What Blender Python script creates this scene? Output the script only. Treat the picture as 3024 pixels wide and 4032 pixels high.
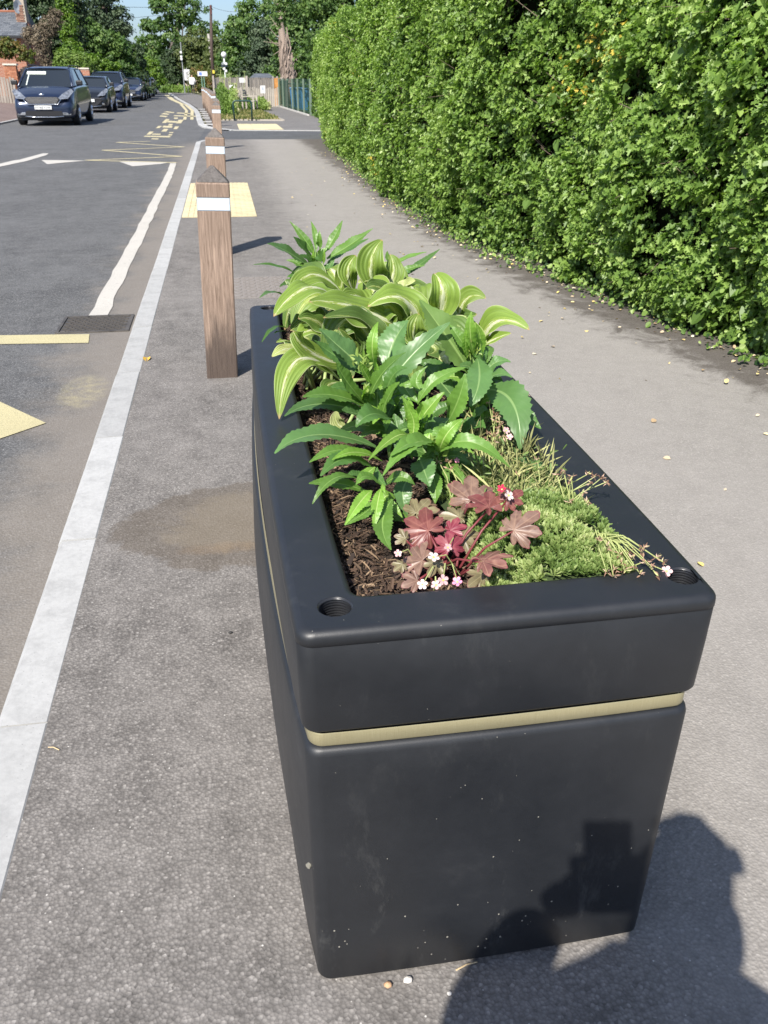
import bpy, bmesh, math, random
import numpy as np
from mathutils import Vector, Matrix
C = bpy.context.scene.collection
for o in list(bpy.data.objects): bpy.data.objects.remove(o)
rnd = random.Random(7)
R = np.random.RandomState(11)
sc = bpy.context.scene

# ---------------------------------------------------------------- camera
cam_d = bpy.data.cameras.new('camera'); cam = bpy.data.objects.new('camera', cam_d); C.objects.link(cam)
cam_d.sensor_fit = 'HORIZONTAL'; cam_d.sensor_width = 36; cam_d.lens = 36*3356.6/3024
cam_d.clip_start = 0.02; cam_d.clip_end = 3000
RX, UX, FX = ((0.985223, -0.17114, 0.006841), (0.071383, 0.446588, 0.891888), (0.155693, 0.87822, -0.452205))
M = Matrix(((RX[0], UX[0], -FX[0], 0), (RX[1], UX[1], -FX[1], 0), (RX[2], UX[2], -FX[2], 1.36), (0, 0, 0, 1)))
cam.matrix_world = M
cam_d.dof.use_dof = True; cam_d.dof.focus_distance = 1.75; cam_d.dof.aperture_fstop = 22
sc.camera = cam

# ---------------------------------------------------------------- light
SUN_AZ, SUN_EL = math.radians(31.4), math.radians(45.1)      # the light travels towards this azimuth (from +Y to +X)
sd = Vector((math.sin(SUN_AZ)*math.cos(SUN_EL), math.cos(SUN_AZ)*math.cos(SUN_EL), -math.sin(SUN_EL)))
sun_d = bpy.data.lights.new('sun', 'SUN'); sun_d.energy = 5.0; sun_d.angle = math.radians(0.53); sun_d.color = (1.0, 0.945, 0.86)
sun = bpy.data.objects.new('sun', sun_d); C.objects.link(sun); sun.location = (-20, -30, 40)
sun.rotation_euler = sd.to_track_quat('-Z', 'Y').to_euler()
w = bpy.data.worlds.new('World'); sc.world = w; w.use_nodes = True
nt = w.node_tree; nt.nodes.clear()
def wn(t, **k):
    n = nt.nodes.new(t)
    for a, b in k.items(): setattr(n, a, b)
    return n
sky = wn('ShaderNodeTexSky', sky_type='NISHITA', sun_disc=False, sun_elevation=SUN_EL, sun_rotation=math.pi+SUN_AZ, air_density=1.0, dust_density=1.2, ozone_density=1.3)
bg = wn('ShaderNodeBackground'); bg.inputs['Strength'].default_value = 0.09
out = wn('ShaderNodeOutputWorld')
tc = wn('ShaderNodeTexCoord'); mp = wn('ShaderNodeMapping'); mp.inputs['Scale'].default_value = (1.0, 1.0, 3.2)
nz = wn('ShaderNodeTexNoise'); nz.inputs['Scale'].default_value = 2.2; nz.inputs['Detail'].default_value = 7; nz.inputs['Roughness'].default_value = .62
cr = wn('ShaderNodeValToRGB'); cr.color_ramp.elements[0].position = .46; cr.color_ramp.elements[1].position = .8
cr.color_ramp.elements[0].color = (.08, .08, .08, 1); cr.color_ramp.elements[1].color = (.75, .75, .75, 1)
mx = wn('ShaderNodeMix', data_type='RGBA'); mx.inputs[7].default_value = (5.6, 6.3, 7.4, 1)
L = nt.links.new
L(tc.outputs['Generated'], mp.inputs['Vector']); L(mp.outputs['Vector'], nz.inputs['Vector']); L(nz.outputs['Fac'], cr.inputs['Fac'])
tint = wn('ShaderNodeMix', data_type='RGBA', blend_type='MULTIPLY'); tint.inputs[0].default_value = 1; tint.inputs[7].default_value = (.70, .82, 1.04, 1)
L(cr.outputs['Color'], mx.inputs[0]); L(sky.outputs['Color'], tint.inputs[6]); L(tint.outputs[2], mx.inputs[6]); L(mx.outputs[2], bg.inputs['Color']); L(bg.outputs[0], out.inputs['Surface'])
sc.view_settings.view_transform = 'Standard'; sc.view_settings.look = 'None'; sc.view_settings.gamma = 1
sc.view_settings.use_curve_mapping = False; sc.view_settings.exposure = 0.80
sc.cycles.max_bounces = 7; sc.cycles.transparent_max_bounces = 8; sc.cycles.use_denoising = True

# ---------------------------------------------------------------- materials
class NM:
    """a small material writer"""
    def __init__(s, name):
        s.m = bpy.data.materials.new(name); s.m.use_nodes = True; s.t = s.m.node_tree
        s.b = s.t.nodes['Principled BSDF']; s.o = s.t.nodes['Material Output']; s._tc = None
    def n(s, t, **k):
        x = s.t.nodes.new(t)
        for a, b in k.items():
            if a[0] == '_': x.inputs[a[1:].replace('_', ' ')].default_value = b
            else: setattr(x, a, b)
        return x
    def l(s, a, b): s.t.links.new(a, b)
    def co(s, kind='Object'):
        if not s._tc: s._tc = s.n('ShaderNodeTexCoord')
        return s._tc.outputs[kind]
    def map(s, scale=(1,1,1), kind='Object'):
        x = s.n('ShaderNodeMapping'); x.inputs['Scale'].default_value = scale; s.l(s.co(kind), x.inputs['Vector']); return x.outputs[0]
    def noise(s, scale, detail=4, rough=.6, v=None, dist=0):
        x = s.n('ShaderNodeTexNoise', _Scale=scale, _Detail=detail, _Roughness=rough, _Distortion=dist)
        s.l(v if v is not None else s.co(), x.inputs['Vector']); return x.outputs['Fac']
    def vor(s, scale, v=None, feature='F1', out='Distance', rnd_=1):
        x = s.n('ShaderNodeTexVoronoi', feature=feature, _Scale=scale, _Randomness=rnd_)
        s.l(v if v is not None else s.co(), x.inputs['Vector']); return x.outputs[out]
    def ramp(s, f, stops):
        x = s.n('ShaderNodeValToRGB'); e = x.color_ramp.elements
        while len(e) < len(stops): e.new(.5)
        for i, (p, c) in enumerate(stops):
            e[i].position = p; e[i].color = (c if len(c) == 4 else (*c, 1)) if isinstance(c, tuple) else (c, c, c, 1)
        s.l(f, x.inputs['Fac']); return x.outputs['Color']
    def mix(s, f, a, b, blend='MIX'):
        x = s.n('ShaderNodeMix', data_type='RGBA', blend_type=blend)
        for v, i in ((f, 0), (a, 6), (b, 7)):
            if isinstance(v, (int, float)): x.inputs[i].default_value = v if i == 0 else (v, v, v, 1)
            elif isinstance(v, tuple): x.inputs[i].default_value = (*v, 1)[:4]
            else: s.l(v, x.inputs[i])
        return x.outputs[2]
    def math(s, op, a, b=0.0):
        x = s.n('ShaderNodeMath', operation=op)
        for v, i in ((a, 0), (b, 1)):
            if isinstance(v, (int, float)): x.inputs[i].default_value = v
            else: s.l(v, x.inputs[i])
        return x.outputs[0]
    def bump(s, h, strength=.5, dist=.01, prev=None):
        x = s.n('ShaderNodeBump', _Strength=strength, _Distance=dist); s.l(h, x.inputs['Height'])
        if prev is not None: s.l(prev, x.inputs['Normal'])
        s.l(x.outputs[0], s.b.inputs['Normal']); return x.outputs[0]
    def base(s, c):
        if isinstance(c, tuple): s.b.inputs['Base Color'].default_value = (*c, 1)[:4]
        else: s.l(c, s.b.inputs['Base Color'])
    def set(s, **k):
        for a, b in k.items():
            i = s.b.inputs[a.replace('_', ' ')]
            if isinstance(b, (int, float, tuple)): i.default_value = b
            else: s.l(b, i)
        return s
    def translucent(s, col, fac):
        t = s.n('ShaderNodeBsdfTranslucent'); m = s.n('ShaderNodeMixShader'); m.inputs[0].default_value = fac
        if isinstance(col, tuple): t.inputs[0].default_value = (*col, 1)
        else: s.l(col, t.inputs[0])
        s.l(s.b.outputs[0], m.inputs[1]); s.l(t.outputs[0], m.inputs[2]); s.l(m.outputs[0], s.o.inputs['Surface'])

def plain(name, c, rough=.6, metal=0, spec=.5, coat=0, var=.12, vs=30, bump=0):
    n = NM(name); f = n.noise(vs, 4)
    lo = tuple(x*(1-var) for x in c); hi = tuple(min(1, x*(1+var)) for x in c)
    n.base(n.ramp(f, [(.3, lo), (.7, hi)])); n.set(Roughness=rough, Metallic=metal); n.b.inputs['Specular IOR Level'].default_value = spec
    n.b.inputs['Coat Weight'].default_value = coat
    if bump: n.bump(f, .5, bump)
    return n.m

def asphalt(name, dark, light, stone, sc1, grit=.55, patch=None, tan=None):
    n = NM(name)
    st = n.vor(sc1, out='Color'); sep = n.n('ShaderNodeSeparateColor'); n.l(st, sep.inputs[0])
    d = n.vor(sc1); big = n.noise(1.1, 5, .65); mid = n.noise(9, 4, .6); fine = n.noise(sc1*1.7, 3, .7)
    c = n.ramp(mid, [(.34, dark), (.66, light)])
    c = n.mix(n.ramp(sep.outputs[0], [(.0, 0.0), (.5, .08), (.93, .40), (1, .8)]), c, stone)
    c = n.mix(n.ramp(sep.outputs[1], [(.0, .55), (.22, 0.0)]), c, tuple(x*.45 for x in dark))
    c = n.mix(n.ramp(d, [(.35, 0.0), (.75, grit)]), c, tuple(x*.28 for x in dark))
    c = n.mix(n.ramp(big, [(.35, .0), (.7, .35)]), c, tuple(min(1, x*1.35) for x in light))
    sp = n.vor(28, out='Distance'); c = n.mix(n.ramp(sp, [(.035, .9), (.06, 0.0)]), c, (.5, .48, .45))
    if patch: c = patch(n, c)
    n.base(c); n.set(Roughness=n.ramp(fine, [(.3, .78), (.7, .95)])); n.b.inputs['Specular IOR Level'].default_value = .32
    h = n.mix(.35, d, fine); b1 = n.bump(h, .55, .004)
    return n.m

def sm(n, v, lo, hi):
    x = n.n('ShaderNodeMapRange', interpolation_type='SMOOTHSTEP'); n.l(v, x.inputs[0]); x.inputs[1].default_value = lo; x.inputs[2].default_value = hi
    return x.outputs[0]

def stain(n, c):
    """the old leak stain beside the planter (a mark with its own shape) and the browner strip by the hedge"""
    sx = n.n('ShaderNodeSeparateXYZ'); n.l(n.co(), sx.inputs[0]); X, Y = sx.outputs[0], sx.outputs[1]
    w1 = n.noise(5, 6, .72, dist=.6); w = n.math('MULTIPLY', n.math('SUBTRACT', w1, .5), 1.5)
    ex = n.math('DIVIDE', n.math('SUBTRACT', X, .02), .46); ey = n.math('DIVIDE', n.math('SUBTRACT', n.math('SUBTRACT', Y, 2.66), n.math('MULTIPLY', X, .1)), .31)
    r = n.math('ADD', n.math('ADD', n.math('MULTIPLY', ex, ex), n.math('MULTIPLY', ey, ey)), w)
    c = n.mix(n.math('MULTIPLY', sm(n, r, 1.1, .9), .5), c, (.085, .066, .046))
    c = n.mix(n.math('MULTIPLY', sm(n, r, .66, .3), .5), c, (.185, .155, .115))
    ox = n.math('DIVIDE', n.math('ADD', X, .08), .2); oy = n.math('DIVIDE', n.math('SUBTRACT', Y, 2.47), .045)
    o = n.math('ADD', n.math('ADD', n.math('MULTIPLY', ox, ox), n.math('MULTIPLY', oy, oy)), n.math('MULTIPLY', w, 2.2))
    c = n.mix(n.math('MULTIPLY', sm(n, o, 1.3, .0), .3), c, (.2, .135, .075))
    # darker brown along the foot of the hedge
    hx = n.math('SUBTRACT', X, n.math('ADD', 2.02, n.math('MULTIPLY', n.math('POWER', n.math('MAXIMUM', n.math('SUBTRACT', 9.5, Y), 0.0), 1.6), .037)))
    hm = sm(n, n.math('ADD', hx, n.math('MULTIPLY', w, .7)), -.30, .05)
    c = n.mix(n.math('MULTIPLY', hm, .6), c, (.055, .043, .033))
    # paler surface out in the middle of the path
    pl = sm(n, n.math('ADD', n.math('SUBTRACT', X, .35), n.math('MULTIPLY', w, .5)), 0.0, .7)
    c = n.mix(n.math('MULTIPLY', n.math('MULTIPLY', pl, n.math('SUBTRACT', 1.0, hm)), .5), c, (.34, .318, .292))
    return c

def gutter(n, c):
    sx = n.n('ShaderNodeSeparateXYZ'); n.l(n.co(), sx.inputs[0]); X, Y = sx.outputs[0], sx.outputs[1]
    w = n.math('MULTIPLY', n.math('SUBTRACT', n.noise(2.3, 5, .65), .5), .9)
    g = sm(n, n.math('ADD', X, w), -1.12, -.72); lim = sm(n, Y, 24.5, 21)
    c = n.mix(n.math('MULTIPLY', n.math('MULTIPLY', g, lim), .62), c, (.215, .188, .158))
    rub = n.noise(14, 4, .7)
    ex = n.math('ADD', X, .78); ey = n.math('MULTIPLY', n.math('SUBTRACT', Y, 4.3), .45)
    r = n.math('ADD', n.math('MULTIPLY', ex, ex), n.math('MULTIPLY', ey, ey))
    c = n.mix(n.math('MULTIPLY', n.math('MULTIPLY', sm(n, r, .02, .0), sm(n, rub, .3, .75)), .4), c, (.5, .44, .22))
    return c

M_pave = asphalt('pavement_asphalt', (.105, .097, .090), (.185, .172, .160), (.32, .30, .28), 150, patch=stain, grit=.4)
M_road = asphalt('road_asphalt', (.066, .067, .068), (.120, .120, .120), (.24, .235, .23), 125, grit=.6, patch=gutter)
M_side = asphalt('side_road_asphalt', (.06, .062, .066), (.095, .098, .102), (.16, .16, .16), 90)
M_farpave = asphalt('far_path_asphalt', (.13, .122, .115), (.18, .17, .16), (.22, .21, .2), 90)
M_leftpave = asphalt('left_pavement_asphalt', (.15, .10, .085), (.2, .15, .13), (.24, .2, .18), 60)

def concrete(name, c, scale=9):
    n = NM(name); a = n.noise(scale, 6, .65); b = n.noise(scale*6, 4); s = n.vor(60)
    oi = n.n('ShaderNodeObjectInfo'); br = n.ramp(oi.outputs['Random'], [(0, .88), (1, 1.06)])
    col = n.ramp(a, [(.28, tuple(x*.72 for x in c)), (.5, c), (.75, tuple(min(1, x*1.1) for x in c))])
    col = n.mix(n.ramp(b, [(.3, .35), (.6, 0.0)]), col, tuple(x*.7 for x in c)); col = n.mix(1.0, col, br, 'MULTIPLY')
    col = n.mix(n.ramp(s, [(.06, .7), (.1, 0.0)]), col, tuple(x*.4 for x in c))
    n.base(col); n.set(Roughness=.85); n.bump(b, .35, .003); return n.m
M_kerb = concrete('kerb_concrete', (.375, .375, .368))
M_kerb_far = concrete('pale_concrete', (.55, .53, .5))

def paint(name, c, wear=.42):
    n = NM(name); a = n.noise(26, 6, .75); d = n.vor(150)
    g = n.noise(3, 4)
    col = n.mix(n.ramp(g, [(.35, 0.0), (.75, .35)]), c, tuple(x*.72 for x in c))
    col = n.mix(n.ramp(a, [(wear-.08, 1.0), (wear, 0.0)]), col, (.14, .125, .11))
    col = n.mix(n.ramp(d, [(.45, 0.0), (.8, .35)]), col, tuple(x*.5 for x in c))
    n.base(col); n.set(Roughness=.75); n.bump(d, .4, .003); return n.m
M_white = paint('white_road_paint', (.48, .455, .41), .38)
M_yellow = paint('yellow_road_paint', (.46, .41, .235), .38)
M_yellow_far = paint('worn_yellow_road_paint', (.5, .44, .27), .40)

def black_plastic():
    n = NM('black_moulded_plastic'); a = n.noise(4.5, 6, .7); f = n.noise(700, 2, .5); s = n.vor(60, v=n.map((1, 1, .8)))
    sx = n.n('ShaderNodeSeparateXYZ'); n.l(n.co(), sx.inputs[0]); Z = sx.outputs[2]
    c = n.ramp(a, [(.3, (.0095, .0108, .0132)), (.62, (.0145, .016, .019)), (.8, (.026, .027, .030))])
    # splashed grit, thicker towards the foot, and dusty scuffs
    low = n.math('SUBTRACT', 1.0, sm(n, Z, .02, .5)); rad = n.math('MULTIPLY', n.math('ADD', .045, n.math('MULTIPLY', low, .06)), n.ramp(n.noise(17, 2), [(.45, .0), (.62, 1.0)]))
    spk = n.math('LESS_THAN', s, rad); c = n.mix(n.math('MULTIPLY', spk, .75), c, (.34, .32, .27))
    sc1 = n.noise(9, 8, .8, v=n.map((1.0, 1.0, .35)), dist=.25); scm = n.ramp(sc1, [(.56, 0.0), (.8, .26)])
    c = n.mix(n.math('MULTIPLY', scm, n.math('ADD', .35, low)), c, (.20, .20, .19))
    st = n.noise(22, 6, .85, v=n.map((4, 4, .5)), dist=.5); c = n.mix(n.ramp(st, [(.70, 0.0), (.74, .3)]), c, (.2, .2, .2))
    n.base(c); n.set(Roughness=n.ramp(a, [(.3, .40), (.75, .56)])); n.b.inputs['Specular IOR Level'].default_value = .55
    n.bump(f, .22, .0006); return n.m
M_black = black_plastic()
M_hole = plain('threaded_black_plastic', (.02, .021, .024), .3)
M_band = NM('pale_gold_reflective_tape'); _f = M_band.noise(120, 3, .6, v=M_band.map((40, 40, .3))); _g = M_band.noise(6, 4)
M_band.base(M_band.mix(M_band.ramp(_g, [(.4, 0.0), (.8, .5)]), M_band.ramp(_f, [(.3, (.34, .30, .17)), (.7, (.45, .41, .26))]), (.3, .27, .16)))
M_band.set(Roughness=.38, Metallic=.55); M_band = M_band.m

def soil():
    n = NM('dark_compost'); a = n.noise(30, 8, .8); d = n.vor(95)
    c = n.ramp(a, [(.3, (.018, .011, .007)), (.55, (.055, .034, .022)), (.75, (.13, .085, .055))])
    n.base(n.mix(n.ramp(d, [(.3, 0.0), (.7, .6)]), c, (.012, .008, .006))); n.set(Roughness=.95); n.bump(a, .9, .012); return n.m
M_soil = soil()
def attr_mat(name, stops, rough=.5, trans=0, spec=.5, tcol=None, attr='rnd', bumpscale=0, backcol=None):
    """colour picked by a per-leaf (per-chip) tone attribute"""
    n = NM(name); a = n.n('ShaderNodeAttribute', attribute_name=attr); c = n.ramp(a.outputs['Fac'], stops)
    if backcol:
        g = n.n('ShaderNodeNewGeometry'); c = n.mix(g.outputs['Backfacing'], c, backcol)
    n.base(c); n.set(Roughness=rough); n.b.inputs['Specular IOR Level'].default_value = spec
    if bumpscale: n.bump(n.noise(bumpscale, 4), .4, .004)
    if trans: n.translucent(n.mix(1.0, c, tcol or (1.5, 1.7, .6), 'MULTIPLY'), trans)
    return n.m
M_chip = attr_mat('bark_chips_and_fibres', [(0, (.012, .008, .006)), (.45, (.045, .026, .017)), (.8, (.10, .062, .04)), (1, (.30, .21, .13))], .9)
M_litter = attr_mat('dry_leaf_litter', [(0, (.3, .2, .1)), (.4, (.5, .42, .3)), (.7, (.6, .45, .12)), (1, (.62, .58, .5))], .8)

def wood(name, lo, hi, grain=(26, 26, 1.2), sp=1.0, foot=0):
    n = NM(name); v = n.map(grain); a = n.noise(5, 7, .7, v=v, dist=.6); b = n.noise(2.5, 3); f = n.noise(40, 3, .7, v=v)
    c = n.ramp(a, [(.28, lo), (.55, tuple((x+y)/2 for x, y in zip(lo, hi))), (.78, hi)])
    c = n.mix(n.ramp(b, [(.35, 0.0), (.8, .35)]), c, tuple(x*.6 for x in lo))
    oi = n.n('ShaderNodeObjectInfo'); c = n.mix(1.0, c, n.ramp(oi.outputs['Random'], [(0, .82), (1, 1.15)]), 'MULTIPLY')
    if foot:
        sx = n.n('ShaderNodeSeparateXYZ'); n.l(n.co(), sx.inputs[0]); k = n.math('ADD', sx.outputs[2], n.math('MULTIPLY', n.noise(7, 4, .6, v=n.map((3, 3, .6))), .5))
        c = n.mix(n.math('MULTIPLY', sm(n, k, .66, .40), .75), c, (.03, .022, .019))
    n.base(c); n.set(Roughness=.82); n.bump(n.mix(.5, a, f), .5, .004); return n.m
M_oak = wood('weathered_hardwood', (.11, .072, .050), (.46, .34, .26), foot=1)
M_oakcap = wood('grey_weathered_cap', (.06, .052, .048), (.22, .2, .185), grain=(12, 12, 12))
M_fence = wood('silvery_fence_wood', (.22, .19, .16), (.42, .38, .33), grain=(9, 9, .6))
M_greywood = wood('grey_teak', (.3, .27, .23), (.48, .44, .38))
M_refl = plain('white_reflective_band', (.50, .57, .64), .3, var=.03)
M_reflrim = plain('grey_band_rim', (.3, .32, .34), .4)
M_tact = concrete('buff_tactile_concrete', (.58, .50, .31), 6)
M_iron = NM('worn_cast_iron'); _a = M_iron.noise(14, 5); M_iron.base(M_iron.ramp(_a, [(.3, (.055, .05, .045)), (.7, (.14, .125, .108))])); M_iron.set(Roughness=.6, Metallic=.4); M_iron = M_iron.m
M_ironlight = plain('dusty_cover_concrete', (.2, .18, .165), .85, bump=.004)
M_stone = plain('pale_stone', (.55, .5, .42), .8)

def foliage(name, stops, rough=.45, trans=.3, spec=.4): return attr_mat(name, stops, rough, trans, spec)
F_hedge = foliage('hedge_leaf_green', [(0, (.020, .050, .013)), (.3, (.080, .150, .030)), (.65, (.180, .285, .058)), (.9, (.29, .40, .105)), (.97, (.40, .50, .19)), (1, (.58, .44, .08))], .46, .36, .42)
F_mid = foliage('tree_leaf_green', [(0, (.036, .078, .02)), (.5, (.078, .145, .034)), (1, (.16, .24, .06))], .5)
F_dark = foliage('dark_evergreen', [(0, (.018, .036, .013)), (.5, (.035, .065, .022)), (1, (.075, .115, .04))], .55, .15)
F_bright = foliage('bright_young_leaf', [(0, (.06, .12, .015)), (.5, (.11, .20, .022)), (1, (.19, .28, .035))], .45, .35)
F_olive = foliage('olive_leaf', [(0, (.045, .07, .018)), (.5, (.085, .115, .03)), (1, (.15, .17, .055))], .55)
F_blue = foliage('blue_green_needles', [(0, (.028, .052, .024)), (.5, (.05, .082, .04)), (1, (.095, .13, .065))], .6, .15)
F_dead = foliage('dead_brown_foliage', [(0, (.06, .045, .03)), (.5, (.14, .11, .075)), (1, (.3, .25, .18))], .8, .1)
F_rust = foliage('rusty_shrub_leaf', [(0, (.06, .09, .02)), (.5, (.12, .15, .03)), (.8, (.2, .13, .04)), (1, (.3, .16, .06))], .5)
F_weed = foliage('weed_green', [(0, (.07, .13, .022)), (.5, (.14, .22, .04)), (.9, (.22, .30, .08)), (1, (.45, .42, .25))], .55)
F_grass = foliage('grass_blades', [(0, (.07, .10, .02)), (.5, (.14, .16, .045)), (1, (.36, .30, .15))], .7)
F_sax = foliage('mossy_rosette', [(0, (.06, .11, .025)), (.4, (.17, .25, .07)), (.75, (.34, .41, .16)), (1, (.50, .52, .28))], .5, .3)
M_bark = wood('tree_bark', (.05, .04, .032), (.14, .11, .09), grain=(6, 6, 1))
M_deadbark = wood('dead_ivy_bark', (.2, .15, .12), (.42, .34, .28), grain=(14, 14, 1.5))
M_grass = NM('short_dry_grass'); _a = M_grass.noise(5, 7, .75); M_grass.base(M_grass.ramp(_a, [(.3, (.12, .15, .035)), (.55, (.26, .23, .09)), (.75, (.42, .35, .19))])); M_grass.set(Roughness=.9); M_grass.bump(_a, .7, .03); M_grass = M_grass.m
M_earth = plain('rough_ground', (.07, .07, .03), .95, var=.4, vs=3)

# ---------------------------------------------------------------- object helpers
def link(o, parent=None):
    C.objects.link(o)
    if parent is not None: o.parent = parent
    return o
def tag(o, label=None, cat=None, group=None, kind=None):
    for k, v in (('label', label), ('category', cat), ('group', group), ('kind', kind)):
        if v: o[k] = v
    return o
def thing(name, label, cat, loc=(0, 0, 0), rz=0, group=None):
    o = bpy.data.objects.new(name, None); o.empty_display_size = .1; C.objects.link(o)
    o.location = loc; o.rotation_euler = (0, 0, rz); return tag(o, label, cat, group)
def raw(name, V, Fs, mat, parent=None, smooth=False, mats=None, midx=None, uv=None):
    me = bpy.data.meshes.new(name); me.from_pydata([tuple(v) for v in V], [], Fs)
    for m in (mats or [mat]): me.materials.append(m)
    if midx is not None: me.polygons.foreach_set('material_index', midx)
    if smooth: me.polygons.foreach_set('use_smooth', [True]*len(me.polygons))
    if uv is not None:
        l = me.uv_layers.new(name='UVMap'); vi = np.zeros(len(me.loops), dtype=np.int32); me.loops.foreach_get('vertex_index', vi)
        l.data.foreach_set('uv', np.asarray(uv, dtype=np.float32)[vi].ravel())
    me.update(); return link(bpy.data.objects.new(name, me), parent)
class MB:
    """collects boxes, tubes and polygons, then links them as one mesh"""
    def __init__(s): s.v = []; s.f = []; s.mi = []; s.k = 0
    def add(s, V, F):
        n = len(s.v); s.v += [tuple(p) for p in V]; s.f += [tuple(i+n for i in f) for f in F]; s.mi += [s.k]*len(F); return s
    def box(s, x0, x1, y0, y1, z0, z1, rot=None, ctr=None):
        V = [Vector((x, y, z)) for z in (z0, z1) for x, y in ((x0, y0), (x1, y0), (x1, y1), (x0, y1))]
        if rot is not None: c = Vector(ctr); V = [c + rot @ (p-c) for p in V]
        return s.add(V, [(3, 2, 1, 0), (4, 5, 6, 7), (0, 1, 5, 4), (1, 2, 6, 5), (2, 3, 7, 6), (3, 0, 4, 7)])
    def prism(s, pts, z0, z1):
        n = len(pts); V = [(x, y, z0) for x, y in pts] + [(x, y, z1) for x, y in pts]
        return s.add(V, [tuple(range(n))[::-1], tuple(range(n, 2*n))] + [(i, (i+1) % n, n+(i+1) % n, n+i) for i in range(n)])
    def sheet(s, pts, z): return s.add([(x, y, z) for x, y in pts], [tuple(range(len(pts)))])
    def tube(s, P, r, sides=6, caps=True):
        P = [Vector(p) for p in P]; n = len(P); rr = r if isinstance(r, (list, tuple)) else [r]*n
        V = []; ref = None
        for i, p in enumerate(P):
            t = (P[min(i+1, n-1)] - P[max(i-1, 0)]).normalized()
            if ref is None: ref = t.orthogonal().normalized()
            ref = (ref - t*ref.dot(t)); ref = ref.normalized() if ref.length > 1e-6 else t.orthogonal().normalized()
            b = t.cross(ref)
            V += [p + (ref*math.cos(a)+b*math.sin(a))*rr[i] for a in (2*math.pi*k/sides for k in range(sides))]
        Fs = [(i*sides+k, i*sides+(k+1) % sides, (i+1)*sides+(k+1) % sides, (i+1)*sides+k) for i in range(n-1) for k in range(sides)]
        if caps: Fs += [tuple(range(sides))[::-1], tuple(range((n-1)*sides, n*sides))]
        return s.add(V, Fs)
    def disc(s, c, r, nrm, th=.02, sides=20):
        c = Vector(c); nrm = Vector(nrm).normalized(); return s.tube([c-nrm*th/2, c+nrm*th/2], r, sides)
    def build(s, name, mat, parent=None, smooth=False, mats=None, bevel=0):
        o = raw(name, s.v, s.f, mat, parent, smooth, mats, s.mi if mats else None)
        if bevel:
            b = o.modifiers.new('b', 'BEVEL'); b.width = bevel; b.segments = 2; b.limit_method = 'ANGLE'
        return o
def share(src, parent, loc=(0, 0, 0), rot=None, scale=None, name=None):
    o = bpy.data.objects.new(name or src.name.split('.')[0], src.data); link(o, parent); o.location = loc
    if rot is not None: o.rotation_euler = rot
    if scale is not None: o.scale = scale if isinstance(scale, tuple) else (scale,)*3
    return o
def copy_tree(o, parent=None):
    c = o.copy(); C.objects.link(c); c.parent = parent
    for ch in list(o.children): copy_tree(ch, c)
    return c
def nrm(a): return a/np.maximum(np.linalg.norm(a, axis=-1, keepdims=True), 1e-9)
# leaf templates: half outlines, x across, y along (0..1)
HAW = [(0, 0), (.06, .16), (.36, .22), (.17, .42), (.50, .60), (.16, .66), (.20, .92), (0, 1)]
OVAL = [(0, 0), (.28, .18), (.39, .48), (.25, .80), (0, 1)]
RHO = [(0, 0), (.36, .5), (0, 1)]
def scatter(name, tpl, P, N, U, S, mat, parent=None, fold=.35, seed=1, curl=.0, rndv=None):
    """one mesh of many folded leaves: P positions, N normals, U length directions, S sizes"""
    n = len(P); h = len(tpl); T = []
    for sg in (1, -1): T += [(x*sg, y, fold*x - curl*y*y) for x, y in tpl]
    T = np.array(T); f = nrm(np.asarray(N, float)); u = np.asarray(U, float); u = nrm(u - f*np.sum(u*f, 1, keepdims=True)); r = np.cross(u, f)
    S = np.asarray(S, float).reshape(-1, 1, 1)
    V = np.asarray(P)[:, None, :] + S*(T[None, :, 0:1]*r[:, None] + T[None, :, 1:2]*u[:, None] + T[None, :, 2:3]*f[:, None])
    nv = 2*h; me = bpy.data.meshes.new(name); me.vertices.add(n*nv); me.vertices.foreach_set('co', V.astype(np.float32).ravel())
    base = np.arange(n, dtype=np.int32)[:, None]*nv
    idx = np.concatenate([base + np.arange(h), base + h + np.arange(h)[::-1]], 1).astype(np.int32)
    me.loops.add(n*nv); me.loops.foreach_set('vertex_index', idx.ravel()); me.polygons.add(2*n)
    me.polygons.foreach_set('loop_start', np.arange(2*n, dtype=np.int32)*h)
    try: me.polygons.foreach_set('loop_total', np.full(2*n, h, dtype=np.int32))
    except Exception: pass
    rs = np.random.RandomState(seed).rand(n) if rndv is None else rndv
    a = me.attributes.new('rnd', 'FLOAT', 'POINT'); a.data.foreach_set('value', np.repeat(rs, nv).astype(np.float32))
    me.materials.append(mat); me.update(calc_edges=True)
    return link(bpy.data.objects.new(name, me), parent)
def rdir(n, rs): return nrm(rs.normal(size=(n, 3)))

# ================================================================ the setting
def struct(name, V, Fs, mat, **k): return tag(raw(name, V, Fs, mat, **k), kind='structure')
RZ = -0.05
s = MB(); s.sheet([(-400, -60), (400, -60), (400, 900), (-400, 900)], -.12); tag(s.build('ground', M_earth), kind='structure')
R_edge = [(-.60, -4), (-.625, 22.8), (-.3, 25), (-.25, 27.5), (-.72, 31.6), (-.88, 36.5), (-1.05, 42), (-1.3, 47.7), (-1.85, 56), (-3.1, 72), (-4.6, 92), (-8.6, 143), (-12, 160)]
L_edge = [(-7.3, -4), (-7.2, 60), (-7.6, 85), (-9, 110), (-13, 140), (-26, 155)]
def strip(A, B, z):
    s = MB(); n = 40
    def samp(Q, t):
        L_ = [0]
        for a, b in zip(Q, Q[1:]): L_.append(L_[-1]+math.dist(a, b))
        d = t*L_[-1]
        for i in range(len(Q)-1):
            if d <= L_[i+1]+1e-6:
                k = (d-L_[i])/max(1e-9, L_[i+1]-L_[i]); return (Q[i][0]*(1-k)+Q[i+1][0]*k, Q[i][1]*(1-k)+Q[i+1][1]*k)
        return Q[-1]
    return samp
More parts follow.
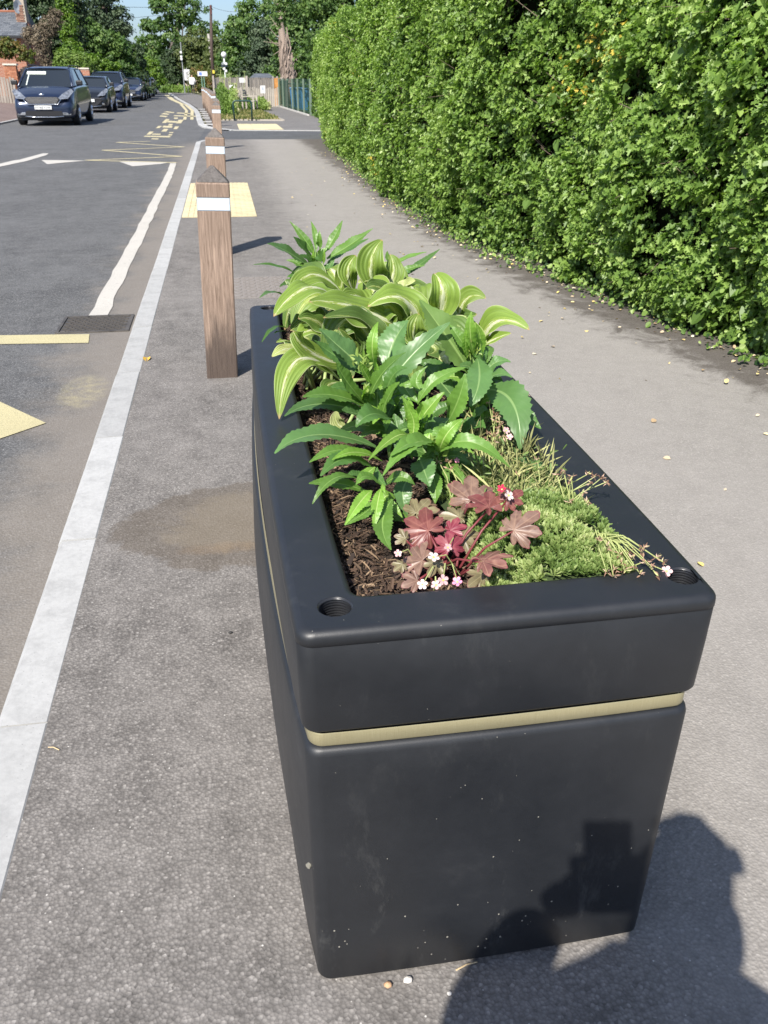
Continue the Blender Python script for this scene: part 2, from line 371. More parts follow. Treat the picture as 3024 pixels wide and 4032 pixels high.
sA = strip(R_edge, None, 0)
pts = R_edge + L_edge[::-1]
s = MB()
ys = [-4, 22.8, 25, 27.5, 31.6, 36.5, 42, 47.7, 56, 72, 92, 110, 125, 143, 155]
def xat(Q, y):
    for a, b in zip(Q, Q[1:]):
        if a[1] <= y <= b[1]: k = (y-a[1])/(b[1]-a[1]); return a[0]+(b[0]-a[0])*k
    return Q[-1][0]
row = []
for y in ys: row += [(xat(L_edge, y), y, RZ), (xat(R_edge, y), y, RZ)]
s.add(row, [(2*i, 2*i+1, 2*i+3, 2*i+2) for i in range(len(ys)-1)])
tag(s.build('road', M_road), kind='structure')
# near pavement, solid slab with its own edge
s = MB(); s.add([(-.507, -4, 0), (5.5, -4, 0), (5.5, 23.6, 0), (-.35, 23.6, 0), (-.5, 22.8, 0), (-.507, -4, -.2), (5.5, -4, -.2), (5.5, 23.6, -.2), (-.35, 23.6, -.2), (-.5, 22.8, -.2)],
                [(0, 1, 2, 3, 4), (5, 0, 4, 9), (9, 4, 3, 8), (8, 3, 2, 7)])
tag(s.build('pavement', M_pave), kind='structure')
# side road mouth, rising to the table
s = MB(); s.add([(-.62, 23.2, RZ+.002), (-.1, 23.6, -.02), (6, 23.6, -.02), (6, 27.4, -.02), (.1, 28.0, -.02), (-.5, 30, RZ+.002)], [(0, 1, 2, 3, 4, 5)])
tag(s.build('side_road', M_side), kind='structure')
# path beyond the side road
s = MB(); s.add([(.02, 28.1, 0), (6, 27.5, 0), (6, 40, 0), (3.75, 40.5, 0), (3.4, 54.5, 0), (1.2, 58, 0), (-1.0, 78, 0), (-2.3, 95, 0), (-8, 143, 0),
     (-8.3, 142, 0), (-4.3, 92, 0), (-2.85, 72, 0), (-1.6, 56, 0), (-1.05, 47.7, 0), (-.8, 42, 0), (-.62, 36.5, 0), (-.47, 31.8, 0)], [tuple(range(17))])
tag(s.build('far_path', M_farpave), kind='structure')
s = MB(); s.add([(-7.34, -4, 0), (-7.34, 60, 0), (-7.8, 85, 0), (-9.2, 110, 0), (-12, 112, 0.1), (-12.5, 60, .38), (-12, -4, .38)], [(0, 1, 2, 3, 4, 5, 6)])
tag(s.build('left_pavement', M_leftpave), kind='structure')

# kerb of separate stones
kerb = tag(bpy.data.objects.new('kerb', None), kind='structure'); link(kerb)
def stone_mesh(w, l, h, ch):
    b = MB(); x0, x1 = -w/2, w/2
    prof = [(x0, -h), (x0, -ch*1.3), (x0+ch, 0), (x1-.004, 0), (x1, -.004), (x1, -h)]
    V = [(x, y, z) for y in (0, l) for x, z in prof]; n = len(prof)
    b.add(V, [tuple(range(n)), tuple(range(n, 2*n))[::-1]] + [((i+1) % n, i, n+i, n+(i+1) % n) for i in range(n)])
    return b
ks = stone_mesh(.125, .908, .2, .016).build('kerb_stone', M_kerb, kerb); y = -1.06
i = 0
while y < 22.5:
    o = ks if i == 0 else share(ks, kerb)
    o.location = (-.566 + rnd.uniform(-.002, .002), y, .003 + rnd.uniform(-.0015, .0015)); o.rotation_euler = (0, 0, rnd.uniform(-.002, .002)); y += .915; i += 1
def kerb_line(Q, w=.13, z=.004, name='kerb_stone', l=.9):
    for a, b in zip(Q, Q[1:]):
        a, b = Vector(a), Vector(b); d = b-a; n = max(1, round(d.length/l)); k = math.atan2(-d.x, d.y)
        for j in range(n):
            p = a+d*(j/n); o = share(ks, kerb, (p.x, p.y, z), (0, 0, k)); o.scale = (w/.125, d.length/n/.915, 1)
kerb_line([(-.566, 22.65), (-.44, 23.3), (-.15, 23.7)])
kerb_line([(.35, 28.05), (-.1, 29.0), (-.5, 30.4), (-.66, 32), (-.82, 36.5), (-.98, 42), (-1.22, 47.7), (-1.75, 56), (-3, 72), (-4.4, 92), (-8.4, 143)], w=.2, l=1.8)
kerb_line([(-7.27, 24), (-7.27, 60), (-7.7, 85), (-9.1, 110), (-13, 140)], l=1.8)
kerb_line([(.35, 28.05), (6, 27.45)], w=.12)
# a few flat white strips across the far kerb zone
strp = MB()
for k, yy in enumerate((31.2, 33.2, 36.4, 38.6, 41, 43.6, 47)):
    x0 = xat([(-.6, 30), (-.56, 31.6), (-.72, 36.5), (-.88, 42), (-1.12, 47.7)], yy)
    strp.box(x0, x0+.52, yy, yy+.5, .0045, .008)
tag(strp.build('white_stripes', M_kerb_far), kind='structure')

# painted markings, 4 mm proud of the road
def mark(name, polys, mat, z=RZ+.004, wob=0):
    b = MB()
    for P_ in polys: b.add([(x, y, z) for x, y in P_], [tuple(range(len(P_)))])
    return tag(b.build(name, mat), kind='structure')
edge = []; N = 46
for i in range(N+1):
    y = 5.87+(17.45-5.87)*i/N; edge.append((-.95 + .004*math.sin(i*1.9)+rnd.uniform(-.007, .007) - .03*max(0, (y-14)/3.5)**2, y))
edge += [(x+.115+rnd.uniform(-.008, .008), y) for x, y in edge[::-1]]
mark('edge_line', [edge], M_white)
mark('ramp_triangles', [[(-3.42, 18.36), (-3.16, 17.44), (-2.58, 18.17)], [(-1.94, 17.88), (-1.61, 16.87), (-1.15, 17.3), (-1.01, 17.63)]], M_white)
mark('centre_dash', [[(-3.93, 16.75), (-4.05, 17.28), (-3.91, 18.33), (-3.84, 18.45), (-3.65, 18.14)], [(-3.84, 18.45), (-3.68, 20.02), (-3.56, 20.01), (-3.53, 19.53), (-3.65, 18.14)]], M_white, z=RZ+.0045)
mark('yellow_bar', [[(-3.2, 5.62), (-.89, 5.40), (-.87, 5.20), (-3.2, 5.42)]], M_yellow)
mark('yellow_chevron', [[(-.885, 3.86), (-1.5, 4.62), (-2.1, 4.2), (-1.35, 3.42), (-1.08, 3.66)]], M_yellow)
def seg(a, b, w):
    a, b = Vector(a), Vector(b); d = (b-a).normalized(); n = Vector((-d.y, d.x))*w/2
    return [tuple(a+n), tuple(a-n), tuple(b-n), tuple(b+n)]
zz = [(-.85, 18.25), (-2.75, 18.65), (-.86, 19.3), (-2.85, 19.95), (-.92, 21.0), (-2.72, 21.3), (-.95, 22.4), (-2.65, 23.1), (-1.9, 23.4)]
zz = [(-0.87, 17.55), (-2.59, 18.24), (-0.84, 19.0), (-2.58, 20.84), (-0.88, 21.73), (-2.54, 23.42), (-1.77, 23.79)]
for a, b in zip(zz, zz[1:]): mark('zigzag', [seg(a, b, .11)], M_yellow_far, z=RZ+.004+rnd.uniform(0, .0012))
# the block letters seen along the road
def G3(pl): return pl
letters = [[(-2.07, 25.69), (-2.08, 26.16), (-1.38, 25.97), (-1.37, 25.35)], [(-2.07, 26.64), (-2.09, 28.22), (-1.97, 28.21), (-1.96, 26.64)], [(-1.47, 26.29), (-1.46, 26.85), (-1.37, 26.85), (-1.37, 26.19)], [(-1.5, 27.47), (-1.51, 27.9), (-1.38, 27.9), (-1.39, 27.4)], [(-1.92, 26.64), (-1.94, 27.14), (-1.7, 27.06), (-1.69, 26.56)], [(-1.76, 28.21), (-1.76, 29.77), (-1.63, 29.77), (-1.61, 28.2)], [(-2.04, 30.19), (-2.04, 31.61), (-1.92, 31.61), (-1.93, 30.19)], [(-1.47, 29.56), (-1.49, 31.28), (-1.36, 31.28), (-1.36, 29.55)], [(-1.86, 30.62), (-1.89, 31.75), (-1.58, 31.51), (-1.55, 30.4)], [(-1.75, 31.98), (-1.77, 33.06), (-1.63, 32.96), (-1.62, 31.74)], [(-2.05, 33.74), (-2.09, 37.03), (-1.94, 37.03), (-1.91, 33.74)], [(-1.55, 33.47), (-1.58, 36.41), (-1.4, 36.41), (-1.38, 33.47)], [(-1.92, 34.27), (-1.96, 35.69), (-1.55, 35.11), (-1.55, 33.89)], [(-1.8, 37.23), (-1.84, 38.55), (-1.68, 38.42), (-1.65, 37.03)], [(-2.49, 39.6), (-2.49, 40.71), (-2.16, 39.97), (-2.16, 38.89)], [(-1.94, 39.97), (-1.93, 40.96), (-0.84, 40.0), (-0.83, 39.27)], [(-2.58, 42.29), (-2.51, 43.57), (-2.19, 42.31), (-2.24, 41.5)], [(-2.59, 44.91), (-2.49, 45.87), (-2.08, 44.48), (-2.1, 43.58)], [(-1.96, 43.16), (-1.92, 44.3), (-1.33, 43.18), (-1.3, 42.34)], [(-1.82, 24.64), (-1.8, 24.98), (-1.63, 24.92), (-1.63, 24.46)]]
mark('road_lettering', letters, M_yellow_far)
mark('double_yellow_line', [[(-1.42, 36.5), (-1.3, 36.5), (-1.55, 47), (-1.68, 47)], [(-1.68, 47), (-1.55, 47), (-2.2, 58), (-2.38, 58)], [(-1.15, 36.5), (-1.03, 36.5), (-1.28, 47), (-1.42, 47)], [(-1.42, 47), (-1.28, 47), (-1.95, 58), (-2.12, 58)],
     [(-2.3, 58), (-2.05, 58), (-3.4, 73), (-3.75, 73)], [(-3.7, 73), (-3.35, 73), (-4.75, 92), (-5.15, 92)]], M_yellow_far)

# drain cover let into the gutter
dr = thing('drain_cover', 'rusty rectangular iron drain cover in the gutter between the white line and the kerb', 'drain cover', (0, 0, 0))
f = MB(); x0, x1, y0, y1 = -1.10, -.66, 5.44, 5.86
for a in ((x0, x1, y0, y0+.018), (x0, x1, y1-.018, y1), (x0, x0+.018, y0+.018, y1-.018), (x1-.018, x1, y0+.018, y1-.018)): f.box(*a, RZ, RZ+.008)
f.build('frame', M_iron, dr); f = MB(); f.box(x0+.02, x1-.02, y0+.02, y1-.02, RZ, RZ+.002); f.build('plate', M_iron, dr)
f = MB(); f.box(-.017, .017, -.007, .007, 0, .004); stud = f.build('stud', M_iron, dr, bevel=.002); stud.location = (x0+.04, y0+.04, RZ+.003); k = 0
for j in range(11):
    for i in range(9):
        px, py = x0+.045+i*.0437+(.02 if j % 2 else 0), y0+.035+j*.0352
        if px < x1-.035 and (i or j): share(stud, dr, (px, py, RZ+.003)); k += 1
# textured patch of the inspection cover
ic = thing('inspection_cover', 'square grey access cover with raised pattern in the pavement behind the planter', 'manhole cover', (0, 0, 0))
f = MB(); f.box(.0, .48, 6.02, 6.72, 0, .004); f.build('plate', M_ironlight, ic)
f = MB(); f.box(-.02, .02, -.009, .009, 0, .004); st2 = f.build('raised_bar', M_ironlight, ic); st2.location = (.03, 6.06, .005)
for j in range(14):
    for i in range(9):
        if i or j: share(st2, ic, (.03+i*.053+(.02 if j % 2 else 0), 6.06+j*.0485, .005), (0, 0, math.pi/2 if (i+j) % 2 else 0))

# tactile paving: separate slabs with rows of domes joined to each
def tactile(name, label, x0, y0, nx, ny, sx, sy, shear=0, z=.0):
    t = thing(name, label, 'tactile paving', (x0, y0, z))
    b = MB(); g = .004; b.box(g, sx-g, g, sy-g, 0, .006)
    for i in range(6): b.box(.03+i*(sx-.06)/6+.012, .03+i*(sx-.06)/6+.012+.028, .02, sy-.02, .006, .0105)
    first = b.build('slab', M_tact, t)
    for j in range(ny):
        for i in range(nx):
            if i or j: share(first, t, (i*sx+shear*j*sy, j*sy, 0))
    return t
tactile('tactile_paving', 'buff ribbed tactile paving across the pavement behind the nearest bollard', -.5, 9.98, 2, 8, .41, .43, .0, .002)
tactile('tactile_paving', 'buff tactile slabs at the far side of the side road crossing', .52, 28.15, 3, 9, .44, .4, .0, .002)

# grass plot with its stone edging beyond the crossing
gp = [(.0, 34.6), (2.25, 34.2), (2.1, 37.4), (1.75, 45), (-.35, 45)]
s = MB(); s.prism(gp, .002, .03); tag(s.build('grass_plot', M_grass), kind='structure')
ed = thing('plot_edging', 'low pale timber edging round the far grass plot', 'edging')
for a, b in ((gp[1], gp[2]), (gp[2], gp[3]), (gp[0], gp[1])):
    s = MB(); s.add([(*p, z) for z in (0, .05) for p in seg(a, b, .07)], [(3, 2, 1, 0), (4, 5, 6, 7), (0, 1, 5, 4), (1, 2, 6, 5), (2, 3, 7, 6), (3, 0, 4, 7)]); s.build('edging_board', M_greywood, ed)
n = 3500; P_ = np.stack([R.uniform(0, 2.1, n), R.uniform(34.3, 45, n), np.full(n, .02)], 1); P_ = P_[P_[:, 0] < 2.25-.045*(P_[:, 1]-34)]
n = len(P_); tag(scatter('grass', RHO, P_, rdir(n, R)*np.array([1, 1, .2]), np.tile([0, 0, 1.], (n, 1))+R.normal(0, .35, (n, 3)), R.uniform(.05, .13, n), F_grass), 'short patchy grass of the far plot', 'grass', kind='stuff')

# ================================================================ the long hedge
HP = np.array([(3.55, 2.2), (3.05, 3.2), (2.80, 3.96), (2.71, 4.61), (2.63, 5.07), (2.50, 6.05), (2.36, 6.8), (2.22, 7.5), (2.13, 8.3), (2.09, 9.2), (2.08, 11), (2.10, 13), (2.24, 16.8), (2.36, 20.4), (2.62, 24.2), (2.78, 26.2)])
HS = np.concatenate([[0], np.cumsum(np.linalg.norm(np.diff(HP, axis=0), axis=1))])
def hpos(s_): return np.stack([np.interp(s_, HS, HP[:, 0]), np.interp(s_, HS, HP[:, 1])], 1)
def hfields(s_, z):
    p = hpos(s_); q = hpos(s_+.05); t = nrm(q-p); nx = np.stack([-t[:, 1], t[:, 0]], 1)          # outward, towards the path
    b = .06*np.sin(s_*2.1+z*1.3)+.06*np.sin(s_*4.7-z*3.1+1)+.03*np.sin(s_*9.3+z*7.7)+.025*np.sin(z*11.0-s_*6.1+2)+.06*np.sin(s_*.8+z*.9)
    lean = -.16*np.exp(-z/.22) + .05*np.sin(z*1.5)
    return p, nx, b+lean
def hole(s_, z):
    h = np.sin(s_*3.3+1.7*z)*np.sin(z*4.4-s_*1.2)+.7*np.sin(s_*7.9-z*5.3)*np.sin(z*8.7+s_*2.6)
    return h
hedge = thing('hedge', 'tall clipped green hawthorn hedge running the whole right side of the pavement', 'hedge', (2.8, 4, 0))
hedge_i = Matrix.Translation((-2.8, -4, 0))
def hedge_leaves(name, s0, s1, zt0, zt1, n, size, tpl, seed, mat=F_hedge, parent=hedge, depth=.07, zlo=.02):
    """leaves sit round short shoots that stick out of the clipped face by uneven amounts"""
    rs = np.random.RandomState(seed); m = 8; q = n//m; s_ = rs.uniform(s0, s1, q); zt = np.interp(s_, [s0, s1], [zt0, zt1]); z = zlo+rs.rand(q)*(zt-zlo)
    k = hole(s_, z); dep = rs.exponential(depth, q) - .035*rs.rand(q) + np.where(k > .72, .10+.16*rs.rand(q), 0); keep = (k < .88) | (rs.rand(q) < .3)
    s_, z, dep = s_[keep], z[keep], dep[keep]; q = len(s_); p, nx, b = hfields(s_, z)
    ctr = np.concatenate([p + nx*(b-dep)[:, None], z[:, None]], 1); ax = nrm(np.concatenate([nx, np.full((q, 1), .35)], 1)+rs.normal(0, .45, (q, 3)))
    C_ = np.repeat(ctr, m, 0); A_ = np.repeat(ax, m, 0); n = q*m; t = rs.rand(n); rad = rdir(n, rs); rad = nrm(rad-A_*np.sum(rad*A_, 1, keepdims=True))
    P_ = C_+A_*((t-.5)*size*2.2)[:, None]+rad*(size*.25*(1-t*.5))[:, None]; U_ = nrm(rad*(1.0-.5*t)[:, None]+A_*(.35+.6*t)[:, None]+rs.normal(0, .25, (n, 3))); N_ = nrm(A_*.9-rad*.45+np.array([0, 0, .45])+rs.normal(0, .38, (n, 3)))
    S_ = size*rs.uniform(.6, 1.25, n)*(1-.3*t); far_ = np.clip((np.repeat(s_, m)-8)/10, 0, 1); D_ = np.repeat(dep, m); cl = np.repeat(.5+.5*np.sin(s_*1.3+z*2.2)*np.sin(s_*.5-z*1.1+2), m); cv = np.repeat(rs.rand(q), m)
    rv = np.clip(0.04+.35*rs.rand(n)+.35*cv+.22*t+.16*cl+.10*far_-2.0*np.clip(D_-.05, 0, .25), 0, .965)  # leaves set deeper get darker tones, shade painted into their colour
    Z_ = np.repeat(z, m); Q_ = np.repeat(s_, m); yel = (np.sin(Q_*1.05+.3)*np.sin(Z_*2.1+Q_*.4) > .85) & (rs.rand(n) < .10); rv = np.where(yel, 1.0, rv)
    P_[:, 2] = np.maximum(P_[:, 2], .01)
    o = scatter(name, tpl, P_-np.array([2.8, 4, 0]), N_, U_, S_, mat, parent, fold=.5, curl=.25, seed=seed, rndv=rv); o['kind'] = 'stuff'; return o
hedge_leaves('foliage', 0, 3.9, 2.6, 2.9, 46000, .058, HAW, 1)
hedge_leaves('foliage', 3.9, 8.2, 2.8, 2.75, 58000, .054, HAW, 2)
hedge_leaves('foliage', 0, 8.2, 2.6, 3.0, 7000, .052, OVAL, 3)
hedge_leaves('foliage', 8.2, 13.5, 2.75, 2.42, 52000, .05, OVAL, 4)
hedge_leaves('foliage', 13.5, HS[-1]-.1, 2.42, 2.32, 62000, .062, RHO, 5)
# twiggy inside, near-black to paint in the shade, so that gaps read as depth
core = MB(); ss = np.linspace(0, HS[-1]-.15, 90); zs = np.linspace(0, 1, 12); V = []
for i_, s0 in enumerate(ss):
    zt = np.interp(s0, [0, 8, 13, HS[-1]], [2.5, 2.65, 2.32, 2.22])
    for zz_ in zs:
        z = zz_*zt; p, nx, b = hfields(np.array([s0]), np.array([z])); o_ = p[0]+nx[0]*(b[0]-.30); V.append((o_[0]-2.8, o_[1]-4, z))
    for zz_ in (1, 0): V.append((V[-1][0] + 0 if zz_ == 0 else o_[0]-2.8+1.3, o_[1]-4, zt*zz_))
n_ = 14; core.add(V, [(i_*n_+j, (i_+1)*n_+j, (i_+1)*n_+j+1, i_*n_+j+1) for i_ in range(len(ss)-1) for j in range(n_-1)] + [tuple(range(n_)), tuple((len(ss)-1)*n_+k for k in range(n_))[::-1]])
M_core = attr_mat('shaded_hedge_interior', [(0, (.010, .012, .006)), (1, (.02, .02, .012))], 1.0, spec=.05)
core.build('shaded_inner_thicket', M_core, hedge)
tw = MB()
for i_ in range(520):
    s0 = rnd.uniform(.1, 14); z = rnd.uniform(.1, 2.3); p, nx, b = hfields(np.array([s0]), np.array([z])); a = p[0]+nx[0]*(b[0]-.28)
    e = p[0]+nx[0]*(b[0]-rnd.uniform(-.03, .06)); v = Vector((a[0]-2.8, a[1]-4, z)); w_ = Vector((e[0]-2.8, e[1]-4, z+rnd.uniform(-.1, .25)))+Vector((rnd.uniform(-.12, .12), rnd.uniform(-.2, .2), 0))
    tw.tube([v, (v+w_)/2+Vector((0, 0, rnd.uniform(-.03, .03))), w_], [.004, .003, .0016], 4)
o = tw.build('twigs', plain('hedge_twig_bark', (.16, .12, .09), .8), hedge); o['kind'] = 'stuff'
# the largest leaves by the near end, one by one
big = []
for kind, tpl, ml in (('a', HAW, .07), ('b', [(0, 0), (.30, .12), (.42, .38), (.34, .66), (.14, .88), (0, 1)], .115)):
    T = []
    for sg in (1, -1): T += [(x*sg, y, .3*abs(x)-.15*y*y) for x, y in tpl]
    h = len(tpl); me = bpy.data.meshes.new('leaf'); me.from_pydata(T, [], [tuple(range(h)), tuple(range(h, 2*h))[::-1]])
    a = me.attributes.new('rnd', 'FLOAT', 'POINT'); a.data.foreach_set('value', [.55 if kind == 'a' else .4]*(2*h)); me.materials.append(F_hedge); big.append((me, ml))
for i_ in range(280):
    low = i_ < 110; s0 = rnd.uniform(.6, 2.6) if low else rnd.uniform(1.2, 6.0); z = rnd.uniform(.03, .4) if low else rnd.uniform(.1, 1.7)
    p, nx, b = hfields(np.array([s0]), np.array([z])); q = p[0]+nx[0]*(b[0]+rnd.uniform(-.02, .04)); me, ml = big[1 if (low or rnd.random() < .3) else 0]
    o = bpy.data.objects.new('leaf', me); link(o, hedge); o.location = (q[0]-2.8, q[1]-4, z)
    n_v = Vector((nx[0][0]+rnd.gauss(0, .35), nx[0][1]+rnd.gauss(0, .35), .6+rnd.gauss(0, .3))).normalized(); u_v = Vector((rnd.gauss(0, .6)+nx[0][0]*.5, rnd.gauss(0, .8), rnd.gauss(-.3, .6)))
    u_v = (u_v-n_v*u_v.dot(n_v)).normalized(); r_v = u_v.cross(n_v); o.rotation_euler = Matrix((r_v, u_v, n_v)).transposed().to_euler(); k = ml*rnd.uniform(.7, 1.25)*(.85 if low else .75); o.scale = (k, k, k)
# litter along the foot of the hedge and scattered on the path
n = 650; s_ = R.uniform(0, 17, n); p, nx, b = hfields(s_, np.full(n, .0)); off = .0+R.exponential(.13, n)-.05; P_ = np.concatenate([p+nx*off[:, None], R.uniform(.003, .012, (n, 1))], 1)
n2 = 75; P2 = np.stack([R.uniform(.75, 2.4, n2), R.uniform(1.5, 16, n2), np.full(n2, .004)], 1); P2 = P2[P2[:, 0] < np.interp(P2[:, 1], HP[:, 1], HP[:, 0])-.1]; P_ = np.concatenate([P_, P2]); n = len(P_)
tag(scatter('leaf_litter', OVAL, P_, np.tile([0, 0, 1.], (n, 1))+R.normal(0, .3, (n, 3)), rdir(n, R), R.uniform(.012, .032, n), M_litter, seed=9), 'dry fallen leaves and crumbs along the foot of the hedge', 'leaf litter', kind='stuff')
n = 5200; s_ = R.uniform(0, 20, n); p, nx, b = hfields(s_, np.full(n, .05)); off = R.normal(-.06, .09, n); hgt = R.exponential(.05, n)
P_ = np.concatenate([p+nx*off[:, None], hgt[:, None]], 1); rs_ = np.clip(R.rand(n), 0, .96)
tag(scatter('hedge_bottom_weeds', OVAL, P_, np.concatenate([nx, np.ones((n, 1))*.9], 1)+R.normal(0, .5, (n, 3)), rdir(n, R), R.uniform(.02, .045, n), F_hedge, seed=10, rndv=rs_), 'small weeds growing out under the hedge', 'weeds', kind='stuff')
yl = thing('fallen_leaf', 'small curled yellow leaf lying on the tarmac beside the kerb', 'leaf', (-.425, 5.0, .012))
b = MB(); b.add([(0, -.035, 0), (.018, -.01, .008), (.02, .02, .012), (0, .04, .0), (-.02, .02, .012), (-.018, -.01, .008), (0, 0, -.003)], [(0, 1, 6), (1, 2, 6), (2, 3, 6), (3, 4, 6), (4, 5, 6), (5, 0, 6)]); b.build('blade', plain('yellow_leaf', (.6, .38, .05), .6), yl)
yl.location = (-0.488, 4.64, 0.0)

# ================================================================ the planter
PX0, PX1, PY0, PY1 = .047, .644, .910, 2.733
def rrect(x0, x1, y0, y1, r, bx=0, by=0, nc=7, ns=(10, 26)):
    pts = []
    def side(a, b, n, off):
        d = (b[0]-a[0], b[1]-a[1]); l = math.hypot(*d); nx, ny = d[1]/l, -d[0]/l
        for i in range(n):
            t = i/n; k = off*math.sin(math.pi*t)**.7; pts.append((a[0]+d[0]*t+nx*k, a[1]+d[1]*t+ny*k))
    def corner(cx, cy, a0):
        for i in range(nc): a = a0+math.pi/2*i/nc; pts.append((cx+r*math.cos(a), cy+r*math.sin(a)))
    side((x0+r, y0), (x1-r, y0), ns[0], by); corner(x1-r, y0+r, -math.pi/2); side((x1, y0+r), (x1, y1-r), ns[1], bx); corner(x1-r, y1-r, 0)
    side((x1-r, y1), (x0+r, y1), ns[0], by); corner(x0+r, y1-r, math.pi/2); side((x0, y1-r), (x0, y0+r), ns[1], bx); corner(x0+r, y0+r, math.pi)
    return pts
def loft(rows, name, mat, parent, cap_bottom=False, cap_top=False):
    """rows: (inset, z, corner radius, side bulge)"""
    b = MB(); n = None; V = []
    for ins, z, r, bu in rows:
        p = rrect(PX0+ins, PX1-ins, PY0+ins, PY1-ins, max(.003, r), bu, bu*.12); n = len(p); V += [(x, y, z) for x, y in p]
    Fs = [(i*n+k, i*n+(k+1) % n, (i+1)*n+(k+1) % n, (i+1)*n+k) for i in range(len(rows)-1) for k in range(n)]
    if cap_bottom: Fs.append(tuple(range(n))[::-1])
    if cap_top: Fs.append(tuple((len(rows)-1)*n+k for k in range(n)))
    b.add(V, Fs); return b.build(name, mat, parent, smooth=True)
planter = thing('planter', 'long black plastic street planter with a pale gold band, full of plants, on the pavement', 'planter', (0, 0, 0))
zt = .722
def arc(i0, z0, r, a0, a1, n, cr, bu): return [(i0+r-r*math.cos(a), z0+r*math.sin(a), cr, bu) for a in (math.radians(a0+(a1-a0)*i/n) for i in range(n+1))]
low = [(.05, .002, .03, .028), (.022, .003, .03, .030), (.0115, .014, .025, .032), (.0105, .12, .024, .042), (.0085, .3, .024, .048), (.0065, .46, .024, .040), (.006, .506, .024, .036), (.008, .514, .023, .035), (.013, .5185, .02, .033), (.03, .5165, .02, .026), (.03, .549, .02, .024)]
loft(low, 'lower_tier', M_black, planter, cap_bottom=True)
loft([(.0125, .5215, .022, .034), (.0115, .5235, .023, .034), (.0115, .5425, .023, .033), (.0125, .5445, .022, .033)], 'reflective_band', M_band, planter)
up = [(.03, .549, .02, .024), (.014, .549, .024, .024), (.0065, .5525, .022, .0235), (.0035, .558, .024, .023), (.0015, .64, .024, .018), (.0008, .697, .024, .013), (.0017, .6985, .023, .013), (.0017, .7000, .023, .013), (-.0001, .7010, .025, .013), (-.0001, .709, .025, .013)]
for a in (20, 40, 60, 75, 90): t = math.radians(a); up.append((.0125-.0126*math.cos(t), .709+.013*math.sin(t), .025-.004*a/90, .013))
loft(up, 'upper_tier', M_black, planter)
# flat rim with the plant opening and four corner sockets
from mathutils.geometry import tessellate_polygon
outer = rrect(PX0+.0125, PX1-.0125, PY0+.0125, PY1-.0125, .021, .013, .013*.12)
IX0, IX1, IY0, IY1 = .134, .553, .996, 2.647
inner = rrect(IX0-.01, IX1+.01, IY0-.01, IY1+.01, .028, .010, .001)
HC = [(.1055, .970), (.612, .970), (.094+.01, 2.686), (.60, 2.686)]; HR = .0245
holes = [[(cx+HR*math.cos(2*math.pi*k/28), cy+HR*math.sin(2*math.pi*k/28)) for k in range(28)] for cx, cy in HC]
loops = [outer, inner]+holes; flat = [Vector((x, y, zt)) for lp in loops for x, y in lp]
tri = tessellate_polygon([[Vector((x, y, 0)) for x, y in lp] for lp in loops])
fixed = []
for t in tri:
    a, b_, c_ = (flat[i] for i in t); fixed.append(tuple(t) if (b_-a).cross(c_-a).z > 0 else tuple(t)[::-1])
b = MB(); b.add(flat, fixed)
n = len(inner); V = []
for ins, z in ((-.01, zt), (-.006, zt-.001), (-.002, zt-.005), (0, zt-.011), (.002, zt-.14)):
    V += [(x, y, z) for x, y in rrect(IX0+ins, IX1-ins, IY0+ins, IY1-ins, .024, .010, .001)]
b.add(V, [(i*n+k, i*n+(k+1) % n, (i+1)*n+(k+1) % n, (i+1)*n+k) for i in range(4) for k in range(n)])
rim = b.build('rim', M_black, planter)
for p in rim.data.polygons: p.use_smooth = abs(p.normal.z) < .99
for cx, cy in HC:
    b = MB(); V = []; m = 28; prof = [(HR, 0), (HR-.0015, -.0015)]
    for i in range(7): z = -.002-i*.0042; prof += [(HR-.0035, z-.0008), (HR-.0012, z-.0021), (HR-.0012, z-.0032)]
    prof += [(HR-.0045, -.036), (HR-.0045, -.11)]
    for r, z in prof: V += [(r*math.cos(2*math.pi*k/m), r*math.sin(2*math.pi*k/m), z) for k in range(m)]
    b.add(V, [(i*m+(k+1) % m, i*m+k, (i+1)*m+k, (i+1)*m+(k+1) % m) for i in range(len(prof)-1) for k in range(m)]+[tuple((len(prof)-1)*m+k for k in range(m))])
    so = b.build('threaded_socket', M_hole, planter, smooth=True); so.location = (cx, cy, zt-.0003)
# small pale mark, a plug on the lower corner
b = MB(); b.disc((.052, .945, .262), .0045, (-.75, -.66, 0), .004, 12); b.build('plug', plain('grey_plug', (.2, .19, .16), .6), planter)

# compost, bark chips and fibres
nx_, ny_ = 90, 330; V = []; Fs = []
for j in range(ny_):
    for i in range(nx_):
        x = IX0-.006+(IX1-IX0+.012)*i/(nx_-1); y = IY0-.004+(IY1-IY0+.008)*j/(ny_-1)
        h = .006*math.sin(x*31+y*9)+.005*math.sin(y*23-x*17)+.004*math.sin(x*77)*math.sin(y*61)+rnd.gauss(0, .0018)
        e = min(x-IX0, IX1-x, y-IY0, IY1-y); V.append((x, y, .676+h-.012*math.exp(-max(0, e)/.02)))
Fs = [(j*nx_+i, j*nx_+i+1, (j+1)*nx_+i+1, (j+1)*nx_+i) for j in range(ny_-1) for i in range(nx_-1)]
tag(raw('compost', V, Fs, M_soil, smooth=True), 'dark brown compost filling the planter', 'compost', kind='stuff')
n = 24000; P_ = np.stack([R.uniform(IX0+.002, IX1-.002, n), R.uniform(IY0+.002, IY1-.002, n)], 1); h = .006*np.sin(P_[:, 0]*31+P_[:, 1]*9)+.005*np.sin(P_[:, 1]*23-P_[:, 0]*17)+.004*np.sin(P_[:, 0]*77)*np.sin(P_[:, 1]*61)
P_ = np.concatenate([P_, (.678+h+R.uniform(0, .004, n))[:, None]], 1); CH = [(0, 0), (.16, .1), (.13, .9), (0, 1)]
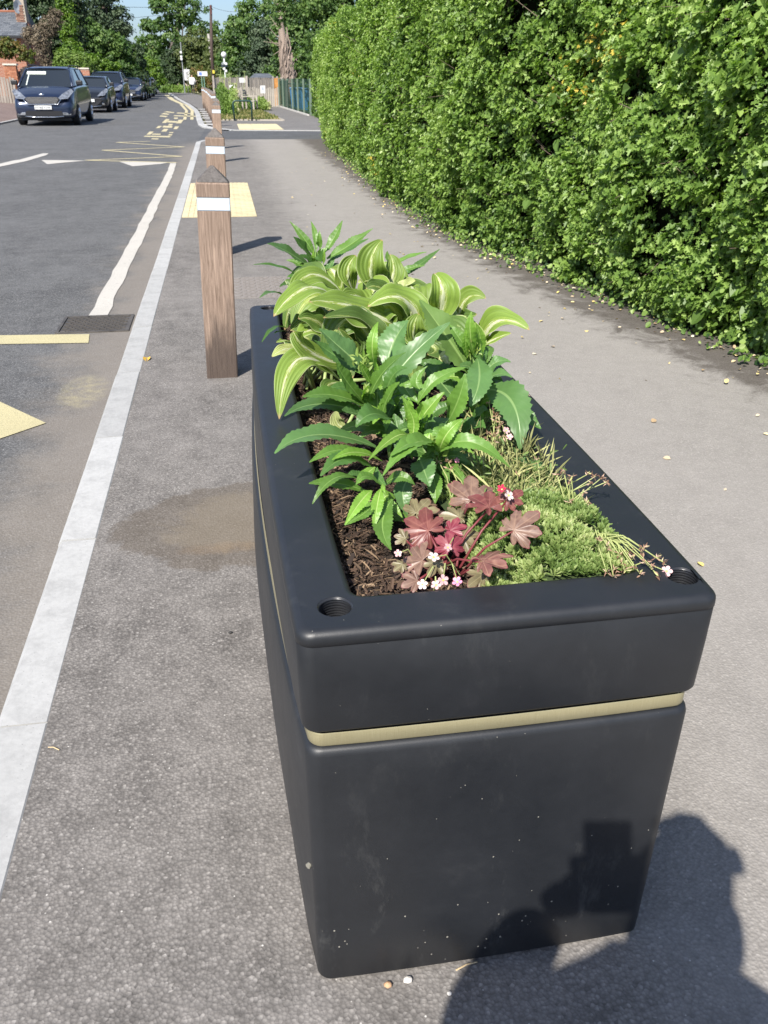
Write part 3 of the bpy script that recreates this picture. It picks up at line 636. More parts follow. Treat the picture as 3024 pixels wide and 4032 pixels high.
tag(scatter('bark_mulch', CH, P_, np.tile([0, 0, 1.], (n, 1))+R.normal(0, .55, (n, 3)), rdir(n, R)*np.array([1, 1, .45]), R.gamma(2.0, .0032, n)+.0022, M_chip, seed=21), 'shredded bark and fibres over the compost', 'mulch', kind='stuff')
n = 5000; P_ = np.stack([R.uniform(IX0+.002, IX1-.002, n), R.uniform(IY0+.002, IY1-.002, n)], 1); h = .006*np.sin(P_[:, 0]*31+P_[:, 1]*9)+.005*np.sin(P_[:, 1]*23-P_[:, 0]*17)
P_ = np.concatenate([P_, (.682+h+R.uniform(0, .004, n))[:, None]], 1); FB = [(0, 0), (.03, .3), (.03, .7), (0, 1)]
tag(scatter('root_fibres', FB, P_, np.tile([0, 0, 1.], (n, 1))+R.normal(0, .4, (n, 3)), rdir(n, R)*np.array([1, 1, .3]), R.uniform(.012, .034, n), M_chip, seed=22, curl=.3, rndv=np.clip(.5+.5*R.rand(n), 0, 1)), 'thin straw coloured fibres on the compost', 'fibres', kind='stuff')

# ================================================================ plants in the planter
def leaf_material(name, c, rib, trans=.22, rough=.42, var=.2):
    n = NM(name); uv = n.n('ShaderNodeSeparateXYZ'); n.l(n.co('UV'), uv.inputs[0]); u, v = uv.outputs[0], uv.outputs[1]
    a = n.math('ABSOLUTE', n.math('SUBTRACT', v, .5)); oi = n.n('ShaderNodeObjectInfo')
    base = n.mix(n.noise(22, 4), tuple(x*(1-var) for x in c), tuple(min(1, x*(1+var)) for x in c))
    base = n.mix(1.0, base, n.ramp(oi.outputs['Random'], [(0, .82), (1, 1.2)]), 'MULTIPLY')
    # side veins running out from the rib
    ph = n.math('SINE', n.math('SUBTRACT', n.math('MULTIPLY', u, 62), n.math('MULTIPLY', a, 30)))
    base = n.mix(n.math('MULTIPLY', n.math('POWER', n.math('MAXIMUM', ph, 0.0), 6), .08), base, rib)
    w = n.math('MULTIPLY', n.math('SUBTRACT', 1.15, u), .045)
    base = n.mix(sm(n, n.math('SUBTRACT', a, w), .012, -.004), base, rib)
    n.base(base); n.set(Roughness=rough); n.b.inputs['Specular IOR Level'].default_value = .45
    n.bump(n.mix(.25, n.noise(60, 3), ph), .2, .0008)
    n.translucent(n.mix(1.0, base, (1.7, 1.8, .7), 'MULTIPLY'), trans); return n.m
LM = {'g': leaf_material('leaf_mid_green', (.10, .20, .034), (.19, .31, .08)), 'd': leaf_material('leaf_deep_green', (.065, .145, .030), (.12, .22, .06)),
      'b': leaf_material('leaf_bluish_green', (.085, .172, .052), (.19, .30, .11), rough=.38), 'y': leaf_material('leaf_fresh_green', (.17, .32, .045), (.38, .5, .16), trans=.3),
      'm': leaf_material('leaf_matt_green', (.11, .19, .042), (.2, .3, .09), rough=.6)}
def hosta_material(name, green, white=.9, dark=1.0):
    n = NM(name); uv = n.n('ShaderNodeSeparateXYZ'); n.l(n.co('UV'), uv.inputs[0]); u, v = uv.outputs[0], uv.outputs[1]
    a = n.math('MULTIPLY', n.math('ABSOLUTE', n.math('SUBTRACT', v, .5)), 2.0); oi = n.n('ShaderNodeObjectInfo')
    st = n.noise(6, 5, .7, v=n.map((1.1, 9, 1), 'UV'))
    st2 = n.math('MULTIPLY', n.math('SUBTRACT', st, .5), 1.1)
    wig = n.math('ADD', n.math('MULTIPLY', n.math('SUBTRACT', .85, u), .20), n.math('MULTIPLY', oi.outputs['Random'], .12))
    e = n.math('ADD', n.math('SUBTRACT', a, wig), st2)
    base = n.mix(n.noise(14, 4), tuple(x*.85 for x in green), tuple(x*1.15 for x in green))
    base = n.mix(1.0, base, n.ramp(oi.outputs['Random'], [(0, .85*dark), (1, 1.15*dark)]), 'MULTIPLY')
    ribs = n.math('COSINE', n.math('MULTIPLY', n.math('SUBTRACT', v, .5), 2*math.pi*7))
    base = n.mix(n.math('MULTIPLY', n.math('POWER', n.math('MAXIMUM', n.math('MULTIPLY', ribs, -1.0), 0.0), 4), .30), base, tuple(x*.4 for x in green))
    base = n.mix(n.math('MULTIPLY', sm(n, e, .07, -.03), .7), base, (.37, .43, .075))
    base = n.mix(n.math('MULTIPLY', sm(n, e, -.02, -.12), white), base, (.66, .67, .50))
    base = n.mix(n.math('MULTIPLY', sm(n, a, .955, .985), .6), base, (.60, .62, .35))
    tip = n.math('MULTIPLY', sm(n, n.math('ADD', u, n.math('MULTIPLY', st2, .1)), .965, .99), .85); base = n.mix(tip, base, (.42, .27, .14))
    n.base(base); n.set(Roughness=.5); n.b.inputs['Specular IOR Level'].default_value = .45
    n.bump(n.noise(70, 3), .15, .001); n.translucent(n.mix(1.0, base, (1.35, 1.35, .7), 'MULTIPLY'), .28); return n.m
LM['h'] = hosta_material('variegated_hosta_leaf', (.175, .265, .045)); LM['hd'] = hosta_material('shaded_hosta_leaf_green', (.10, .17, .035), .5); LM['hn'] = hosta_material('plain_hosta_leaf', (.16, .25, .045), .25); LM['hw'] = hosta_material('whitish_hosta_leaf', (.40, .45, .18), 1.0)

def width_daisy(u): return max(.0, math.sin(math.pi*min(1, u**.82*.97+.015)))**.75*(.55+.45*math.sin(math.pi*min(1, u*.95)))
def width_hosta(u): return (math.sin(math.pi*min(1, (u*.97+.012))**.80))**.85 if u < .999 else .0
def leaf_mesh(kind, B_, M_, T_, wd, fl, rs):
    B_, M_, T_ = Vector(B_), Vector(M_), Vector(T_); K = 2*M_-.5*(B_+T_); hosta = kind[0] == 'h'
    n = 24 if hosta else 30; VN = [i/28*2-1 for i in range(29)] if hosta else [-1, -.72, -.38, -.07, 0, .07, .38, .72, 1]
    wd *= 1.45 if hosta else 1.2; V = []; UV = []
    ref = Vector((-.12+rs.gauss(0, .12), -.52, .84)).normalized(); ph = rs.uniform(0, 6.28); amp = rs.uniform(.5, 1.0)
    up_prev = None
    for i in range(n+1):
        u = i/n; p = (1-u)**2*B_+2*u*(1-u)*K+u*u*T_; t = (2*(1-u)*(K-B_)+2*u*(T_-K)).normalized()
        nn = ref-t*ref.dot(t)
        if nn.length < .25: nn = (nn + .3*Vector((0, -1, .2))); nn -= t*nn.dot(t)
        nn.normalize()
        if up_prev is not None: nn = (nn*.5+up_prev*.5); nn = (nn-t*nn.dot(t)).normalized()
        up_prev = nn; sd_ = t.cross(nn)
        tw_ = .25*math.sin(ph+u*2.2)*amp; c_, s_ = math.cos(tw_), math.sin(tw_); nn, sd_ = nn*c_+sd_*s_, sd_*c_-nn*s_
        w_ = (width_hosta(u) if hosta else width_daisy(u))*wd/2
        if not hosta: w_ = max(w_, wd*.06*(1-u)+.0005)
        else: w_ = max(w_, wd*.08*(1-u)**3+.0004)
        for v in VN:
            av = abs(v); ext = 1.0
            if not hosta and av == 1 and .12 < u < .97: ext = 1.10 if i % 2 else .94
            x = w_*v*ext
            if hosta:
                # cupped blade, sunken veins, wavy margin
                z = w_*(fl*1.1*(av**1.7)-.25*av) + .0030*abs(math.cos(v*math.pi*3.5))**.6*min(1, w_/.02) + w_*.20*math.sin(u*13+ph+v)*av**2*amp
                x *= (1-.18*fl*av)
            else:
                z = w_*(.34*av-.08*av*av) + w_*.13*math.sin(u*17+ph+(1.5 if v > 0 else 0))*av*av + (.0006*math.sin(u*60) if .2 < av < .8 else 0)
            q = p+sd_*x+nn*z; V.append(q); UV.append((u, .5+.5*v))
    m = len(VN); Fs = [(i*m+k, i*m+k+1, (i+1)*m+k+1, (i+1)*m+k) for i in range(n) for k in range(m-1)]
    return V, Fs, UV
def plant(name, label, cat, rows, foot, stems=(), stem_mat=None, group=None):
    t = thing(name, label, cat, foot, 0, group); f = Vector(foot); rs = random.Random(sum(map(ord, label)))
    for kind, B_, M_, T_, wd, fl in rows:
        V, Fs, UV = leaf_mesh(kind, B_, M_, T_, wd, fl, rs)
        raw('leaf', [v-f for v in V], Fs, LM[kind], t, smooth=True, uv=UV)
        if kind[0] == 'h':      # a leaf stalk down to the crown
            Bv = Vector(B_); c_ = Vector((f.x+rs.uniform(-.05, .05), f.y+rs.uniform(-.06, .06), .685)); md = (Bv*.55+c_*.45)+Vector((0, 0, .02))
            b = MB(); b.tube([c_-f, md-f, Bv-f], [.005, .004, .003], 6); b.build('leaf_stalk', stem_mat, t, smooth=True)
    for P_, r in stems:
        b = MB(); b.tube([Vector(p)-f for p in P_], [r, r, r*.8, r*.5][:len(P_)] if len(P_) > 2 else [r, r*.6], 7); b.build('stem', stem_mat, t, smooth=True)
    return t
M_stem = plain('green_stem', (.12, .2, .05), .5); M_hstalk = plain('pale_hosta_stalk', (.3, .38, .14), .45)
HOST = [('h',(0.375,2.250,0.856),(0.354,2.220,0.934),(0.387,2.240,0.993),0.064,0.70),
 ('h',(0.403,2.240,0.868),(0.418,2.240,0.914),(0.411,2.260,0.952),0.044,0.50),
 ('h',(0.321,2.300,0.847),(0.302,2.280,0.904),(0.327,2.300,0.945),0.050,0.60),
 ('h',(0.285,2.320,0.838),(0.294,2.300,0.890),(0.306,2.300,0.931),0.037,0.60),
 ('h',(0.264,2.150,0.886),(0.191,2.100,0.937),(0.126,2.020,0.902),0.046,0.20),
 ('h',(0.248,2.100,0.868),(0.172,2.000,0.928),(0.085,1.920,0.884),0.062,0.20),
 ('h',(0.370,1.950,0.847),(0.260,1.900,0.905),(0.159,1.840,0.933),0.074,0.15),
 ('h',(0.439,2.000,0.817),(0.386,1.960,0.905),(0.299,1.920,0.899),0.070,0.25),
 ('hd',(0.316,1.850,0.807),(0.272,1.800,0.894),(0.178,1.740,0.922),0.054,0.50),
 ('h',(0.231,1.900,0.773),(0.152,1.820,0.832),(0.120,1.800,0.882),0.065,0.30),
 ('h',(0.225,1.860,0.748),(0.125,1.760,0.829),(0.075,1.680,0.729),0.051,0.25),
 ('hw',(0.204,1.600,0.732),(0.186,1.600,0.746),(0.188,1.600,0.772),0.024,0.50),
 ('h',(0.204,1.980,0.822),(0.173,1.940,0.844),(0.126,1.900,0.838),0.050,0.20),
 ('hw',(0.144,1.950,0.786),(0.110,1.920,0.807),(0.075,1.880,0.803),0.027,0.30),
 ('h',(0.119,1.980,0.807),(0.109,1.960,0.817),(0.089,1.940,0.819),0.019,0.30),
 ('h',(0.495,2.050,0.827),(0.493,2.000,0.907),(0.483,2.050,0.942),0.059,0.70),
 ('h',(0.559,2.100,0.812),(0.577,2.080,0.872),(0.616,2.050,0.878),0.047,0.50),
 ('hd',(0.518,2.000,0.824),(0.527,1.960,0.844),(0.558,1.920,0.872),0.057,0.40),
 ('h',(0.583,1.950,0.761),(0.597,1.900,0.856),(0.661,1.840,0.852),0.058,0.50),
 ('h',(0.564,1.920,0.786),(0.586,1.870,0.823),(0.618,1.840,0.846),0.032,0.50),
 ('hw',(0.438,2.200,0.844),(0.439,2.180,0.884),(0.460,2.160,0.903),0.036,0.50),
 ('hw',(0.366,2.150,0.853),(0.376,2.120,0.889),(0.403,2.100,0.902),0.030,0.60),
 ('h',(0.393,1.850,0.827),(0.388,1.830,0.869),(0.401,1.840,0.899),0.042,0.50),
 ('hd',(0.268,1.900,0.795),(0.257,1.880,0.833),(0.223,1.860,0.867),0.054,0.30),
 ('hd',(0.197,2.050,0.833),(0.169,2.000,0.852),(0.124,1.960,0.840),0.052,0.20),
 ('hd',(0.225,2.000,0.797),(0.189,1.960,0.856),(0.140,1.920,0.877),0.051,0.20),
 ('hd',(0.397,2.150,0.842),(0.361,2.120,0.895),(0.323,2.100,0.900),0.045,0.40),
 ('h',(0.328,2.100,0.856),(0.297,2.060,0.890),(0.246,2.000,0.905),0.048,0.30),
 ('hd',(0.414,1.800,0.844),(0.428,1.780,0.832),(0.405,1.760,0.829),0.039,0.30),
 ('hw',(0.430,1.750,0.814),(0.440,1.740,0.829),(0.441,1.720,0.809),0.021,0.30),
 ('h',(0.470,2.100,0.831),(0.424,2.080,0.882),(0.400,2.060,0.887),0.044,0.40),
 ('hd',(0.347,1.800,0.820),(0.309,1.760,0.842),(0.268,1.720,0.847),0.047,0.30),
 ('hd',(0.271,2.050,0.850),(0.245,2.000,0.882),(0.212,1.950,0.886),0.056,0.30),
 ('hd',(0.218,1.800,0.763),(0.187,1.760,0.768),(0.208,1.720,0.763),0.026,0.30),
 ('h',(0.532,2.140,0.819),(0.551,2.120,0.869),(0.573,2.100,0.858),0.035,0.40),
 ('hw',(0.351,2.250,0.857),(0.341,2.220,0.889),(0.317,2.200,0.894),0.026,0.50)]
_r = random.Random(12)
for cx_, cy_, dz_ in [(.20, 2.02, 0), (.37, 1.92, 0), (.33, 2.28, .03), (.50, 2.10, 0), (.24, 2.24, .02), (.44, 2.0, .02)]:
    for k in range(7):
        a_ = k*2.4+_r.uniform(-.3, .3); r0, l_ = _r.uniform(.01, .05), _r.uniform(.11, .17); up_ = _r.uniform(.04, .13)+dz_; c_, s_ = math.cos(a_), math.sin(a_)
        b0_ = (cx_+c_*r0, cy_+s_*r0, .70+up_*.7); e0_ = (cx_+c_*(r0+l_), cy_+s_*(r0+l_), .70+up_*_r.uniform(.3, 1.1)); m0_ = (cx_+c_*(r0+l_*.55), cy_+s_*(r0+l_*.55), .70+up_*1.15+.03)
        if e0_[0] < .12 or e0_[0] > .60: continue
        HOST.append((_r.choice(['h', 'hd', 'hd', 'hn']), b0_, m0_, e0_, _r.uniform(.055, .085), _r.uniform(.1, .5)))
def nearest(rows, groups):
    out = [[] for _ in groups]
    for r in rows:
        k = min(range(len(groups)), key=lambda i: (r[1][0]-groups[i][0])**2+(r[1][1]-groups[i][1])**2); out[k].append(r)
    return out
HC_ = [(.20, 2.02, .685), (.37, 1.92, .685), (.33, 2.28, .685), (.50, 2.10, .685)]
HL = ['variegated hosta at the left rim of the planter with one leaf drooping over the edge', 'variegated hosta with broad striped leaves in the middle of the planter', 'variegated hosta with tall upright rolled leaves towards the back of the planter', 'variegated hosta leaning over the right rim of the planter with a curled leaf']
for rows, fo, lb in zip(nearest(HOST, HC_), HC_, HL):
    if rows: plant('hosta', lb, 'hosta', rows, fo, stem_mat=M_hstalk, group='variegated hostas in the planter')
PB = [('d',(0.246,1.580,0.849),(0.187,1.600,0.882),(0.146,1.600,0.915),0.027,0.00),
 ('b',(0.243,1.560,0.860),(0.193,1.550,0.909),(0.152,1.560,0.948),0.047,0.00),
 ('y',(0.257,1.550,0.866),(0.245,1.520,0.925),(0.261,1.550,0.959),0.018,0.00),
 ('b',(0.285,1.600,0.853),(0.306,1.620,0.903),(0.333,1.620,0.941),0.051,0.00),
 ('b',(0.267,1.550,0.806),(0.320,1.560,0.880),(0.406,1.580,0.945),0.040,0.00),
 ('g',(0.234,1.500,0.821),(0.253,1.460,0.887),(0.288,1.420,0.937),0.030,0.00),
 ('g',(0.237,1.500,0.809),(0.165,1.450,0.855),(0.105,1.400,0.872),0.031,0.00),
 ('b',(0.245,1.500,0.789),(0.147,1.460,0.836),(0.072,1.400,0.839),0.029,0.00),
 ('b',(0.241,1.450,0.750),(0.127,1.380,0.809),(0.049,1.330,0.800),0.040,0.00),
 ('d',(0.274,1.440,0.798),(0.225,1.380,0.842),(0.191,1.360,0.827),0.036,0.00),
 ('g',(0.230,1.500,0.817),(0.189,1.470,0.875),(0.172,1.460,0.913),0.029,0.00),
 ('y',(0.249,1.500,0.847),(0.227,1.480,0.882),(0.215,1.470,0.908),0.016,0.00),
 ('d',(0.237,1.520,0.798),(0.200,1.500,0.848),(0.157,1.480,0.855),0.026,0.00),
 ('d',(0.283,1.560,0.777),(0.306,1.580,0.818),(0.313,1.580,0.842),0.031,0.00),
 ('g',(0.257,1.480,0.791),(0.264,1.460,0.841),(0.282,1.440,0.877),0.027,0.00),
 ('b',(0.257,1.500,0.784),(0.209,1.460,0.813),(0.176,1.430,0.834),0.033,0.00),
 ('y',(0.245,1.500,0.859),(0.247,1.480,0.884),(0.244,1.470,0.906),0.011,0.00),
 ('g',(0.219,1.500,0.789),(0.227,1.500,0.828),(0.204,1.460,0.866),0.015,0.00),
 ('y',(0.219,1.500,0.821),(0.225,1.480,0.847),(0.225,1.440,0.874),0.011,0.00)]
PC = [('m',(0.459,1.580,0.831),(0.405,1.600,0.912),(0.363,1.660,0.971),0.064,0.00),
 ('b',(0.459,1.560,0.877),(0.438,1.470,0.859),(0.414,1.440,0.824),0.041,0.00),
 ('y',(0.461,1.580,0.867),(0.442,1.560,0.925),(0.442,1.560,0.969),0.021,0.00),
 ('g',(0.454,1.580,0.876),(0.426,1.580,0.913),(0.410,1.600,0.936),0.020,0.00),
 ('b',(0.477,1.560,0.812),(0.502,1.460,0.820),(0.504,1.400,0.749),0.056,0.00),
 ('d',(0.539,1.550,0.787),(0.556,1.520,0.767),(0.580,1.500,0.747),0.024,0.00),
 ('y',(0.473,1.600,0.865),(0.469,1.580,0.907),(0.454,1.570,0.945),0.017,0.00),
 ('y',(0.444,1.580,0.872),(0.433,1.560,0.910),(0.431,1.550,0.936),0.013,0.00),
 ('y',(0.475,1.580,0.871),(0.465,1.560,0.901),(0.458,1.550,0.920),0.012,0.00),
 ('d',(0.486,1.600,0.815),(0.506,1.600,0.820),(0.521,1.580,0.819),0.024,0.00),
 ('g',(0.372,1.450,0.784),(0.385,1.420,0.841),(0.397,1.420,0.894),0.031,0.00),
 ('d',(0.459,1.620,0.788),(0.412,1.640,0.827),(0.353,1.660,0.848),0.037,0.00),
 ('b',(0.434,1.600,0.775),(0.395,1.620,0.821),(0.370,1.640,0.849),0.036,0.00),
 ('d',(0.475,1.580,0.759),(0.489,1.580,0.800),(0.505,1.580,0.820),0.036,0.00),
 ('d',(0.442,1.520,0.762),(0.452,1.500,0.785),(0.461,1.480,0.800),0.031,0.00),
 ('b',(0.502,1.420,0.721),(0.534,1.400,0.715),(0.578,1.360,0.668),0.025,0.00)]
PD = [('y',(0.306,1.420,0.780),(0.295,1.400,0.827),(0.278,1.400,0.865),0.019,0.00),
 ('y',(0.304,1.420,0.776),(0.320,1.400,0.829),(0.355,1.400,0.868),0.030,0.00),
 ('g',(0.345,1.380,0.767),(0.290,1.300,0.820),(0.230,1.240,0.822),0.033,0.00),
 ('g',(0.329,1.500,0.812),(0.362,1.500,0.857),(0.425,1.520,0.873),0.022,0.00),
 ('g',(0.329,1.500,0.816),(0.309,1.520,0.838),(0.319,1.540,0.854),0.026,0.00),
 ('g',(0.345,1.380,0.767),(0.357,1.360,0.801),(0.381,1.360,0.829),0.025,0.00),
 ('g',(0.348,1.500,0.831),(0.329,1.520,0.849),(0.353,1.530,0.876),0.019,0.00),
 ('b',(0.324,1.450,0.755),(0.347,1.440,0.785),(0.377,1.440,0.803),0.033,0.00),
 ('d',(0.350,1.500,0.774),(0.368,1.500,0.798),(0.395,1.500,0.804),0.027,0.00),
 ('d',(0.295,1.460,0.797),(0.302,1.480,0.820),(0.294,1.500,0.833),0.022,0.00),
 ('d',(0.418,1.500,0.737),(0.435,1.480,0.769),(0.453,1.460,0.771),0.038,0.00),
 ('y',(0.297,1.400,0.804),(0.307,1.380,0.837),(0.302,1.360,0.866),0.017,0.00),
 ('d',(0.273,1.420,0.759),(0.280,1.440,0.782),(0.276,1.460,0.810),0.033,0.00),
 ('y',(0.285,1.360,0.800),(0.255,1.330,0.818),(0.200,1.280,0.799),0.019,0.00),
 ('g',(0.333,1.340,0.781),(0.279,1.280,0.825),(0.214,1.220,0.797),0.029,0.00),
 ('g',(0.334,1.340,0.779),(0.379,1.300,0.812),(0.445,1.280,0.769),0.024,0.00),
 ('b',(0.300,1.340,0.768),(0.299,1.300,0.766),(0.303,1.270,0.748),0.036,0.00),
 ('g',(0.320,1.340,0.745),(0.320,1.300,0.735),(0.316,1.280,0.710),0.023,0.00),
 ('y',(0.334,1.340,0.779),(0.342,1.320,0.821),(0.371,1.330,0.843),0.022,0.00),
 ('b',(0.275,1.300,0.752),(0.257,1.270,0.740),(0.262,1.250,0.705),0.026,0.00),
 ('g',(0.224,1.280,0.748),(0.246,1.250,0.779),(0.271,1.240,0.767),0.017,0.00),
 ('d',(0.218,1.360,0.749),(0.168,1.320,0.787),(0.120,1.280,0.776),0.033,0.00),
 ('g',(0.205,1.380,0.766),(0.155,1.340,0.795),(0.104,1.300,0.793),0.019,0.00),
 ('y',(0.241,1.380,0.751),(0.189,1.340,0.789),(0.142,1.300,0.795),0.017,0.00),
 ('y',(0.291,1.380,0.790),(0.297,1.380,0.821),(0.283,1.380,0.853),0.019,0.00)]
PE = [('g',(0.191,1.240,0.761),(0.140,1.220,0.789),(0.094,1.200,0.801),0.020,0.00),
 ('g',(0.175,1.240,0.785),(0.132,1.200,0.806),(0.096,1.170,0.780),0.015,0.00),
 ('y',(0.196,1.220,0.772),(0.173,1.190,0.768),(0.144,1.160,0.745),0.017,0.00),
 ('g',(0.194,1.210,0.750),(0.178,1.180,0.753),(0.144,1.160,0.745),0.020,0.00),
 ('y',(0.211,1.220,0.774),(0.200,1.190,0.760),(0.191,1.165,0.731),0.016,0.00),
 ('g',(0.230,1.220,0.754),(0.205,1.170,0.737),(0.210,1.120,0.717),0.027,0.00),
 ('d',(0.223,1.240,0.770),(0.214,1.260,0.775),(0.215,1.280,0.786),0.012,0.00),
 ('g',(0.214,1.240,0.771),(0.187,1.220,0.798),(0.168,1.200,0.794),0.015,0.00),
 ('y',(0.208,1.260,0.795),(0.190,1.240,0.792),(0.171,1.220,0.785),0.015,0.00),
 ('y',(0.215,1.230,0.778),(0.213,1.210,0.780),(0.214,1.200,0.776),0.006,0.00),
 ('d',(0.196,1.260,0.773),(0.176,1.250,0.789),(0.157,1.240,0.790),0.013,0.00)]
PA = [('g',(0.237,2.500,0.910),(0.210,2.500,0.955),(0.170,2.520,1.003),0.020,0.00),
 ('g',(0.240,2.500,0.921),(0.242,2.520,0.962),(0.234,2.560,0.996),0.014,0.00),
 ('g',(0.250,2.500,0.910),(0.247,2.460,0.952),(0.248,2.460,0.985),0.015,0.00),
 ('g',(0.266,2.500,0.918),(0.295,2.520,0.955),(0.324,2.550,0.998),0.023,0.00),
 ('g',(0.271,2.500,0.901),(0.335,2.500,0.936),(0.405,2.500,0.982),0.034,0.00),
 ('d',(0.276,2.520,0.883),(0.331,2.560,0.909),(0.408,2.600,0.938),0.026,0.00),
 ('d',(0.235,2.480,0.895),(0.204,2.440,0.938),(0.172,2.420,0.976),0.035,0.00),
 ('b',(0.232,2.460,0.874),(0.157,2.400,0.938),(0.098,2.360,0.969),0.035,0.00),
 ('d',(0.201,2.440,0.854),(0.133,2.380,0.903),(0.057,2.330,0.922),0.019,0.00),
 ('d',(0.242,2.420,0.865),(0.240,2.380,0.910),(0.247,2.360,0.952),0.034,0.00),
 ('g',(0.231,2.460,0.857),(0.206,2.420,0.893),(0.182,2.400,0.903),0.022,0.00),
 ('d',(0.218,2.440,0.856),(0.176,2.400,0.876),(0.148,2.380,0.876),0.016,0.00),
 ('d',(0.186,2.400,0.851),(0.151,2.360,0.864),(0.123,2.320,0.863),0.020,0.00),
 ('b',(0.140,2.300,0.837),(0.102,2.260,0.863),(0.065,2.220,0.859),0.019,0.00),
 ('b',(0.270,2.500,0.865),(0.282,2.500,0.887),(0.294,2.500,0.903),0.017,0.00),
 ('y',(0.239,2.470,0.888),(0.229,2.450,0.911),(0.230,2.440,0.940),0.011,0.00),
 ('y',(0.256,2.470,0.888),(0.257,2.450,0.913),(0.260,2.440,0.939),0.011,0.00),
 ('d',(0.220,2.460,0.852),(0.241,2.440,0.877),(0.267,2.420,0.891),0.025,0.00),
 ('d',(0.128,2.200,0.783),(0.095,2.140,0.800),(0.060,2.080,0.782),0.015,0.00),
 ('d',(0.130,2.200,0.775),(0.110,2.160,0.786),(0.093,2.120,0.792),0.010,0.00)]
PF = [('g',(0.465,2.550,0.865),(0.516,2.550,0.889),(0.575,2.550,0.904),0.017,0.00),
 ('d',(0.490,2.500,0.844),(0.549,2.520,0.875),(0.615,2.550,0.912),0.019,0.00),
 ('g',(0.466,2.500,0.851),(0.514,2.500,0.868),(0.560,2.500,0.874),0.016,0.00),
 ('g',(0.455,2.500,0.884),(0.448,2.500,0.901),(0.447,2.500,0.919),0.013,0.00),
 ('d',(0.457,2.450,0.852),(0.480,2.450,0.864),(0.507,2.450,0.867),0.020,0.00),
 ('d',(0.354,2.500,0.871),(0.361,2.500,0.887),(0.374,2.500,0.896),0.020,0.00)]
g = 'toothed leafy perennials in the planter'
def spiral(foot, top, n, l0, l1, w, seed, kinds='gdby'):
    """extra leaves set spirally up a stem, steeper towards the top"""
    r = random.Random(seed); f, t_ = Vector(foot), Vector(top); out = []
    for i in range(n):
        k = (i+.5)/n; b_ = f.lerp(t_, .12+.88*k); a = i*2.4+r.uniform(-.3, .3); el = .35+.75*k+r.uniform(-.15, .15); l = (l0+(l1-l0)*k)*r.uniform(.8, 1.15); d = Vector((math.cos(a)*math.cos(el), math.sin(a)*math.cos(el), math.sin(el)))
        m_ = b_+d*l*.55; e_ = b_+d*l+Vector((math.cos(a)*.012, math.sin(a)*.012, -.020-.02*(1-k)))
        if e_.x < .125 or e_.x > .60: continue
        out.append((r.choice(kinds), tuple(b_), tuple(m_), tuple(e_), w*r.uniform(.75, 1.15), .2))
    return out
PB += spiral((.285, 1.53, .70), (.27, 1.53, .83), 20, .11, .075, .024, 1) + spiral((.31, 1.50, .70), (.25, 1.50, .80), 12, .10, .07, .022, 2)
PC += spiral((.46, 1.60, .70), (.48, 1.58, .86), 18, .11, .07, .024, 3)
PD += spiral((.36, 1.40, .70), (0.301, 1.4, 0.797), 14, .09, .05, .020, 4, 'gyd') + spiral((.36, 1.40, .70), (0.333, 1.35, 0.785), 12, .09, .05, .020, 5, 'gyd')
PA += spiral((.235, 2.52, .70), (.235, 2.5, .88), 14, .12, .10, .024, 6, 'gdd')
PE += spiral((.22, 1.25, .69), (.218, 1.245, .735), 9, .055, .03, .017, 7, 'gdy')
def mid(rows, k=1): return tuple(sum(r[1][i] for r in rows)/len(rows) for i in range(3))
def stalk(rows, foot, r=.0045):
    m = mid(rows); top = max((x[1] for x in rows), key=lambda p: p[2]); f = Vector(foot); m = Vector(m); top = Vector(top)
    return [([f, f*.5+m*.5+Vector((.004, 0, 0)), m, top], r)]
def buds(t, c, foot, n=16, rad=.012, seed=1):
    rs = np.random.RandomState(seed); P_ = np.array(c)-np.array(foot)+rs.normal(0, rad*.5, (n, 3))*np.array([1, 1, 1.3]); U_ = rs.normal(0, .5, (n, 3))+np.array([0, 0, 1.2])
    scatter('bud_cluster', [(0, 0), (.2, .3), (.12, .75), (0, 1)], P_, rdir(n, rs)+np.array([0, -.6, .2]), U_, rs.uniform(.012, .024, n), F_tip, t, fold=.5, seed=seed)
F_tip = foliage('young_shoot_tip', [(0, (.16, .26, .05)), (1, (.34, .42, .12))], .5, .3)
PA_ = PA
t = plant('leafy_perennial', 'upright toothed perennial standing alone at the back left corner of the planter', 'plant', PA, (.235, 2.52, .68), stalk(PA, (.235, 2.52, .68)), M_stem, g); buds(t, mid(PA), (.235, 2.52, .68), 14, .016, 3)
t = plant('leafy_perennial', 'slender toothed perennial behind the hostas at the back right of the planter', 'plant', PF, (.44, 2.5, .68), stalk(PF, (.44, 2.5, .68), .003), M_stem, g)
ft = (.285, 1.53, .68)
t = plant('leafy_perennial', 'tall bushy toothed perennial in front of the hostas, leaves reaching over the left rim', 'plant', PB, ft, stalk(PB, ft, .006), M_stem, g)
for c_, s_ in (((0.238, 1.53, 0.867), 5), ((0.235, 1.5, 0.833), 6), ((0.226, 1.52, 0.886), 7)): buds(t, c_, ft, 18, .012, s_)
ft = (.46, 1.60, .68)
t = plant('leafy_perennial', 'tall toothed perennial on the right with a pointed bud tip, hanging over the right rim', 'plant', PC, ft, stalk(PC, ft, .0055)+[([(.46, 1.60, .68), (.48, 1.6, .8), (0.455, 1.58, 0.885)], .005)], M_stem, g); buds(t, (0.455, 1.58, 0.885), ft, 26, .014, 8)
ft = (.36, 1.40, .68)
t = plant('leafy_perennial', 'fresh green toothed perennial in the middle just behind the purple plant', 'plant', PD, ft, stalk(PD, ft, .005)+[([(.36, 1.40, .68), (.37, 1.39, .76), (0.301, 1.4, 0.797)], .004), ([(.34, 1.42, .68), (.34, 1.41, .76), (0.333, 1.35, 0.785)], .004)], M_stem, g)
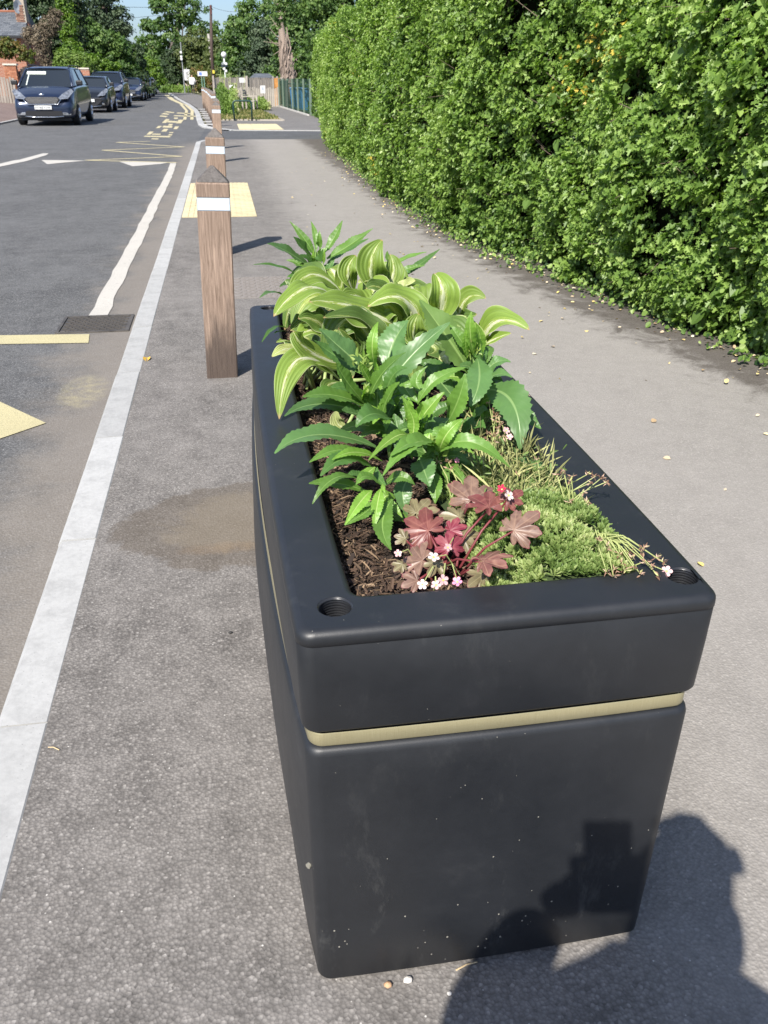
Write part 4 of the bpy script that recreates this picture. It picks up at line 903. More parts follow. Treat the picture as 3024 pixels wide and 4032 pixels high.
buds(t, (0.301, 1.4, 0.797), ft, 16, .010, 9); buds(t, (0.333, 1.35, 0.785), ft, 16, .012, 10)
ft = (.22, 1.25, .682)
t = plant('leafy_perennial', 'low rosette of short rounded green leaves on bare compost at the front left', 'plant', PE, ft, [([(.22, 1.25, .68), (.218, 1.245, .735)], .006)], M_stem, g)

# ---- heuchera
def heuch_mat(name, c1, c2, vein, back=(.24, .025, .07)):
    n = NM(name); uv = n.n('ShaderNodeSeparateXYZ'); n.l(n.co('UV'), uv.inputs[0]); r, th = uv.outputs[0], uv.outputs[1]
    base = n.mix(n.ramp(n.noise(38, 5, .7), [(.35, 0.0), (.7, 1.0)]), c1, c2)
    lob = n.math('ABSOLUTE', n.math('SUBTRACT', n.math('FRACT', n.math('MULTIPLY', th, 7.0)), .5))
    base = n.mix(n.math('MULTIPLY', sm(n, n.math('MULTIPLY', lob, r), .022, .006), .7), base, vein)
    v2 = n.vor(34, feature='DISTANCE_TO_EDGE'); base = n.mix(n.math('MULTIPLY', sm(n, v2, .10, .0), .4), base, vein)
    base = n.mix(n.math('MULTIPLY', sm(n, r, .93, 1.0), .5), base, back)
    g_ = n.n('ShaderNodeNewGeometry'); base = n.mix(g_.outputs['Backfacing'], base, back)
    n.base(base); n.set(Roughness=.42); n.b.inputs['Specular IOR Level'].default_value = .5; n.bump(v2, .5, .0022); n.translucent(n.mix(1.0, base, (1.6, .8, .8), 'MULTIPLY'), .14); return n.m
HM = {'o': heuch_mat('heuchera_bronze', (.125, .066, .050), (.24, .155, .115), (.30, .19, .13)), 'r': heuch_mat('heuchera_red', (.125, .030, .030), (.19, .07, .056), (.29, .12, .09)),
      'k': heuch_mat('heuchera_olive', (.12, .10, .05), (.22, .19, .10), (.27, .24, .13)), 'c': heuch_mat('heuchera_crimson', (.17, .02, .04), (.25, .06, .07), (.3, .1, .1)), 'm': heuch_mat('heuchera_copper', (.15, .06, .05), (.23, .115, .085), (.38, .22, .15))}
HEU = [((0.362,1.220,0.742),(0.362,1.220,0.772),0.034,'o'),
 ((0.362,1.120,0.778),(0.361,1.120,0.787),0.028,'r'),
 ((0.270,1.130,0.740),(0.261,1.130,0.753),0.033,'r'),
 ((0.377,1.045,0.777),(0.389,1.045,0.790),0.030,'o'),
 ((0.266,1.200,0.736),(0.269,1.200,0.750),0.024,'k'),
 ((0.331,1.170,0.738),(0.324,1.170,0.743),0.020,'k'),
 ((0.246,1.060,0.730),(0.228,1.060,0.743),0.028,'o'),
 ((0.296,1.090,0.729),(0.296,1.090,0.733),0.023,'c'),
 ((0.319,1.000,0.756),(0.325,1.000,0.757),0.029,'m'),
 ((0.393,1.130,0.783),(0.406,1.130,0.795),0.020,'r'),
 ((0.230,1.020,0.721),(0.217,1.010,0.727),0.015,'o'),
 ((0.322,1.120,0.731),(0.329,1.110,0.734),0.018,'k'),
 ((0.328,1.020,0.722),(0.316,1.010,0.722),0.019,'k'),
 ((0.232,1.120,0.735),(0.226,1.120,0.739),0.012,'k'),
 ((0.305,1.130,0.738),(0.319,1.130,0.741),0.017,'c'),
 ((0.216,1.060,0.726),(0.206,1.050,0.729),0.011,'k'),
 ((0.265,1.050,0.731),(0.257,1.040,0.725),0.017,'k')]
hf = Vector((.285, 1.09, .683)); heu = thing('heuchera', 'purple and bronze lobed leafed heuchera at the front of the planter', 'heuchera', hf)
M_pet = plain('dark_red_stalk', (.16, .03, .035), .5)
rs = random.Random(4)
for A_, C_, rr, k in HEU:
    A_, C_ = Vector(A_), Vector(C_); d = (C_-A_); nv = Vector((rs.gauss(-.12, .22), rs.gauss(-.5, .15), .85)).normalized()
    if d.length < .004: d = Vector((rs.uniform(-1, 1), -.6, 0))
    d = (d-nv*d.dot(nv)).normalized(); sd_ = d.cross(nv); V = [A_-hf]; UV = [(0, .5)]; nt_ = 96; rings = [.12, .28, .45, .6, .75, .88, 1.0]
    ph = rs.uniform(0, 6.28); cup = rs.uniform(-.12, .22); lobe_sc = [rs.uniform(.85, 1.12) for _ in range(8)]
    def rad(th):      # th in -1..1 over the whole leaf
        x = (th+1)/2*7; i = int(min(6, x)); f_ = x-i; lb_ = math.sin(math.pi*f_)**.8; side = .62+.38*math.cos(th*math.pi*.8)
        base_r = .52+.48*lb_; teeth = .075*abs(math.sin(f_*math.pi*3.0+.4))+.015*math.sin(i*2.1+f_*23)
        return (base_r*lobe_sc[i]+teeth)*side
    for rg in rings:
        for i in range(nt_+1):
            th = -1+2*i/nt_; a = th*math.radians(158); x = (th+1)/2*7; f_ = x-int(min(6, x)); R_ = rr*1.5*rad(th)
            q = R_*rg; z = rr*(cup*rg*rg + .20*rg**1.3*(math.cos(math.pi*2*f_)*.5+.1) + .14*rg*rg*math.sin(a*2+ph) - .16*rg**2.5)
            V.append(A_-hf+d*(math.cos(a)*q)+sd_*(math.sin(a)*q)+nv*z); UV.append((rg, (th+1)/2))
    m = nt_+1; Fs = [(0, 1+i+1, 1+i) for i in range(nt_)] + [(1+r_*m+i, 1+r_*m+i+1, 1+(r_+1)*m+i+1, 1+(r_+1)*m+i) for r_ in range(len(rings)-1) for i in range(nt_)]
    raw('leaf', V, Fs, HM[k], heu, smooth=True, uv=UV)
    me = C.objects[-1].data
    if sum(p.normal.dot(nv) for p in me.polygons) < 0: me.flip_normals()
    b = MB(); st_ = Vector((rs.uniform(-.02, .02), rs.uniform(-.02, .02), 0)); b.tube([st_, (st_+A_-hf)*.5+Vector((0, 0, .012)), A_-hf-nv*.002], [.0022, .002, .0014], 6); b.build('leaf_stalk', M_pet, heu, smooth=True)

# ---- mossy saxifrage cushion
sxf = Vector((.47, 1.13, .69)); sax = thing('saxifrage', 'pale green mossy saxifrage cushion filling the front right of the planter', 'saxifrage', sxf)
def cush(x, y):
    a = ((x-.475)/.125); b_ = ((y-1.13)/.155); return .028+.042*max(0, 1-(a*a+b_*b_)*.8)+.006*math.sin(x*63)*math.sin(y*51)
b = MB(); n1, n2 = 26, 34; V = []
for j in range(n2):
    for i in range(n1):
        x, y = .33+.222*i/(n1-1), 1.0+.44*j/(n2-1); V.append((x-sxf.x, y-sxf.y, .676+cush(x, y)*.8-sxf.z))
b.add(V, [(j*n1+i, j*n1+i+1, (j+1)*n1+i+1, (j+1)*n1+i) for j in range(n2-1) for i in range(n1-1)]); b.build('mound', plain('cushion_base', (.03, .05, .012), .95), sax, smooth=True)
P_, N_, U_, S_, K_ = [], [], [], [], []
rsx = np.random.RandomState(31)
for q in range(1500):
    x, y = rsx.uniform(.33, .55), 1.0+.44*rsx.rand()**1.1
    if x < .40 and rsx.rand() < .55 and y > 1.12: continue
    if y > 1.32 and rsx.rand() < .6: continue
    z = .676+cush(x, y); e = 1e-3; gx, gy = (cush(x+e, y)-cush(x-e, y))/(2*e), (cush(x, y+e)-cush(x, y-e))/(2*e)
    ax = nrm(np.array([-gx, -gy, 1.3])+rsx.normal(0, .22, 3)); o1 = nrm(np.cross(ax, [0.3, 1, .1])); o2 = np.cross(ax, o1); col = np.clip(rsx.normal(.62 + .18*math.sin(x*40+y*30), .16), 0, 1)
    for k in range(13):
        an = k*2.4+rsx.uniform(-.2, .2); el = .25+.75*(k/13); dv = nrm((o1*math.cos(an)+o2*math.sin(an))*(1.1-el)+ax*(.25+el))
        P_.append(np.array([x, y, z])+rsx.normal(0, .0012, 3)); U_.append(dv); N_.append(nrm(ax-dv*np.dot(ax, dv)+1e-3)); S_.append(rsx.uniform(.0105, .0165)); K_.append(np.clip(col+rsx.normal(0, .08)-.25*(1-el), 0, 1))
NARROW = [(0, 0), (.07, .25), (.13, .7), (.07, .95), (0, 1)]
o = scatter('rosettes', NARROW, np.array(P_)-np.array(sxf), np.array(N_), np.array(U_), np.array(S_), F_sax, sax, fold=.35, seed=5, rndv=np.array(K_)); o['kind'] = 'stuff'
# flowers on thin stalks
PM = {'w': plain('white_petal', (.58, .46, .43), .5), 'p': plain('pale_pink_petal', (.52, .32, .32), .5), 'k': plain('pink_petal', (.66, .25, .36), .5), 'c': plain('crimson_bud_petal', (.55, .03, .08), .5)}
M_eye = plain('yellow_stamens', (.6, .48, .1), .6); M_fst = plain('pale_flower_stalk', (.34, .38, .14), .6)
FLW = [((0.391,1.120,0.796),0.0105,'w'),
 ((0.255,1.030,0.751),0.0105,'w'),
 ((0.233,1.000,0.726),0.0090,'w'),
 ((0.264,1.005,0.727),0.0100,'p'),
 ((0.253,1.000,0.723),0.0090,'p'),
 ((0.284,1.000,0.725),0.0090,'k'),
 ((0.481,1.420,0.780),0.0090,'p'),
 ((0.410,1.420,0.765),0.0070,'k'),
 ((0.370,1.350,0.757),0.0060,'k'),
 ((0.482,1.400,0.775),0.0080,'p'),
 ((0.595,0.985,0.722),0.0100,'p'),
 ((0.286,1.070,0.742),0.0080,'p'),
 ((0.380,1.120,0.807),0.0080,'c'),
 ((0.209,1.060,0.745),0.0070,'p')]
def flower(p, s, k, foot):
    f = MB(); nv = Vector((rnd.gauss(0, .25), -.62+rnd.gauss(0, .15), .75)).normalized(); a_ = nv.orthogonal().normalized(); b_ = nv.cross(a_); o_ = Vector(p)-sxf; V = []; Fs = []
    closed = .9 if k == 'c' else (.35 if k == 'k' else .12)
    for i in range(5):
        an = i*1.2566+rnd.uniform(-.08, .08); d = a_*math.cos(an)+b_*math.sin(an); t_ = nv.cross(d); n0 = len(V)
        for rr, ww, hh in ((.12, .08, 0), (.45, .30, .06), (.8, .40, .10), (1.05, .22, .05), (1.12, .0, .02)):
            for sg in ((-1, 0, 1)): V.append(o_+(d*rr+nv*(hh+closed*rr)+t_*ww*sg+nv*(.04*abs(sg)))*s)
        Fs += [(n0+r_*3+c_, n0+r_*3+c_+1, n0+(r_+1)*3+c_+1, n0+(r_+1)*3+c_) for r_ in range(4) for c_ in range(2)]
    f.add(V, Fs); fo = f.build('flower', PM[k], sax, smooth=True)
    e = MB(); e.disc(o_+nv*s*.12, s*.2, nv, s*.14, 10); e.build('stamens', M_eye, fo)
    ft = Vector(foot)-sxf; g_ = MB(); g_.tube([ft, ft*.45+o_*.55+Vector((0, 0, .018)), o_], [.0009, .0009, .0007], 5); g_.build('stalk', M_fst, sax)
for p, s, k in FLW:
    flower(p, s*.76, k, (min(.53, max(.2, p[0]+rnd.uniform(.0, .09))), min(1.5, p[1]+rnd.uniform(.02, .09)), .70))
# dried flower heads: each a tuft on its own thin stalk
DRY = [(0.463,1.480,0.814),(0.467,1.470,0.803),(0.473,1.460,0.794),(0.476,1.450,0.788),(0.468,1.450,0.788),(0.479,1.440,0.786),(0.434,1.420,0.770),(0.442,1.420,0.762),(0.446,1.420,0.774),(0.457,1.430,0.767),(0.465,1.430,0.771),(0.432,1.400,0.756),(0.444,1.400,0.751),(0.446,1.400,0.758),(0.334,1.340,0.763),(0.352,1.340,0.760),(0.352,1.330,0.751),(0.461,1.380,0.748),(0.461,1.420,0.758),(0.552,1.550,0.796),(0.561,1.550,0.805),(0.552,1.540,0.795),(0.502,1.300,0.769),(0.470,1.400,0.778),(0.461,1.280,0.753),(0.473,1.440,0.777),(0.479,1.460,0.800),(0.507,1.220,0.779),(0.517,1.220,0.785),(0.524,1.200,0.782),(0.523,1.200,0.773),(0.553,1.200,0.785),(0.553,1.190,0.773),(0.565,1.200,0.779),(0.577,1.200,0.776),(0.587,1.200,0.768),(0.537,1.180,0.762),(0.510,1.160,0.758),(0.537,1.160,0.753),(0.504,1.030,0.757),(0.515,1.020,0.751),(0.530,1.010,0.742),(0.564,1.010,0.743),(0.566,1.010,0.749),(0.531,1.000,0.735),(0.549,1.020,0.739),(0.551,1.010,0.736),(0.584,1.000,0.737),(0.590,0.990,0.735),(0.562,0.990,0.737),(0.568,0.980,0.734),(0.543,0.985,0.732),(0.528,0.985,0.730),(0.507,0.975,0.728),(0.548,0.975,0.728),(0.574,0.970,0.725),(0.501,0.985,0.730),(0.515,0.990,0.729),(0.524,1.040,0.740),(0.518,1.050,0.738),(0.500,1.050,0.728)]
M_dry = attr_mat('dried_flower', [(0, (.16, .08, .05)), (.5, (.36, .22, .15)), (.8, (.5, .36, .28)), (1, (.5, .5, .2))], .7, .1)
for i, p in enumerate(DRY):
    o_ = Vector(p)-sxf; rs2 = np.random.RandomState(i+70); m = 9
    scatter('dried_flower_head', [(0, 0), (.16, .4), (0, 1)], np.tile(np.array(o_), (m, 1))+rs2.normal(0, .0015, (m, 3)), rdir(m, rs2), nrm(rs2.normal(0, 1, (m, 3))+np.array([0, -.3, .6])), rs2.uniform(.006, .0105, m), M_dry, sax, fold=.5, seed=i)
    if p[1] < 1.06 and p[0] > .5: ft = Vector((.515+.02*rnd.random(), 1.06+.03*rnd.random(), .735))
    elif p[0] > .54: ft = Vector((.5+.03*rnd.random(), p[1]+rnd.uniform(-.02, .05), .70))
    else: ft = Vector((min(.53, p[0]+rnd.uniform(-.015, .04)), p[1]-rnd.uniform(-.01, .06), .69))
    ft -= sxf; b = MB(); b.tube([ft, ft*.5+o_*.5+Vector((rnd.uniform(-.008, .008), 0, .014)), o_], [.0011, .0010, .0007], 5); b.build('stalk', M_fst, sax)
n = 420; P_ = np.stack([R.uniform(.40, .545, n), R.uniform(1.24, 1.56, n), R.uniform(.69, .74, n)], 1)-np.array(sxf)
o = scatter('dry_stems', [(0, 0), (.010, .3), (.009, .7), (0, 1)], P_, rdir(n, R), nrm(R.normal(0, .6, (n, 3))+np.array([0, 0, .8])), R.uniform(.035, .075, n), attr_mat('straw_stalks', [(0, (.12, .13, .04)), (1, (.42, .42, .18))], .8), sax, fold=.3, curl=.2, seed=44); o['kind'] = 'stuff'
n = 1800; P_ = np.stack([R.uniform(.37, .545, n), R.uniform(1.2, 1.62, n), .682+R.exponential(.02, n)], 1)-np.array(sxf)
o = scatter('loose_foliage', NARROW, P_, rdir(n, R)+np.array([0, -.3, .7]), rdir(n, R)+np.array([0, 0, .5]), R.uniform(.010, .018, n), F_sax, sax, seed=45, rndv=R.uniform(0, .5, n)); o['kind'] = 'stuff'

# ================================================================ bollards
def make_bollard(label):
    t = thing('bollard', label, 'bollard', (0, 0, 0), 0, 'timber bollards along the kerb'); h = .0775
    def hw(z): return h
    b = MB(); zs = [-.05, .80, .803, .803, .868, .868, .871, .93]; hs = [h, h, h-.004, h-.004, h-.004, h-.004, h, h-.002]
    V = []
    for z, w_ in zip([-.05, .2, .5, .805, .809, .866, .87, .925, .932], [h, h, h, h, h-.005, h-.005, h, h, h-.006]):
        c_ = .006; V += [(x, y, z) for x, y in ((-w_+c_, -w_), (w_-c_, -w_), (w_, -w_+c_), (w_, w_-c_), (w_-c_, w_), (-w_+c_, w_), (-w_, w_-c_), (-w_, -w_+c_))]
    n = 9; b.add(V, [(i*8+k, i*8+(k+1) % 8, (i+1)*8+(k+1) % 8, (i+1)*8+k) for i in range(n-1) for k in range(8)]+[tuple(range(64, 72))]); b.build('post', M_oak, t)
    b = MB(); w_ = h-.004; z0 = .9325; b.add([(-w_, -w_, z0), (w_, -w_, z0), (w_, w_, z0), (-w_, w_, z0), (-.007, -.007, 1.0), (.007, -.007, 1.0), (.007, .007, 1.0), (-.007, .007, 1.0)],
        [(0, 1, 5, 4), (1, 2, 6, 5), (2, 3, 7, 6), (3, 0, 4, 7), (4, 5, 6, 7), (3, 2, 1, 0)]); b.build('cap', M_oakcap, t, bevel=.004)
    for sg in (-1, 1):
        b = MB(); b.box(-h+.004, h-.004, -.0025, .0025, .811, .864); o = b.build('reflective_band', M_refl, t); o.location = (0, sg*(h-.002), 0)
        b = MB(); b.box(-h+.001, h-.001, -.0015, .0015, .808, .867); o = b.build('band_rim', M_reflrim, t); o.location = (0, sg*(h-.0035), 0)
    return t
bl = [((-.085, 4.335), 'nearest and largest timber bollard with white band, just left of the planter'),
      ((-.085, 7.75), 'second timber bollard from the viewer, directly behind the nearest one'), ((-.08, 17.1), 'third timber bollard, just before the side road crossing'), ((-.08, 20.5), 'last timber bollard on the near side of the side road'),
      ((-.18, 30.2), 'first timber bollard beyond the side road'), ((-.24, 32.6), 'second timber bollard beyond the side road'), ((-.32, 35.4), 'third timber bollard beyond the side road'), ((-.40, 38.4), 'fourth timber bollard beyond the side road'),
      ((-.50, 41.5), 'fifth timber bollard beyond the side road'), ((-.62, 45), 'sixth timber bollard beyond the side road'), ((-.78, 49), 'farthest timber bollard, near the grey fence')]
b0 = make_bollard(bl[0][1])
for i, ((x, y), lb) in enumerate(bl):
    o = b0 if i == 0 else copy_tree(b0)
    o.location = (x, y, 0); o.rotation_euler = (rnd.uniform(-.005, .005), .028 if i < 2 else rnd.uniform(-.01, .02), rnd.uniform(-.02, .02)); o['label'] = lb

# ================================================================ cars
def carpaint(name, c, rough=.28):
    n = NM(name); n.base(c); n.set(Roughness=rough, Metallic=.35); n.b.inputs['Coat Weight'].default_value = .8; n.b.inputs['Coat Roughness'].default_value = .06; return n.m
M_glass = NM('dark_car_glass'); M_glass.base((.012, .016, .02)); M_glass.set(Roughness=.06); M_glass.b.inputs['Specular IOR Level'].default_value = .9; M_glass = M_glass.m
M_tyre = plain('tyre_rubber', (.015, .015, .016), .85); M_alloy = plain('alloy_wheel', (.45, .46, .48), .35, .8); M_chrome = plain('chrome_trim', (.75, .76, .78), .15, 1.0, var=.03)
M_trim = plain('black_car_trim', (.012, .012, .014), .5); M_lamp = plain('headlamp_glass', (.26, .28, .31), .08, .55, var=.6, vs=11); M_plate = plain('number_plate_white', (.72, .73, .72), .4, var=.03)
M_ink = plain('plate_lettering', (.02, .02, .02), .5); M_badge = plain('blue_oval_badge', (.03, .08, .3), .3); M_seat = plain('pale_sun_visor', (.6, .66, .58), .7, var=.05); M_inner = plain('car_interior', (.02, .021, .024), .8)
def text_obj(txt, size, mat, parent, loc, rot, name='lettering', ext=.002):
    cu = bpy.data.curves.new('txt', 'FONT'); cu.body = txt; cu.size = size; cu.align_x = 'CENTER'; cu.align_y = 'CENTER'; cu.extrude = ext
    o = bpy.data.objects.new('txt', cu); C.objects.link(o); me = bpy.data.meshes.new_from_object(o.evaluated_get(bpy.context.evaluated_depsgraph_get())); bpy.data.objects.remove(o)
    me.name = name; me.materials.clear(); me.materials.append(mat); p = bpy.data.objects.new(name, me); link(p, parent); p.location = loc; p.rotation_euler = rot; return p
def make_car(label, paint, W=1.9, Ln=4.8, H=1.72, kind='mpv', plate='', loc=(0, 0), rails=False, badge=True, group=None, mark=''):
    """front faces -Y, origin at ground below the front bumper"""
    t = thing('parked_car', label, 'car', (loc[0], loc[1], RZ), 0, 'cars parked along the left kerb'); hw = W/2
    hood = {'mpv': 1.08, 'hatch': .98, 'suv': 1.12, 'saloon': .93}[kind]; cowl = hood+.07; wsy = {'mpv': .95, 'hatch': .98, 'suv': 1.22, 'saloon': 1.2}[kind]; roofy = {'mpv': 1.85, 'hatch': 1.65, 'suv': 1.95, 'saloon': 2.0}[kind]
    # body lofted along its length; cross-section half: sill, bumper, waist, shoulder, bonnet edge, centre
    st = [(0.0, .80, .30, .56, .60), (.07, .90, .24, .70, hood-.34), (.22, .965, .2, .82, hood-.17), (.5, .99, .19, .90, hood-.06), (wsy-.1, 1.0, .19, cowl-.07, cowl-.005), (wsy+.35, 1.0, .19, cowl-.02, cowl+.045), (Ln*.5, 1.0, .19, cowl+.02, cowl+.06),
          (Ln-.9, 1.0, .19, cowl+.05, cowl+.08), (Ln-.3, .98, .2, cowl+.03, cowl+.05), (Ln-.06, .93, .26, cowl-.05, cowl-.02), (Ln, .86, .32, .8, .82)]
    V = []; ns_ = 0
    for y, wf, zs_, zsh, zt_ in st:
        w_ = hw*wf; half = [(w_*.80, zs_), (w_*.95, zs_+.05), (w_, (zs_+zsh)*.5-.05), (w_*.985, (zs_+zsh)*.5+.12), (w_*.955, zsh-.04), (w_*.90, zsh+(zt_-zsh)*.35), (w_*.6, zt_-.012), (w_*.2, zt_)]
        ring = half + [(-x, z) for x, z in half[::-1]]; ns_ = len(ring); V += [(x, y, z) for x, z in ring]
    b = MB(); b.add(V, [(i*ns_+k, (i+1)*ns_+k, (i+1)*ns_+(k+1) % ns_, i*ns_+(k+1) % ns_) for i in range(len(st)-1) for k in range(ns_)] + [tuple(range(ns_)), tuple((len(st)-1)*ns_+k for k in range(ns_))[::-1]])
    body = b.build('body', paint, t, smooth=True); m = body.modifiers.new('s', 'SUBSURF'); m.levels = m.render_levels = 2
    # greenhouse: dark glass volume with painted roof and pillars
    wr = hw*.70; wb = hw*.915; zr = H; rear = Ln-.55 if kind != 'saloon' else Ln-.95; rt = Ln-(.35 if kind in ('mpv', 'suv') else .2)
    if kind == 'saloon': rt = Ln-.5
    gh = MB(); base_ = [(wsy, cowl-.02, wb*.94), (wsy+.5, cowl+.02, wb), (rear, cowl+.04, wb), (rt, cowl+.03, wb*.9)]
    top_ = [(roofy, zr-.07, wr), (roofy+.5, zr-.04, wr*1.02), (rear-.15, zr-.05, wr*1.01), (rear+.08, zr-.09, wr*.95)]
    V = [(s_*x, y, z) for y, z, x in base_ for s_ in (-1, 1)] + [(s_*x, y, z) for y, z, x in top_ for s_ in (-1, 1)]
    gh.add(V, [(0, 1, 9, 8), (1, 3, 11, 9), (3, 5, 13, 11), (5, 7, 15, 13), (7, 6, 14, 15), (6, 4, 12, 14), (4, 2, 10, 12), (2, 0, 8, 10), (8, 9, 11, 10), (10, 11, 13, 12), (12, 13, 15, 14)])
    ws = MB(); ws.add([(-wb*.94, wsy-.004, cowl-.02), (wb*.94, wsy-.004, cowl-.02), (wr, roofy-.006, zr-.07), (-wr, roofy-.006, zr-.07)], [(0, 1, 2, 3)])
    gh.build('side_glass', M_glass, t); ws.build('windscreen', M_glass, t)
    rf = MB(); V = []
    for y, z, x in [(roofy-.03, zr-.065, wr*1.0), (roofy+.1, zr-.03, wr*1.03), (roofy+.6, zr, wr*1.05), (rear-.4, zr-.01, wr*1.04), (rear+.02, zr-.06, wr*1.0), (rear+.14, zr-.1, wr*.92)]:
        half = [(x, z-.05), (x*.97, z-.015), (x*.8, z+.012), (x*.3, z+.022)]; V += [(p, y, q) for p, q in half+[(-p, q) for p, q in half[::-1]]]
    rf.add(V, [(i*8+k, (i+1)*8+k, (i+1)*8+k+1, i*8+k+1) for i in range(5) for k in range(7)]); rf.build('roof', paint, t, smooth=True)
    for s_ in (-1, 1):
        p = MB(); p.tube([(s_*wb*.96, wsy-.03, cowl-.02), (s_*wr*1.02, roofy-.02, zr-.06)], [.035, .03], 6); p.tube([(s_*wb*.99, rear+.1, cowl+.02), (s_*wr*1.0, rear-.02, zr-.08)], [.05, .04], 6)
        p.tube([(s_*wb*1.0, (roofy+rear)/2-.15, cowl+.02), (s_*wr*1.03, (roofy+rear)/2-.1, zr-.06)], [.025, .022], 6); p.build('pillar', M_trim if False else paint, t, smooth=True)
        w_ = MB(); w_.box(s_*hw*1.0-.09, s_*hw*1.0+.12*1, -.05, .05, -.07, .075); m_ = w_.build('door_mirror', M_trim, t, bevel=.03); m_.location = (s_*.06, wsy+.28, cowl+.1)
        for wy in (.86, Ln-.92):
            r_ = .325 if kind != 'suv' else .35; ty = MB(); ty.tube([(0, 0, 0), (s_*.03, 0, 0), (s_*.19, 0, 0), (s_*.22, 0, 0)], [r_*.93, r_, r_, r_*.93], 26); wh = ty.build('wheel', M_tyre, t, smooth=False); wh.location = (s_*(hw-.215), wy, r_+.0)
            rm = MB(); rm.disc((s_*.222, 0, 0), r_*.66, (1, 0, 0), .012, 20); rm.build('rim', M_alloy, wh)
            for k in range(5):
                sp_ = MB(); a_ = k*1.2566; sp_.tube([(s_*.231, 0, 0), (s_*.229, math.cos(a_)*r_*.6, math.sin(a_)*r_*.6)], [.03, .022], 5); sp_.build('spoke', M_chrome, wh)
            ar = MB(); V = []
            for k in range(15):
                a_ = math.pi*k/14; V += [(s_*(hw*.985), wy+math.cos(a_)*(r_+.015), r_+math.sin(a_)*(r_+.015)), (s_*(hw*.985), wy+math.cos(a_)*(r_+.085), r_+math.sin(a_)*(r_+.085)), (s_*(hw*.80), wy+math.cos(a_)*(r_+.015), r_+math.sin(a_)*(r_+.015))]
            ar.add(V, [(k*3, k*3+1, k*3+4, k*3+3) for k in range(14)]+[(k*3+2, k*3, k*3+3, k*3+5) for k in range(14)]); ar.build('wheel_arch', M_trim, t)
        # headlamp, swept back round the corner
        hz = hood-.21; hl = MB(); zt2 = .16
        P_ = [(s_*hw*.50, -.002, hz-.08), (s_*hw*.80, .05, hz-.06), (s_*hw*.965, .36, hz+.14), (s_*hw*.90, .42, hz+.2), (s_*hw*.66, .16, hz+.06)]
        hl.add([(x, y-.02, z) for x, y, z in P_]+[(x, y+.1, z) for x, y, z in P_], [(0, 1, 2, 3, 4), (5, 6, 7, 8, 9)]+[(k, (k+1) % 5, 5+(k+1) % 5, 5+k) for k in range(5)]); hl.build('headlight', M_lamp, t, bevel=.02)
        fg = MB(); fg.box(-.13, .13, -.02, .05, -.045, .045); f_ = fg.build('fog_lamp', M_lamp if kind in ('mpv', 'saloon') else M_chrome, t, bevel=.015); f_.location = (s_*hw*.72, .04, .36); f_.rotation_euler = (0, 0, s_*.3)
        if kind == 'hatch': f_.scale = (.4, 1, 1.1)
    if rails:
        for s_ in (-1, 1): r2 = MB(); r2.tube([(s_*wr*.97, roofy+.12, zr-.02), (s_*wr*.97, roofy+.3, zr+.05), (s_*wr*.97, rear-.3, zr+.045), (s_*wr*.97, rear-.1, zr-.03)], .018, 6); r2.build('roof_rail', M_trim, t, smooth=True)
    gz = hood-.30
    g_ = MB()
    if kind in ('mpv', 'suv', 'saloon'):
        gw = hw*.56; V = [(-gw*.82, -.03, gz-.13), (gw*.82, -.03, gz-.13), (gw, -.03, gz+.02), (gw*.8, -.025, gz+.07), (-gw*.8, -.025, gz+.07), (-gw, -.03, gz+.02)]
        g_.add(V+[(x, .1, z) for x, y, z in V], [tuple(range(6)), tuple(range(6, 12))[::-1]]+[(k, k+6, (k+1) % 6+6, (k+1) % 6) for k in range(6)]); gr = g_.build('grille', M_trim, t)
        for k in range(5): q = MB(); zz_ = gz-.105+k*.036; w_ = gw*(.80+.04*k if k < 4 else .86); q.box(-w_, w_, -.042, -.032, zz_-.007, zz_+.007); q.build('grille_slat', M_chrome if kind == 'mpv' else M_alloy, gr)
        q = MB(); q.tube([(-gw*1.06, -.02, gz+.0), (-gw*.86, -.04, gz-.145), (gw*.86, -.04, gz-.145), (gw*1.06, -.02, gz+.0)], .014, 6); q.build('chrome_surround', M_chrome, t, smooth=True)
    q = MB(); lw = hw*.62; V = [(-lw, -.015, .30), (lw, -.015, .30), (lw*.9, -.02, .45), (-lw*.9, -.02, .45)] if kind != 'hatch' else [(-lw*1.1, -.015, .50), (-lw*.62, -.02, .30), (lw*.62, -.02, .30), (lw*1.1, -.015, .50), (lw*.9, -.02, .58), (-lw*.9, -.02, .58)]
    n_ = len(V); q.add(V+[(x, .1, z) for x, y, z in V], [tuple(range(n_)), tuple(range(n_, 2*n_))[::-1]]+[(k, k+n_, (k+1) % n_+n_, (k+1) % n_) for k in range(n_)]); q.build('lower_intake', M_trim, t)
    q = MB(); q.tube([(-hw*.62, -.005, .29), (-hw*.3, -.035, .265), (hw*.3, -.035, .265), (hw*.62, -.005, .29)], .016, 6); q.build('bumper_strip', M_chrome, t, smooth=True)
    pz = gz-.235 if kind != 'hatch' else .50; q = MB(); q.box(-.26, .26, -.066, -.052, pz-.055, pz+.055); pl = q.build('number_plate', M_plate, t, bevel=.004)
    if plate: text_obj(plate, .105, M_ink, pl, (0, -.068, pz-.004), (math.pi/2, 0, 0), 'plate_characters')
    if badge: q = MB(); q.tube([(0, 0, 0), (0, -.03, 0)], [.052, .046], 18); o = q.build('badge', M_chrome, t, smooth=True); o.location = (0, -.005, gz+.135); o.scale = (1.7, 1, .7)
    # under-side shadow block of the chassis and what shows through the windscreen
    q = MB(); q.box(-hw*.8, hw*.8, .25, Ln-.25, .16, .4); q.build('chassis', M_trim, t)
    return t
